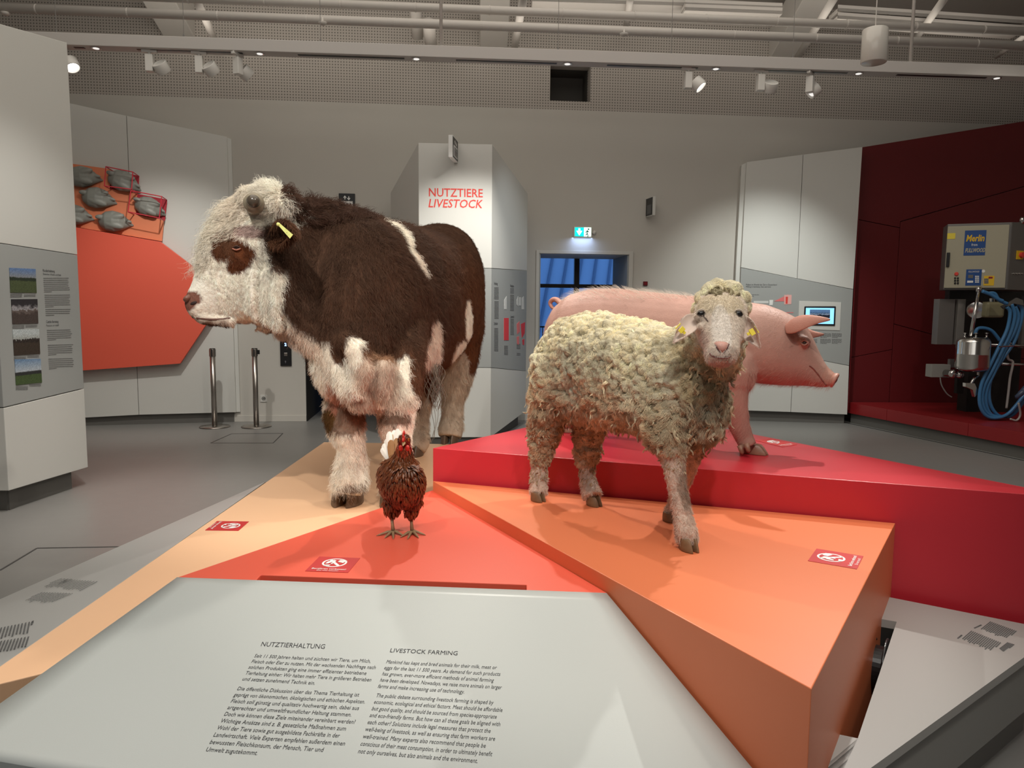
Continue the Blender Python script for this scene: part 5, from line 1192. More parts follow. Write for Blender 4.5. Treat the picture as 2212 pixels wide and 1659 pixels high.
# head
def hring(t, b, y, hw): A = at(*t, y); B = at(*b, y); return ((A+B)/2, V((.12, -1, 0)).normalized()*hw, (A-B)/2)
mb.loft([hring((622, 440), (650, 700), 3.58, .15), hring((600, 420), (628, 704), 3.54, .165), hring((566, 410), (595, 702), 3.50, .165), hring((520, 416), (562, 700), 3.47, .155), hring((480, 440), (535, 696), 3.45, .14),
         hring((455, 480), (508, 696), 3.43, .128), hring((440, 530), (484, 694), 3.42, .118), hring((429, 575), (462, 692), 3.41, .108), hring((418, 612), (444, 690), 3.40, .10), hring((408, 632), (430, 690), 3.39, .09),
         hring((403, 645), (420, 684), 3.385, .07), hring((402, 656), (412, 672), 3.38, .035)], 26, 2.2)
mb.ellipsoid(at(570, 440, 3.46), ((.13, 0, 0), (0, .13, 0), (0, 0, .085)))       # poll
limb(mb, [pl(500, 530, 3.36, 20), pl(540, 545, 3.36, 18)])                        # brow ridge
for (x0, y0, x1, y1, x2, y2, r) in ((553, 590, 556, 640, 560, 690, 8), (575, 592, 578, 640, 578, 690, 8), (598, 580, 604, 640, 600, 700, 10), (536, 600, 540, 640, 536, 680, 7)):
    limb(mb, [pl(x0, y0, 3.335, r), pl(x1, y1, 3.33, r*1.2), pl(x2, y2, 3.35, r)])   # cheek folds
limb(mb, [pl(500, 697, 3.36, 9), pl(450, 694, 3.34, 10), pl(428, 688, 3.34, 9)])   # lower lip
# legs  (right fore, left fore, right hind, left hind)
limb(mb, [pl(768, 790, 3.64, 50), pl(748, 850, 3.56, 40), pl(742, 895, 3.52, 41), pl(747, 925, 3.51, 38), pl(757, 965, 3.50, 27), pl(758, 1010, 3.49, 29), pl(757, 1040, 3.48, 36), pl(752, 1066, 3.47, 33)])
limb(mb, [pl(860, 700, 3.85, 60), pl(866, 770, 3.68, 50), pl(866, 830, 3.60, 44), pl(856, 885, 3.56, 40), pl(856, 925, 3.55, 36), pl(862, 970, 3.54, 26), pl(860, 1020, 3.53, 28), pl(856, 1060, 3.52, 33), pl(854, 1080, 3.51, 28)])
limb(mb, [pl(925, 690, 5.0, 45), pl(918, 780, 4.9, 35), pl(918, 850, 4.85, 27), pl(908, 890, 4.82, 20), pl(905, 930, 4.8, 19), pl(905, 955, 4.78, 24), pl(897, 972, 4.75, 22)])
limb(mb, [pl(985, 640, 5.35, 62), pl(992, 720, 5.3, 52), pl(990, 780, 5.3, 40), pl(984, 830, 5.3, 34), pl(978, 870, 5.28, 24), pl(976, 905, 5.26, 23), pl(974, 930, 5.24, 28), pl(972, 945, 5.22, 27)])
mb.ellipsoid(at(985, 620, 5.35), ((.16, 0, 0), (0, .3, 0), (0, 0, .40)))
# sheath
limb(mb, [pl(940, 720, 4.5, 24), pl(925, 770, 4.45, 20), pl(918, 800, 4.42, 13)])
bme = fuse(mb, 'body', .011, 5)
def folds(P):
    d = vnoise(P, 14, 3)*.004+vnoise(P, 6, 4)*.006
    # vertical neck wrinkles
    nk = np.clip(1-np.abs(P[:, 0]+1.0)/.35, 0, 1)*np.clip(1-np.abs(P[:, 2]-1.65)/.35, 0, 1)*(P[:, 1] < 3.8)
    jw = np.clip(1-np.abs(P[:, 0]+1.10)/.10, 0, 1)*np.clip(1-np.abs(P[:, 2]-1.56)/.17, 0, 1)*(P[:, 1] < 3.55)
    return d+nk*.016*np.sin(P[:, 0]*75+vnoise(P, 5, 9)*2.2)+np.clip(jw*2, 0, 1)*.012*np.sin(P[:, 0]*135+vnoise(P, 6, 19)*1.5)
displace(bme, folds)
BROWN = (.070, .036, .022); REDB = (.155, .056, .022); WHITE = (.93, .86, .74); TAN = (.42, .27, .17)
poll_c = at(565, 430, 3.46); eyec = at(513, 538, 3.33)
set_bvh(bme)
def A3(px, py, y): return tuple(surf(px, py, y))
eyec = surf(513, 538, 3.33)
HEADW = [(A3(480, 600, 3.4), (.28, .30, .20)), (A3(500, 480, 3.42), (.21, .35, .16)), (A3(562, 440, 3.46), (.175, .34, .12)), (A3(540, 640, 3.4), (.16, .30, .20)), (A3(585, 650, 3.42), (.09, .3, .17)), (A3(600, 690, 3.42), (.11, .3, .10)),
         (A3(640, 735, 3.44), (.10, .16, .09)), (A3(700, 790, 3.42), (.13, .2, .11)), (A3(775, 830, 3.42), (.17, .2, .20)), (A3(765, 768, 3.34), (.055, .15, .10)), (A3(800, 880, 3.5), (.2, .25, .2)), (A3(725, 850, 3.5), (.15, .2, .2))]
LEGW = [(A3(752, 960, 3.5), (.16, .3, .30)), (A3(855, 880, 3.55), (.115, .25, .28)), (A3(850, 810, 3.5), (.09, .25, .14)), (A3(862, 1000, 3.5), (.15, .3, .3)), (A3(976, 880, 5.25), (.2, .35, .32)), (A3(972, 800, 5.2), (.13, .3, .2)), (A3(905, 930, 4.8), (.1, .3, .25)),
        (A3(992, 760, 5.15), (.045, .3, .13)), (A3(930, 768, 4.6), (.05, .25, .10)), (A3(942, 725, 4.5), (.022, .2, .10)), (A3(1012, 700, 5.1), (.018, .3, .16))]
def bull_col(P, N):
    nz = vnoise(P, 22, 2)*.10+vnoise(P, 60, 8)*.07; n2 = vnoise(P, 5, 5)*.5+.5
    c = np.tile(np.array(BROWN), (len(P), 1)); red = np.clip((P[:, 1]-4.1)/.6, 0, 1)*np.clip((2.0-P[:, 2])/.3, 0, 1)
    c = mixc(c, REDB, np.clip(red*.8+n2*.25, 0, 1)*.8)
    low = np.clip((1.45-P[:, 2])/.25, 0, 1); c = mixc(c, REDB, low*.5)
    w = np.maximum(blobs(P, HEADW, nz), blobs(P, LEGW, nz))
    stripe = chain(P, [A3(838, 482, 4.05), A3(856, 494, 4.1), A3(868, 500, 4.1), A3(880, 530, 4.0), A3(898, 555, 4.0), A3(918, 588, 4.05)], [.045, .04, .045, .033, .045, .014], nz*.8)
    w = np.maximum(w, stripe)
    # brown stays on neck, ear base
    w = w*(1-blobs(P, [(A3(612, 530, 3.4), (.075, .25, .12)), (A3(650, 640, 3.4), (.08, .2, .14)), (A3(700, 690, 3.4), (.13, .25, .10)), (A3(728, 745, 3.36), (.04, .2, .085)), (A3(830, 745, 3.45), (.12, .25, .085)), (A3(900, 800, 3.6), (.035, .12, .12)), (A3(903, 870, 3.6), (.02, .10, .06))], nz))
    c = mixc(c, WHITE, w)
    pink = blobs(P, [(A3(560, 720, 3.45), (.2, .3, .06)), (A3(800, 890, 3.45), (.2, .3, .10)), (A3(640, 740, 3.45), (.12, .3, .06))], nz*2); c = mixc(c, (.55, .33, .22), pink*w*.5)
    patch = blobs(P, [(A3(488, 532, 3.33), (.065, .09, .07)), (A3(515, 545, 3.33), (.065, .09, .065)), (A3(505, 572, 3.33), (.045, .09, .04))], nz*1.6); c = mixc(c, (.12, .035, .012), patch)
    fold = blobs(P, [(A3(540, 500, 3.33), (.085, .09, .03))], nz); c = mixc(c, (.36, .22, .20), fold*.8)
    nose = blobs(P, [(A3(405, 650, 3.38), (.042, .13, .045)), (A3(418, 645, 3.31), (.035, .05, .03))], 0); c = mixc(c, (.20, .085, .06), nose)
    lip = chain(P, [A3(425, 689, 3.31), A3(460, 693, 3.33), A3(500, 694, 3.33)], .014); c = mixc(c, (.35, .2, .14), lip*.4)
    knee = blobs(P, [(A3(742, 908, 3.45), (.10, .18, .07)), (A3(850, 905, 3.48), (.09, .15, .035)), (A3(757, 1058, 3.42), (.08, .15, .025))], nz*1.6)
    tan = np.clip(vnoise(P, 8, 12)*.8, 0, .5)*w; c = mixc(c, TAN, tan*.8)
    tn2 = blobs(P, [(A3(815, 810, 3.5), (.09, .3, .12))], nz); c = mixc(c, (.38, .21, .12), tn2*.6)
    c = mixc(c, (.13, .065, .035), knee*.85)
    leg2 = blobs(P, [(A3(905, 900, 4.8), (.16, .4, .4)), (A3(976, 880, 5.2), (.16, .4, .5))], 0)*w; c = mixc(c, (.40, .29, .20), leg2*.7)
    sh = blobs(P, [(A3(716, 858, 3.52), (.03, .14, .09))], nz*.3); c = mixc(c, (.50, .22, .14), sh*.8)
    br = blobs(P, [(A3(708, 903, 3.5), (.035, .14, .06))], nz); c = mixc(c, (.10, .05, .015), br)
    return np.clip(c, 0, 1)
paint(bme, bull_col)
HAIRM = attr_mat('animal_hair', .75, .22); SKINM = attr_mat('coat_base', .85, .15, bump=.5, bscale=70)
link('body', bme, SKINM, bull, True)
def in_head(P): return (P[:, 0] < -1.0)*np.clip(1-(P[:, 0]+1.15)/.05, 0, 1)*(P[:, 2] > 1.35)
nosec = np.array(A3(408, 652, 3.37))
def bmask(P):
    d = np.linalg.norm((P-nosec)/np.array((1, 2.5, 1)), axis=1); vis = 1.0-.75*((P[:, 0] < (-.62-.115*(P[:, 1]-4.2)*-1-.05)) & (P[:, 1] > 3.9))
    ed = np.linalg.norm((P-np.array(eyec)), axis=1)
    m = np.where(d < .052, 0, 1)*vis*np.clip((P[:, 2]-.685)/.035, 0, 1)*np.where(ed < .022, 0, 1); return m*np.where(P[:, 0] < -1.05, 2.2, 1.0)*np.where(P[:, 1] > 4.8, .6, 1)
def bl(P):
    L = np.full(len(P), .040); hd = P[:, 0] < -1.12
    top = np.clip((P[:, 2]-1.85)/.2, 0, 1)*(P[:, 1] < 4.3); L = L+top*.028
    fr = hd & (P[:, 2] > 1.74); L = np.where(fr, .026, L); mz = hd & (P[:, 2] < 1.74); L = np.where(mz, .015, L)
    L = np.where(P[:, 1] > 4.35, .026, L); L = np.where((P[:, 2] < 1.1), .030, L); L = np.where((P[:, 2] < .86) & (P[:, 1] < 4), .045, L); L = L*np.where(np.linalg.norm((P-nosec)/np.array((1, 1.6, 1)), axis=1) < .12, .45, 1)
    sheath = (P[:, 0] > -.55) & (P[:, 2] < 1.25) & (P[:, 1] > 4.2) & (P[:, 2] > 1.0); L = np.where(sheath, .03, L)
    return L
def bcomb(P, N):
    d = np.zeros_like(P); d[:, 2] = -1.0; d[:, 1] = .55*(P[:, 1] > 3.6); d[:, 0] = .35
    hd = P[:, 0] < -1.05; d[hd] = (.35, .0, -.9); top = hd & (P[:, 2] > 1.85); d[top] = (-.7, -.1, -.3)
    return d
fur('coat', bme, 260000, bl, bcomb, bull_col, HAIRM, bull, r=.0007, k=6, lift=.34, jitter=.30, curl=.14, curlf=1.6, clump=.35, nclump=16000, mask=bmask, seed=4, droop=.15)
# longer forelock curls
fl_ = lambda P: blobs(P, [(A3(470, 470, 3.42), (.12, .25, .12)), (A3(560, 425, 3.46), (.16, .3, .09)), (A3(440, 540, 3.42), (.05, .2, .10))])
fur('forelock', bme, 6000, .034, lambda P, N: np.tile(np.array((-.6, -.2, -.5)), (len(P), 1)), lambda P, N: np.tile(np.array((.74, .66, .54)), (len(P), 1)), HAIRM, bull, r=.0008, k=9, lift=.55, jitter=.3, curl=.2, curlf=1.2, clump=.6, nclump=600, mask=fl_, seed=8, droop=.35)
fur('forelock_wisps', bme, 420, .062, lambda P, N: np.tile(np.array((-.8, -.2, -.1)), (len(P), 1)), lambda P, N: np.tile(np.array((.90, .82, .68)), (len(P), 1)), HAIRM, bull, r=.0006, k=10, lift=.9, jitter=.35, curl=.25, curlf=1.1, clump=.45, nclump=90, mask=lambda P: blobs(P, [(tuple(at(445, 510, 3.42)), (.07, .12, .17)), (tuple(at(480, 450, 3.42)), (.07, .12, .07))]), seed=18, droop=.5)
fur('back_hair', bme, 9000, .08, lambda P, N: np.tile(np.array((.5, .5, .1)), (len(P), 1)), lambda P, N: np.tile(np.array((.06, .027, .016)), (len(P), 1)), HAIRM, bull, r=.0010, k=8, lift=.8, jitter=.4, curl=.18, curlf=1.3, clump=.7, nclump=500,
    mask=lambda P: blobs(P, [(tuple(at(690, 450, 3.66)), (.24, .3, .12)), (tuple(at(770, 460, 3.8)), (.10, .2, .06))]), seed=9, droop=.3)
# sheath hair
n = 40; rg = np.random.default_rng(4); T = np.linspace(0, 1, 14); base = np.array(A3(932, 792, 4.42)); pts = np.zeros((n, 14, 3))
for i in range(n):
    L = .17+.08*rg.random()+(.18 if i < 3 else 0); o = base+rg.normal(size=3)*(.022, .02, .01)+np.array((.02, 0, 0))
    for j, t in enumerate(T): pts[i, j] = o+np.array((.012*math.sin(t*9+i)+.02*t*(i % 5-2)*.5, .01*math.cos(t*8+i*2), -L*t))
curves_obj('sheath_hair', pts, np.full((n, 14), .0013), np.tile((.24, .21, .17), (n, 1)), HAIRM, bull)
mb = MB(); limb(mb, [pl(925, 775, 4.38, 16), pl(916, 795, 4.35, 14), pl(908, 805, 4.33, 7)]); mb.build('sheath', mat('sheath_skin', (.16, .05, .04), .4), bull, smooth=True)
# horn
hcx = at(549, 441, 3.30); mb = MB(); hd_ = V((.27, -.95, .08)).normalized()
mb.lathe([(.038, .06), (.041, .0), (.039, -.014), (.044, -.018), (.044, -.026), (.036, -.030), (.034, -.040), (.029, -.056), (.022, -.070), (.012, -.079), (0, -.082)], hcx, -hd_, 28)
mb.build('horn', mat('horn', (.24, .20, .14), .35, noise=.4, nscale=40), bull, smooth=True)
mb = MB(); mb.lathe([(.0285, -.059), (.0235, -.0715), (.013, -.081), (0, -.0845)], hcx, -hd_, 24); mb.build('horn_tip', mat('horn_tip', (.075, .058, .042), .2), bull, smooth=True)
h2 = at(545, 430, 3.66); mb = MB(); mb.lathe([(.040, .06), (.042, .0), (.037, -.05), (.022, -.079), (0, -.088)], h2, hd_, 20); mb.build('horn', MATS['horn'], bull, smooth=True)
# eye with lids
mb = MB(); ec = surf(511, 535, 3.325); mb.ellipsoid(ec+V((0, .010, 0)), ((.017, 0, 0), (0, .016, 0), (0, 0, .015)), 16, 12); mb.build('eye', M['eye'], bull, smooth=True)
mb = MB(); mb.tube(smooth_path([surf(503, 535, 3.3, .004), surf(511, 531.5, 3.3, .008), surf(520, 536, 3.3, .004)]), [.003]*13, 8); mb.build('eyelid', mat('lid_dark', (.05, .02, .012), .6), bull, smooth=True)
mb = MB(); mb.tube(smooth_path([surf(502, 537, 3.3, .004), surf(510, 540, 3.3, .008), surf(520, 537, 3.3, .004)]), [.0035]*13, 8); mb.build('eyelid', mat('lid_pink', (.36, .13, .08), .5), bull, smooth=True)
# nostril
mb = MB(); mb.ellipsoid(surf(418, 655, 3.300, -.001), ((.015, 0, .006), (0, .0045, 0), (-.003, 0, .007)), 14, 10); mb.build('nostril', mat('nostril', (.03, .012, .01), .8), bull, smooth=True)
mb = MB(); mb.ellipsoid(at(410, 645, 3.335), ((.022, 0, .006), (0, .048, 0), (0, 0, .019)), 16, 12); mb.build('nose_pad', mat('nose_brown', (.19, .085, .06), .35, bump=.3, bscale=120), bull, smooth=True)
mb = MB(); mb.tube(smooth_path([surf(424, 687, 3.33), surf(445, 689.5, 3.33), surf(470, 690, 3.34), surf(498, 687, 3.35)]), [.003]+[.0045]*17+[.002], 8); mb.build('mouth', mat('bull_mouth', (.12, .05, .035), .6), bull, smooth=True)
# ears
eb = at(592, 508, 3.36); et = at(640, 492, 3.20)
em = ear_shape(eb, at(634, 500, 3.16), (.1, .1, 1), .058, .05, th=.012, droop=-.01); ear = em.mesh('ear')
EC = lambda P, N: mixc(np.tile(np.array((.10, .04, .018)), (len(P), 1)), (.04, .016, .008), np.clip(vnoise(P, 20, 3), 0, 1))
paint(ear, EC); eo = link('ear', ear, SKINM, bull, True)
fur('ear_hair', ear, 6000, .03, lambda P, N: np.tile(np.array((.8, -.3, -.5)), (len(P), 1)), EC, HAIRM, eo, r=.0009, k=5, lift=.4, jitter=.3, seed=2, droop=.3)
em = ear_shape(at(580, 470, 3.66), at(600, 480, 3.86), (.1, .1, 1), .055, .05, th=.012); e2 = em.mesh('ear'); paint(e2, EC); link('ear', e2, SKINM, bull, True)
mb = MB(); q0 = at(602, 485, 3.19); q1 = at(630, 511, 3.14); dx = (q1-q0).normalized(); sx_ = dx.cross(V((0, 1, 0))).normalized()
mb.slab([q0-sx_*.003, q1-sx_*.011, q1+sx_*.010, q0+sx_*.007], (0, -.003, 0)); mb.lathe([(.008, 0), (.008, .008), (.004, .012)], q0+V((0, 0, 0)), (0, -1, 0), 12); mb.build('ear_tag', mat('pale_yellow_tag', (.75, .74, .25), .4), eo)
# hooves
fr_ = (-.12, -1)
def ground(px, py, z): return onz(px, py, z)
HV = [(ground(749, 1088, ZP+.001), .175, .145, .10), (ground(850, 1092, ZP+.001), .16, .13, .085), (ground(893, 984, ZP+.001), .15, .12, .075), (ground(971, 957, ZP+.001), .15, .125, .075)]
for c, L, W_, H_ in HV: claw((c.x, c.y, ZP+.001), fr_, L, W_, H_, 'hoof', M['hoof'], bull)
# tail behind the right buttock
mb = MB(); mb.tube(smooth_path([at(985, 500, 5.75), at(1008, 540, 5.85), at(1018, 620, 5.85), at(1018, 720, 5.8), at(1012, 800, 5.75)]), [.06, .05, .045, .05, .06]+[.05]*20, 12) if False else None

# ------------------------------------------------------------------ SHEEP
sheep = empty('sheep', (.45, 2.9, ZO), 'woolly cream sheep with drooping ears and yellow tags on the orange platform', 'sheep')
H_ = V((.62, -.785, 0)).normalized(); RV_ = V((-.785, -.62, 0)); HC = V((.25, 3.19, 0))
mb = MB(); SR = [(-.140, .05, 1.30, 1.20), (-.110, .10, 1.38, 1.13), (-.060, .14, 1.455, 1.09), (.0, .165, 1.505, 1.10), (.12, .18, 1.52, 1.10), (.30, .185, 1.51, 1.10), (.46, .18, 1.485, 1.09), (.58, .16, 1.46, 1.08), (.67, .125, 1.42, 1.08), (.73, .085, 1.36, 1.10), (.765, .04, 1.28, 1.14)]
mb.loft([(HC+H_*s+V((0, 0, (a+b)/2)), RV_*hw, V((0, 0, (a-b)/2))) for s, hw, a, b in SR], 28, 2.2)
limb(mb, [(at(1492, 800, 2.72), .125), (at(1526, 770, 2.66), .105), (at(1542, 730, 2.62), .090), (at(1550, 695, 2.60), .08)])
# head: rings perpendicular to the face axis
def shr(px, py, y, hw, th): 
    ax = V((.02, -.62, -.78)).normalized(); up = V((1, 0, 0)).cross(ax).normalized()*-1; return (at(px, py, y), V((1, .05, 0))*hw, up*th)
mb.loft([shr(1554, 640, 2.60, .055, .05), shr(1554, 655, 2.57, .078, .075), shr(1555, 675, 2.53, .088, .088), shr(1556, 694, 2.50, .084, .090), shr(1557, 714, 2.47, .073, .082), shr(1559, 733, 2.44, .061, .070), shr(1560, 750, 2.415, .053, .058), shr(1559, 764, 2.395, .052, .050), shr(1558, 776, 2.385, .044, .036), shr(1558, 783, 2.38, .026, .016)], 22, 2.3)
mb.ellipsoid(at(1558, 782, 2.42), ((.032, 0, 0), (0, .034, 0), (0, 0, .013)))
mb.ellipsoid(at(1558, 770, 2.47), ((.046, 0, 0), (0, .07, 0), (0, 0, .028)))
mb.ellipsoid(at(1512, 682, 2.46), ((.020, 0, 0), (0, .02, 0), (0, 0, .011))); mb.ellipsoid(at(1600, 682, 2.46), ((.020, 0, 0), (0, .02, 0), (0, 0, .011)))
mb.ellipsoid(at(1518, 703, 2.45), ((.018, 0, 0), (0, .02, 0), (0, 0, .012))); mb.ellipsoid(at(1596, 702, 2.45), ((.018, 0, 0), (0, .02, 0), (0, 0, .012)))
LG_ = [[(1215, 800, 3.12, 62), (1196, 860, 3.14, 46), (1180, 905, 3.17, 30), (1172, 950, 3.20, 23), (1166, 1000, 3.21, 17), (1163, 1040, 3.20, 18), (1163, 1066, 3.18, 19)],
       [(1290, 850, 3.18, 42), (1277, 905, 3.16, 30), (1268, 950, 3.17, 21), (1267, 1000, 3.17, 16), (1270, 1040, 3.14, 17), (1280, 1072, 3.10, 21)],
       [(1440, 860, 2.68, 58), (1440, 920, 2.65, 44), (1447, 965, 2.62, 30), (1456, 1010, 2.60, 23), (1464, 1060, 2.58, 19), (1474, 1110, 2.56, 20), (1482, 1150, 2.54, 25), (1488, 1172, 2.53, 22)],
       [(1505, 900, 2.80, 46), (1500, 950, 2.78, 30), (1488, 1000, 2.80, 21), (1472, 1050, 2.84, 16), (1458, 1090, 2.88, 15), (1450, 1112, 2.88, 17)]]
for L_ in LG_: limb(mb, [pl(*q) for q in L_])
sme = fuse(mb, 'body', .0052, 6)
set_bvh(sme)
def face_w(P):
    fc = np.array(at(1557, 704, 2.46)); d = np.sqrt((((P-fc)/np.array((.115, .13, .135)))**2).sum(1)); d2 = np.sqrt((((P-np.array(at(1559, 765, 2.41)))/np.array((.075, .085, .065)))**2).sum(1)); return np.clip((1.05-np.minimum(d, d2))/.12, 0, 1)
def leg_bare(P): return np.clip((1.02-P[:, 2]+.06*(P[:, 0] > .5)*(P[:, 1] < 2.95)-.10*(P[:, 0] < .5))/.06, 0, 1)
def wool_w(P): return np.clip(1-np.maximum(face_w(P), leg_bare(P)*.98), 0, 1)
WB = np.array((.60, .52, .36))
def wool_col(P, N):
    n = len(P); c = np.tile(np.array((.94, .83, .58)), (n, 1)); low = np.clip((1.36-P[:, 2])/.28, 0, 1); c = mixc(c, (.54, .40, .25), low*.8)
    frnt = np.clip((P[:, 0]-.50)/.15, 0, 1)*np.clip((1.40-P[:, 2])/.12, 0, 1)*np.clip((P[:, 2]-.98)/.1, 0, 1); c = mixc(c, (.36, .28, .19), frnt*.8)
    d = vnoise(P, 9, 21); c = mixc(c, (.50, .44, .31), np.clip(d-.15, 0, 1)*1.0); c = mixc(c, (1.0, .93, .72), np.clip(-d-.2, 0, 1)*.9)
    g = vnoise(P, 4, 31); c = mixc(c, (.58, .56, .45), np.clip(g, 0, .6)*.6); nk = blobs(P, [(A3(1500, 800, 2.6), (.10, .2, .12))]); c = mixc(c, (.50, .35, .15), nk*.35)
    return np.clip(c, 0, 1)
def sheep_col(P, N):
    c = mixc(wool_col(P, N)*.6, (.62, .49, .40), leg_bare(P)); f = face_w(P); c = mixc(c, (.78, .67, .57), f)
    top = blobs(P, [(A3(1555, 655, 2.52), (.09, .1, .035))]); c = mixc(c, (.66, .56, .40), top*f*.7)
    c = mixc(c, (.86, .79, .72), blobs(P, [(A3(1560, 710, 2.38), (.03, .1, .09))])*f*.7); c = mixc(c, (.62, .36, .30), blobs(P, [(A3(1557, 785, 2.4), (.045, .06, .016))])*.8)
    c = mixc(c, (.62, .42, .36), blobs(P, [(A3(1520, 745, 2.44), (.03, .06, .05)), (A3(1598, 745, 2.44), (.03, .06, .05))])*.4)
    c = mixc(c, (.25, .17, .12), blobs(P, [(A3(1480, 1045, 2.75), (.03, .12, .07))], vnoise(P, 30, 4)*.3)*.7)
    return np.clip(c*(1+.08*vnoise(P, 40, 2))[:, None], 0, 1)
set_bvh(sme)
SPt, SNr, _r = sample(sme, 9000, lambda P: np.where(wool_w(P) > .3, 1.0, 0), 77); kdn = KDTree(len(SPt)); [kdn.insert(p, j) for j, p in enumerate(SPt)]; kdn.balance()
keep = []; taken = np.zeros(len(SPt), bool)
for j in range(len(SPt)):
    if taken[j]: continue
    keep.append(j); rad_ = .0165 if SPt[j][2] > 1.05 else .011
    for _, q, _d in kdn.find_range(SPt[j], rad_*1.25): taken[q] = True
NOD = SPt[keep]; kd2 = KDTree(len(NOD)); [kd2.insert(p, j) for j, p in enumerate(NOD)]; kd2.balance(); nr_ = np.random.default_rng(5).random(len(NOD))
def lumps(P):
    W = wool_w(P); out = np.zeros(len(P)); Q = P+np.stack([vnoise(P, 45, 46), vnoise(P, 45, 47), vnoise(P, 45, 48)], 1)*.005
    for i in range(len(P)):
        if W[i] < .02: continue
        c, j, d = kd2.find(Q[i]); out[i] = W[i]*(.017*math.sqrt(max(0, 1-(d/.0205)**2))*(.6+.8*nr_[j])+.004)
    return out+W*(.010*vnoise(P, 13, 44)+.004*vnoise(P, 60, 45))
displace(sme, lumps)
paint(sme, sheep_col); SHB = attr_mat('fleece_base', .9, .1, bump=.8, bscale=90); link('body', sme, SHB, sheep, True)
def wcomb(P, N): 
    d = np.zeros_like(P); d[:, 2] = -.8; return d+np.stack([vnoise(P, 10, 51), vnoise(P, 10, 52), vnoise(P, 10, 53)], 1)*1.2
def wlen(P): return .030+.014*(P[:, 2] < 1.25)+.01*vnoise(P, 7, 61)
def locks(name, me, nl, per, length, colfn, parent, mask, seed, r=.0010, k=7, lift=.65, width=.010, curl=.28, droop=.35):
    # fleece made of twisted locks: strands of one lock share direction and tip
    P, N, rng = sample(me, nl, mask, seed); C = wcomb(P, N); D = nrmz(N*lift+nrmz(C-N*(C*N).sum(1)[:, None])*.8+rng.normal(size=P.shape)*.35)
    B1 = nrmz(np.cross(D, N)); B2 = np.cross(D, B1); L = (length(P) if callable(length) else length)*(.6+.8*rng.random(nl)); ph = rng.random(nl)*6.28; tone = .72+.5*rng.random(nl); fq = .9+.8*rng.random(nl)
    T = np.linspace(0, 1, k); n = nl*per; idx = np.repeat(np.arange(nl), per); a = rng.random(n)*6.28; rr = np.sqrt(rng.random(n))*width
    off = B1[idx]*(np.cos(a)*rr)[:, None]+B2[idx]*(np.sin(a)*rr)[:, None]; pts = np.zeros((n, k, 3)); Lm = L[idx]*(.8+.3*rng.random(n))
    for i, t in enumerate(T):
        prof = (1-.75*t)*(.75+.6*math.sin(min(1, t*1.6)*math.pi)); cx = np.cos(ph+t*6.28*fq); sy = np.sin(ph+t*6.28*fq)
        ctr = P+D*(L*t)[:, None]+(B1*((cx-np.cos(ph))*curl*L*.5)[:, None]+B2*((sy-np.sin(ph))*curl*L*.5)[:, None]); q = ctr[idx]-N[idx]*.004+off*prof+D[idx]*((Lm-L[idx])*t)[:, None]; q[:, 2] -= droop*Lm*t*t; pts[:, i] = q
    rad = np.outer(np.ones(n)*r, 1-.55*T); col = colfn(P, N)[idx]*(tone[idx]*(.9+.2*rng.random(n)))[:, None]
    return curves_obj(name, pts, rad, np.clip(col, 0, 1), HAIRM, parent)
wmask = lambda P: np.where(wool_w(P) > .45, 1.0, 0)*np.where((P-np.array((.4, 2.95, 0)))@np.array((RV_.x, RV_.y, 0)) < -.12, .5, 1)
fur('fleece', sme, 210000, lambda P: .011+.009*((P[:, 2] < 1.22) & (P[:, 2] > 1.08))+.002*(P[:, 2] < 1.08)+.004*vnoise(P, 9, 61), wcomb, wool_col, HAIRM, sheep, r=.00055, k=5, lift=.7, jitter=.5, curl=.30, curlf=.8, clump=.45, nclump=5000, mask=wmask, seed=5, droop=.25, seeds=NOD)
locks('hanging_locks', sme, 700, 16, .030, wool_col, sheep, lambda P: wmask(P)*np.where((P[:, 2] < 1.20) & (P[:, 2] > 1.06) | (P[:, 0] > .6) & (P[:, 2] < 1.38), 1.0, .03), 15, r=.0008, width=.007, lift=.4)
locks('topknot', sme, 120, 40, .030, lambda P, N: np.tile(np.array((.50, .43, .28)), (len(P), 1)), sheep, lambda P: blobs(P, [(tuple(at(1553, 636, 2.58)), (.062, .1, .028))]), 7, r=.0008, width=.009, droop=.1)
fur('face_hair', sme, 26000, .010, lambda P, N: np.tile(np.array((0, -.2, -1.0)), (len(P), 1)), sheep_col, HAIRM, sheep, r=.0005, k=4, lift=.35, jitter=.3, curl=.2, curlf=1, mask=lambda P: face_w(P)*(P[:, 1] < 2.52), seed=6)
fur('leg_hair', sme, 16000, .016, lambda P, N: np.tile(np.array((0, 0, -1.0)), (len(P), 1)), sheep_col, HAIRM, sheep, r=.0007, k=4, lift=.4, jitter=.3, curl=.2, curlf=1, clump=.4, nclump=900, mask=lambda P: leg_bare(P), seed=6)
legc = [(1180, 925, 3.17, 34), (1270, 930, 3.16, 30)]
locks('leg_wool', sme, 1100, 14, .013, lambda P, N: mixc(np.tile(np.array((.46, .33, .20)), (len(P), 1)), (.58, .48, .36), np.clip(vnoise(P, 12, 3), 0, 1)), sheep, lambda P: ((P[:, 0] < .5) & (P[:, 2] < 1.05) & (P[:, 2] > .80) | (P[:, 2] < 1.06) & (P[:, 2] > .99))*1.0, 9, r=.001, width=.007)
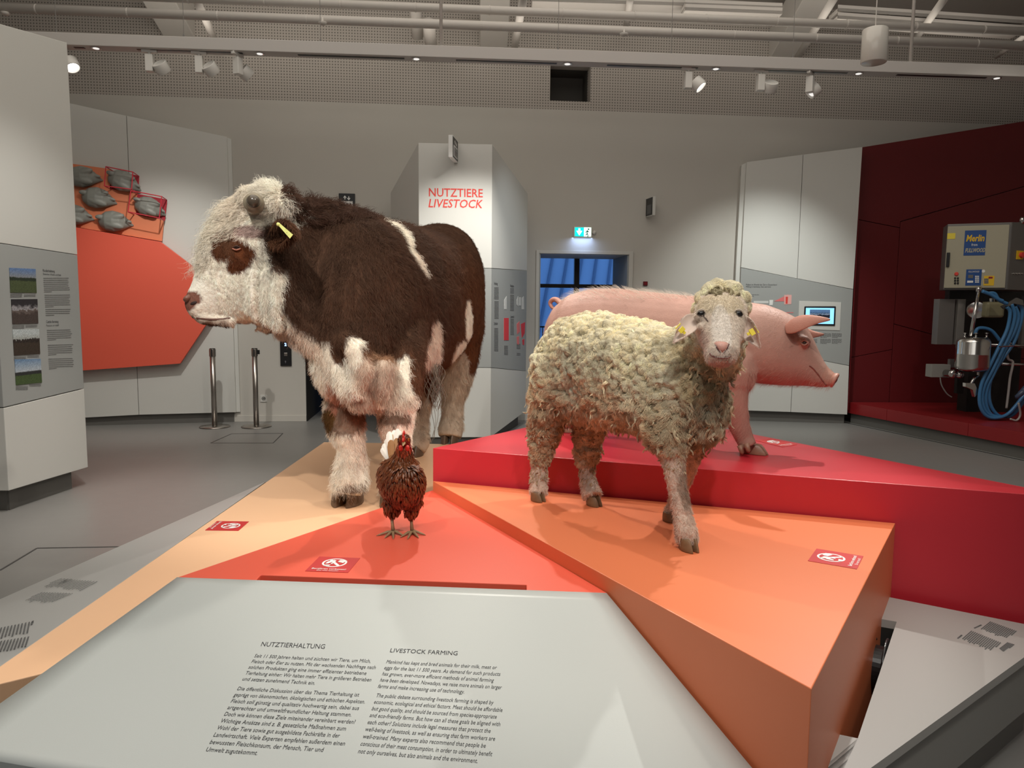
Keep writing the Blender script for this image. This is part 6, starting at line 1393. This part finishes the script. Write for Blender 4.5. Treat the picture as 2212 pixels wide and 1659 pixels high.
for px, py, y in ((1514.5, 678, 2.452), (1595, 678, 2.452)):
    c0_ = surf(px, py, y, -.004); y = surf(px, py, y).y
    mb = MB(); c = c0_; mb.ellipsoid(c+V((0, -.003, 0)), ((.0145, 0, 0), (0, .011, 0), (0, 0, .0115)), 16, 12); e = mb.build('eye', M['eye'], sheep, smooth=True)
    mb = MB(); s_ = -1 if px < 1550 else 1
    mb.tube(smooth_path([at(px-11, py+1, y-.004), at(px-5, py-8.0, y-.008), at(px+5, py-8.5, y-.008), at(px+11, py+1, y-.004)]), .0026, 8); mb.build('eyelid', mat('sheep_lid', (.50, .42, .34), .6), sheep, smooth=True)
mb = MB(); mb.tube(smooth_path([surf(1520, 683, 2.435, .001), surf(1526, 690, 2.43, .001), surf(1530, 695, 2.428, .001)]), [.0022]*12+[.001], 6); mb.build('tear_line', mat('lid_dark', (.05, .02, .012), .6), sheep, smooth=True)
mb = MB(); nc = surf(1560, 749, 2.352, -.004)
mb.loft([(nc+V((0, .02, .016)), V((.023, 0, 0)), V((0, -.012, .004))), (nc+V((0, .006, .008)), V((.024, 0, 0)), V((0, -.012, .005))), (nc+V((0, .0, -.004)), V((.017, 0, 0)), V((0, -.012, .0))), (nc+V((0, .004, -.018)), V((.007, 0, 0)), V((0, -.009, -.0)))], 16)
mb.build('nose_pad', mat('sheep_nose', (.60, .31, .25), .5), sheep, smooth=True)
for s_ in (-1, 1):
    mb = MB(); mb.tube([surf(1560+s_*15, 743, 2.352, .001), surf(1560+s_*11, 751, 2.338, .002), surf(1560+s_*4, 762, 2.338, .002)], [.002, .0028, .0015], 8); mb.build('nostril', mat('nostril_dark', (.12, .04, .035), .5), sheep, smooth=True)
mb = MB(); mb.tube(smooth_path([surf(1533, 764, 2.40, .002), surf(1539, 769, 2.365, .003), surf(1548, 773, 2.352, .003), surf(1560, 774, 2.348, .003), surf(1571, 773, 2.352, .003), surf(1579, 769, 2.375, .002)]), .0026, 8); mb.build('mouth', mat('mouth_line', (.17, .05, .045), .5), sheep, smooth=True)
def eprof(t): return [.45, .75, .95, 1.0, .98, .88, .72, .52, .30, .06][min(9, int(t*9+.5))]
for a, b, lb in (((1509, 684), (1455, 741), 0), ((1601, 684), (1641, 750), 1)):
    A_ = at(*a, 2.49); B_ = at(*b, 2.46); wd = (B_-A_).cross(V((0, 1, 0))).normalized()+V((0, -.5, 0)); em = ear_shape(A_, B_, wd, .031, .022, n=9, th=.005, prof=eprof, droop=.014*(1 if lb else 1))
    me = em.mesh('ear'); EF = lambda P, N: np.tile(np.array((.72, .58, .50)), (len(P), 1)); paint(me, EF); eo = link('ear', me, attr_mat('ear_skin', .7, .3), sheep, True)
    eo.modifiers.new('s', 'SUBSURF').render_levels = 1
    fur('ear_hair', me, 2200, .007, lambda P, N: np.tile(np.array(B_-A_), (len(P), 1)), EF, HAIRM, eo, r=.0004, k=3, lift=.3, jitter=.3, seed=2)
    m_ = at(a[0]+(b[0]-a[0])*(.58 if lb else .68), a[1]+(b[1]-a[1])*.50, 2.445); X = (B_-A_).normalized(); Y = X.cross(V((0, 1, 0)))
    mb = MB(); o_ = m_+Y*(.018 if lb else .016)*(-1 if lb else 1)
    mb.box(m_+V((0, -.003, 0)), .022, .003, .016, X, V((0, 1, 0)), Y); mb.box(m_+Y*(.018*(1 if lb else -1)), .026, .005, .004, X, V((0, 1, 0)), Y); mb.box(m_-Y*(.012*(1 if lb else -1)), .010, .003, .012, X, V((0, 1, 0)), Y)
    mb.build('ear_tag', M['yellow'], eo, bevel=.0008)
for (px, py, f_, L, W_, H__) in ((1164, 1082, (.62, -.78), .068, .055, .040), (1285, 1092, (.62, -.78), .070, .055, .040), (1490, 1189, (.35, -.93), .075, .058, .042), (1448, 1126, (.5, -.85), .060, .045, .036)):
    c = onz(px, py, ZO+.001); claw((c.x, c.y, ZO+.001), f_, L, W_, H__, 'hoof', mat('sheep_hoof', (.20, .12, .06), .5, noise=.3, nscale=50), sheep)
for px, py, y in ((1455, 1118, 2.86), (1478, 1154, 2.52), (1497, 1146, 2.56), (1156, 1050, 3.2)):
    mb = MB(); mb.ellipsoid(at(px, py, y), ((.008, 0, 0), (0, .01, 0), (0, 0, .012)), 10, 8); mb.build('dewclaw', MATS['sheep_hoof'], sheep, smooth=True)

# ------------------------------------------------------------------ PIG
pig = empty('pig', (.9, 3.8, ZR), 'big smooth pink pig with curled tail on the crimson platform', 'pig')
PH = V((.87, -.49, 0)).normalized(); PRt = V((-.49, -.87, 0)).normalized(); PC = V((.33, 4.05, 0)); mb = MB()
PHR = [(1620, 653, 1612, 824, 3.59, .185), (1655, 658, 1650, 829, 3.565, .172), (1688, 670, 1684, 832, 3.54, .155), (1714, 683, 1712, 833, 3.52, .138), (1737, 696, 1734, 833, 3.505, .118), (1753, 725, 1748, 834, 3.49, .098), (1765, 752, 1760, 835, 3.48, .080), (1778, 778, 1772, 836, 3.468, .063), (1790, 796, 1782, 837, 3.458, .052), (1800, 804, 1789, 836, 3.45, .046), (1806, 808, 1794, 835, 3.446, .042)]
GR = [(-.150, .04, 1.42, 1.30), (-.135, .10, 1.50, 1.20), (-.09, .155, 1.575, 1.12), (-.01, .195, 1.635, 1.08), (.10, .213, 1.662, 1.06), (.25, .22, 1.665, 1.06), (.45, .225, 1.645, 1.06), (.65, .22, 1.625, 1.08), (.82, .20, 1.605, 1.12)]
mb.loft([(PC+PH*s+V((0, 0, (a+b)/2)), PRt*hw, V((0, 0, (a-b)/2))) for s, hw, a, b in GR]+[((lambda T, B: ((T+B)/2, PRt*w_, (T-B)/2))(at(tx, ty, yy), at(bx_, by, yy))) for tx, ty, bx_, by, yy, w_ in PHR], 32, 2.2)
PLG = [[(1560, 800, 3.52, 75), (1572, 845, 3.47, 46), (1585, 880, 3.46, 31), (1595, 915, 3.46, 24), (1607, 945, 3.46, 20), (1617, 965, 3.45, 19)],
       [(1520, 830, 3.78, 40), (1505, 880, 3.78, 26), (1505, 920, 3.78, 18), (1516, 946, 3.76, 16)],
       [(1250, 800, 4.02, 80), (1240, 860, 4.02, 44), (1226, 895, 4.05, 26), (1220, 915, 4.08, 20), (1218, 925, 4.08, 17)],
       [(1290, 800, 4.25, 60), (1275, 860, 4.25, 36), (1262, 890, 4.28, 22), (1262, 908, 4.28, 17)]]
for L_ in PLG: limb(mb, [pl(*q) for q in L_])
mb.ellipsoid(at(1738, 738, 3.41), ((.03, 0, 0), (0, .025, 0), (0, 0, .03)))
pme = fuse(mb, 'body', .008, 7)
set_bvh(pme)
def pig_col(P, N):
    c = np.tile(np.array((.42, .24, .195)), (len(P), 1)); c = c*(1+.06*vnoise(P, 12, 3)+.04*vnoise(P, 60, 4))[:, None]
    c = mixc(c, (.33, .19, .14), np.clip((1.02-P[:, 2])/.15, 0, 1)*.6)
    c = mixc(c, (.48, .25, .19), blobs(P, [(tuple(at(1798, 815, 3.44)), (.06, .12, .05))])*.7); return np.clip(c, 0, 1)
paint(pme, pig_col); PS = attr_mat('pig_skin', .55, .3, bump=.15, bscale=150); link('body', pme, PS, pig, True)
def pcomb(P, N): d = np.tile(np.array((-.8, .4, -.5)), (len(P), 1)); return d
fur('bristles', pme, 34000, lambda P: .016+.012*(P[:, 2] < 1.3), pcomb, lambda P, N: np.tile(np.array((.55, .37, .29)), (len(P), 1)), HAIRM, pig, r=.00022, k=4, lift=.28, jitter=.2, curl=.1, curlf=1, mask=lambda P: np.where((P-np.array(PC))@np.array(PRt) > -.08, 1, .1)*np.where(P[:, 2] > .98, 1, .2), seed=3)
fur('back_bristles', pme, 1000, .045, lambda P, N: np.tile(np.array((-1, .5, .1)), (len(P), 1)), lambda P, N: np.tile(np.array((.72, .66, .58)), (len(P), 1)), HAIRM, pig, r=.0004, k=5, lift=.9, jitter=.2, mask=lambda P: np.where((P[:, 2] > 1.60) & (P[:, 0] < 1.0), 1.0, 0), seed=4)
# snout disc, nostrils, mouth
sc = (at(1809, 808, 3.44)+at(1796, 835, 3.44))/2; mb = MB(); sd_ = (PH+V((0, 0, -.45))).normalized(); su = V((0, 0, 1)).cross(PRt).normalized()
mb.loft([(sc-sd_*.016, PRt*.038, sd_.cross(PRt)*.030), (sc-sd_*.004, PRt*.044, sd_.cross(PRt)*.036), (sc+sd_*.004, PRt*.044, sd_.cross(PRt)*.037), (sc+sd_*.008, PRt*.038, sd_.cross(PRt)*.031)], 24)
sn = mb.build('snout', mat('pig_snout', (.50, .25, .19), .5), pig, smooth=True)
for s_ in (-1, 1):
    mb = MB(); mb.ellipsoid(sc+sd_*.0078+PRt*s_*.016, (PRt*.008, sd_*.003, sd_.cross(PRt)*.011), 12, 8); mb.build('nostril', MATS['nostril_dark'], sn, smooth=True)
mp_ = [(1.395, 1.202, .030), (1.36, 1.203, .047), (1.32, 1.212, .053), (1.28, 1.238, .064), (1.245, 1.268, .079)]
mb = MB(); mb.tube(smooth_path([surf(1786, 833, 3.4), surf(1778, 824, 3.4), surf(1768, 810, 3.4), surf(1757, 797, 3.4), surf(1748, 790, 3.4)]), [.0015]+[.0035]*23+[.002], 8); mb.build('mouth', mat('pig_mouth', (.22, .07, .055), .6), pig, smooth=True)
ec = surf(1738, 740, 3.38, -.003); mb = MB(); mb.ellipsoid(ec, (PH*.011, PRt*.008, V((0, 0, .009))), 14, 10); mb.build('eye', M['eye'], pig, smooth=True)
mb = MB()
for zz, rr_ in ((.011, .0035), (-.011, .0035), (.018, .002)):
    mb.tube(smooth_path([ec-PH*.018+PRt*.001, ec+V((0, 0, zz))+PRt*.008, ec+PH*.016+PRt*.001]), rr_, 8)
mb.build('eyelid', mat('pig_lid', (.42, .22, .17), .6), pig, smooth=True)
def pprof(t): return [.55, .8, .98, 1.0, .92, .78, .6, .42, .25, .07][min(9, int(t*9+.5))]
for A_, B_, lb in ((surf(1698, 709, 3.4, -.01), at(1794, 690, 3.27), 0), (at(1705, 700, 3.66), at(1775, 702, 3.66), 1)):
    if lb: B_ = A_+PH*.15-PRt*.10+V((0, 0, -.05))
    ax = B_-A_; em = ear_shape(A_, B_, (PRt*.9+V((0, 0, -.42))), .062, .045, n=9, m=10, th=.007, prof=pprof, droop=-.022 if not lb else .02); me = em.mesh('ear')
    PC_ = lambda P, N: np.tile(np.array((.45, .21, .16)), (len(P), 1)); paint(me, PC_); eo = link('ear', me, PS, pig, True); eo.modifiers.new('s', 'SUBSURF').render_levels = 1
# tail
tb_ = PC-PH*.20+V((0, 0, 1.50)); pts = [at(1212, 668, 4.12), at(1203, 662, 4.16), at(1196, 668, 4.2), at(1192, 660, 4.22), at(1189, 652, 4.2), at(1194, 646, 4.16), at(1205, 645, 4.13), at(1212, 650, 4.12), at(1210, 658, 4.12)]
pts = [at(1222, 660, 4.08), at(1211, 655, 4.13), at(1202, 647.5, 4.16), at(1193, 648, 4.18), at(1188.5, 655, 4.19), at(1192, 663, 4.18), at(1199, 668, 4.16)]
sp = smooth_path(pts); nn_ = len(sp); mb = MB(); mb.tube(sp, [.018*(1-.55*i/nn_) for i in range(nn_)], 10); me = mb.mesh('tail'); paint(me, PC_); link('tail', me, PS, pig, True)
for (px, py, L, W_, H__, z) in ((1630, 980, .13, .065, .045, 1), (1526, 960, .085, .055, .035, 1), (1224, 933, .09, .06, .035, 1), (1268, 915, .09, .06, .035, 1)):
    c = onz(px, py, ZR+.001); claw((c.x, c.y, ZR+.001), (.75, -.66) if px > 1600 else (.87, -.49), L, W_, H__, 'hoof', M['pighoof'], pig)
for px, py, y in ((1598, 962, 3.42), (1612, 958, 3.38)):
    mb = MB(); mb.tube([at(px, py, y), at(px+5, py+16, y-.01), at(px+6, py+21, y-.01)], [.014, .011, .003], 10); mb.build('dewclaw', M['pighoof'], pig, smooth=True)
for i, (px, py) in enumerate(((1232, 872), (1242, 880), (1254, 874), (1226, 880))):
    mb = MB(); limb(mb, [pl(px, py-14, 4.15, 10), pl(px, py+4, 4.13, 5), pl(px, py+9, 4.13, 2.5)]); mb.build('teat', mat('teat_skin', (.62, .34, .28), .5), pig, smooth=True)

# ------------------------------------------------------------------ HEN
hen = empty('hen', (-.43, 2.85, ZC), 'brown hen with white tail feathers standing on the coral platform', 'hen')
mb = MB(); HY = 2.86
def er(px, py, y, rx, rz_, ry): return (at(px, py, y), V((rx/ppm(y), 0, 0)), V((0, 0, rz_/ppm(y))))
mb.loft([(at(846, 1015, 3.05), V((.035, 0, 0)), V((0, 0, .04))), (at(852, 1030, 3.00), V((.062, 0, 0)), V((0, 0, .062))), (at(862, 1038, 2.94), V((.078, 0, 0)), V((0, 0, .088))), (at(869, 1044, 2.87), V((.083, 0, 0)), V((0, 0, .095))), (at(872, 1046, 2.81), V((.074, 0, 0)), V((0, 0, .088))), (at(874, 1045, 2.765), V((.052, 0, 0)), V((0, 0, .062))), (at(874, 1042, 2.745), V((.02, 0, 0)), V((0, 0, .025)))], 24)
limb(mb, [pl(868, 1020, 2.84, 36), pl(870, 1000, 2.82, 25), pl(872, 982, 2.81, 16), pl(873, 965, 2.80, 12.5), pl(873, 950, 2.80, 11.5)])
mb.ellipsoid(at(873, 950, 2.79), ((.021, 0, 0), (0, .028, 0), (0, 0, .022)))
for sx0, y_ in ((848, 2.86), (889, 2.85)): limb(mb, [pl(sx0+(3 if sx0 < 860 else -1), 1080, y_, 21), pl(sx0, 1100, y_, 15), pl(sx0, 1117, y_, 6)])
hme = fuse(mb, 'body', .004, 4)
set_bvh(hme)
def hen_col(P, N):
    c = np.tile(np.array((.13, .038, .012)), (len(P), 1)); low = np.clip((.92-P[:, 2])/.12, 0, 1); c = mixc(c, (.21, .055, .018), low*.6); c = mixc(c, (.07, .022, .008), np.clip(vnoise(P, 30, 3), 0, 1))
    nk = np.clip((P[:, 2]-.99)/.05, 0, 1); c = mixc(c, (.12, .035, .013), nk*.6); fc = blobs(P, [(A3(873, 962, 2.77), (.028, .045, .028))]); c = mixc(c, (.32, .02, .012), fc*.85); return np.clip(c, 0, 1)
paint(hme, hen_col); HB = attr_mat('hen_plumage', .35, .55, bump=.2, bscale=200); link('body', hme, HB, hen, True)
def feathers(name, me, n, L, W, colfn, m, parent, mask, seed, lift=.22, comb=(0, .25, -1), hl=.012):
    P, N, rng = sample(me, n, mask, seed); C = np.tile(np.array(comb, float), (n, 1)); C = nrmz(C-N*(C*N).sum(1)[:, None]); D = nrmz(C+N*lift+rng.normal(size=(n, 3))*.09); Bn = nrmz(np.cross(D, N)); U = np.cross(Bn, D)
    col = colfn(P, N); vs = []; fs = []; cs = []
    for i in range(n):
        l = L*(.7+.6*rng.random()); w_ = W*(.8+.4*rng.random()); b0 = len(vs); tn = .8+.5*rng.random()
        for t, wf in ((0, .35), (.3, .9), (.65, 1.0), (.9, .6), (1, .08)):
            c = P[i]+N[i]*.002+D[i]*l*t+U[i]*l*.12*math.sin(math.pi*t)
            for s in (-1, 0, 1): vs.append(tuple(c+Bn[i]*w_*wf*s+U[i]*(w_*.35*wf*(1-abs(s))))); cs.append(tuple(col[i]*tn*(1.25 if s == 0 else .9)*(.75+.5*t))+(1,))
        for r_ in range(4):
            for s in range(2): a = b0+r_*3+s; fs.append((a, a+1, a+4, a+3))
    me2 = bpy.data.meshes.new(name); me2.from_pydata(vs, [], fs); a = me2.color_attributes.new('col', 'FLOAT_COLOR', 'POINT'); a.data.foreach_set('color', np.clip(np.array(cs), 0, 1).astype(np.float32).ravel())
    o = link(name, me2, m, parent, True); o['kind'] = 'stuff'; s_ = o.modifiers.new('t', 'SOLIDIFY'); s_.thickness = .0006; return o
feathers('plumage', hme, 2600, .030, .0052, hen_col, HB, hen, lambda P: np.where((P[:, 2] < 1.0) & (P[:, 2] > .75), 1, 0), 3, lift=.10)
feathers('neck_hackles', hme, 700, .030, .0035, lambda P, N: mixc(hen_col(P, N), (.20, .075, .02), np.clip(vnoise(P, 40, 5), 0, 1)), HB, hen, lambda P: np.where((P[:, 2] > .955) & (P[:, 2] < 1.035), 1, 0), 5, lift=.15)
fur('down', hme, 9000, .012, lambda P, N: np.tile(np.array((0, .2, -1.0)), (len(P), 1)), hen_col, HAIRM, hen, r=.0006, k=4, lift=.4, jitter=.3, mask=lambda P: np.where((P[:, 2] < .79) | (P[:, 2] > 1.02), 1, 0)*1.0, seed=6)
# tail feathers, one by one
tfm = attr_mat('tail_feather', .5, .4)
tb0 = at(848, 1012, 3.03)
for i, (px, py, dk) in enumerate(((824, 968, 0), (829, 958, 0), (834, 948, 0), (841, 932, 0), (848, 938, 1), (852, 929, 0), (859, 926, 0), (864, 930, 0), (857, 946, 2), (845, 950, 2), (850, 962, 2), (838, 966, 1), (828, 978, 1))):
    tip = at(px, py, 3.08+.008*(i % 3)-.03*(dk == 2)); ax = tip-tb0; L = ax.length; Bn = ax.cross(V((0, 1, 0))).normalized(); mb = MB(); cs = []; F = []
    prof = ((0, .3), (.25, .55), (.5, .8), (.75, 1.0), (.92, .85), (1, .3))
    for sgn in (0, 1):
        for t, wf in prof:
            for s in (-1, -.1, .1, 1):
                F.append(tb0+ax*t+Bn*.0145*wf*s+V((0, -.004*(1-abs(s))-.0012*sgn, 0))+Bn*.004*math.sin(t*3)*(1 if i % 2 else -1))
                cb = np.array((.80, .74, .66)) if dk == 0 else (np.array((.34, .17, .07)) if dk == 2 else np.array((.60, .42, .26)))
                cs.append(tuple(cb*(.45+.55*min(1, t*1.3)) if dk == 0 else cb)+(1,))
    n = 4; fs = []
    for sg in (0, 24):
        for r_ in range(5):
            for s in range(3): a = sg+r_*4+s; fs.append((a, a+1, a+5, a+4) if sg == 0 else (a, a+4, a+5, a+1))
    me = bpy.data.meshes.new('tail_feather'); me.from_pydata([tuple(v) for v in F], [], fs); a = me.color_attributes.new('col', 'FLOAT_COLOR', 'POINT'); a.data.foreach_set('color', np.array(cs).astype(np.float32).ravel())
    o = link('tail_feather', me, tfm, hen, True)
    if dk: o['label'] = 'brown tail feather' if dk == 2 else 'pale tan tail feather'
combm = mat('comb_red', (.55, .025, .015), .45, bump=.3, bscale=200)
mb = MB(); cy = [at(873, 938, y_) for y_ in (2.755,)][0]; c = at(872.5, 951, 2.765)
for k, (dy, dz, r_) in enumerate(((-.030, .0, .006), (-.022, .016, .008), (-.010, .026, .0085), (.004, .028, .008), (.016, .022, .007))):
    mb.ellipsoid(c+V((0, dy, dz*.9+.004)), ((.0035, 0, 0), (0, .0065, 0), (0, 0, r_)), 10, 8)
mb.ellipsoid(c+V((0, -.008, .006)), ((.0045, 0, 0), (0, .028, 0), (0, 0, .012)), 12, 8)
mb.build('comb', combm, hen, smooth=True)
for s_ in (-1, 1):
    mb = MB(); mb.ellipsoid(at(873+s_*7, 968, 2.760), ((.009, 0, 0), (0, .006, 0), (0, 0, .012)), 12, 8); mb.build('wattle', combm, hen, smooth=True)
    mb = MB(); mb.ellipsoid(at(873+s_*9.5, 950, 2.768), ((.004, 0, 0), (0, .005, 0), (0, 0, .005)), 12, 8); e = mb.build('eye', M['eye'], hen, smooth=True)
    mb = MB(); mb.lathe([(.0055, 0), (.0065, .001), (.0045, .0015)], at(873+s_*9.7, 950, 2.766), (s_*.9, -.5, 0), 14); mb.build('eye_ring', mat('eye_orange', (.5, .15, .03), .4), e)
mb = MB(); bk = at(872.5, 957, 2.762); mb.loft([(bk, V((.0085, 0, 0)), V((0, 0, .007))), (bk+V((0, -.014, -.002)), V((.0055, 0, 0)), V((0, 0, .005))), (bk+V((0, -.024, -.007)), V((.0012, 0, 0)), V((0, 0, .0012)))], 14)
mb.build('beak', mat('beak_horn', (.42, .26, .12), .4), hen, smooth=True)
shm = mat('shank_skin', (.30, .19, .10), .55, noise=.3, nscale=90, bump=.4, bscale=200)
for kx, gx_, gy_ in ((846, 849, 1153), (888, 890, 1153)):
    g_ = onz(gx_, gy_, ZC); top = at(kx, 1112, 2.86); g_.z = ZC+.008
    leg = MB(); leg.tube([top, top.lerp(g_, .5), g_+V((0, 0, .006))], [.0075, .006, .0075], 10); lo_ = leg.build('leg', shm, hen, smooth=True)
    for an, L in ((-60, .062), (-95, .070), (-125, .060), (-22, .055), (75, .034)) if kx > 860 else ((-150, .062), (-110, .060), (-80, .068), (-35, .055), (95, .034)):
        if an in (-22, -35) and False: continue
        d = V((math.cos(R(an)), math.sin(R(an)), 0)); p0 = g_.copy(); mb = MB()
        mb.tube([p0, p0+d*L*.35+V((0, 0, .003)), p0+d*L*.75+V((0, 0, -.002)), p0+d*L*.95+V((0, 0, -.004)), p0+d*L*1.12+V((0, 0, -.0065))], [.0065, .0058, .0045, .0032, .0006], 8); mb.build('toe', shm, lo_, smooth=True)
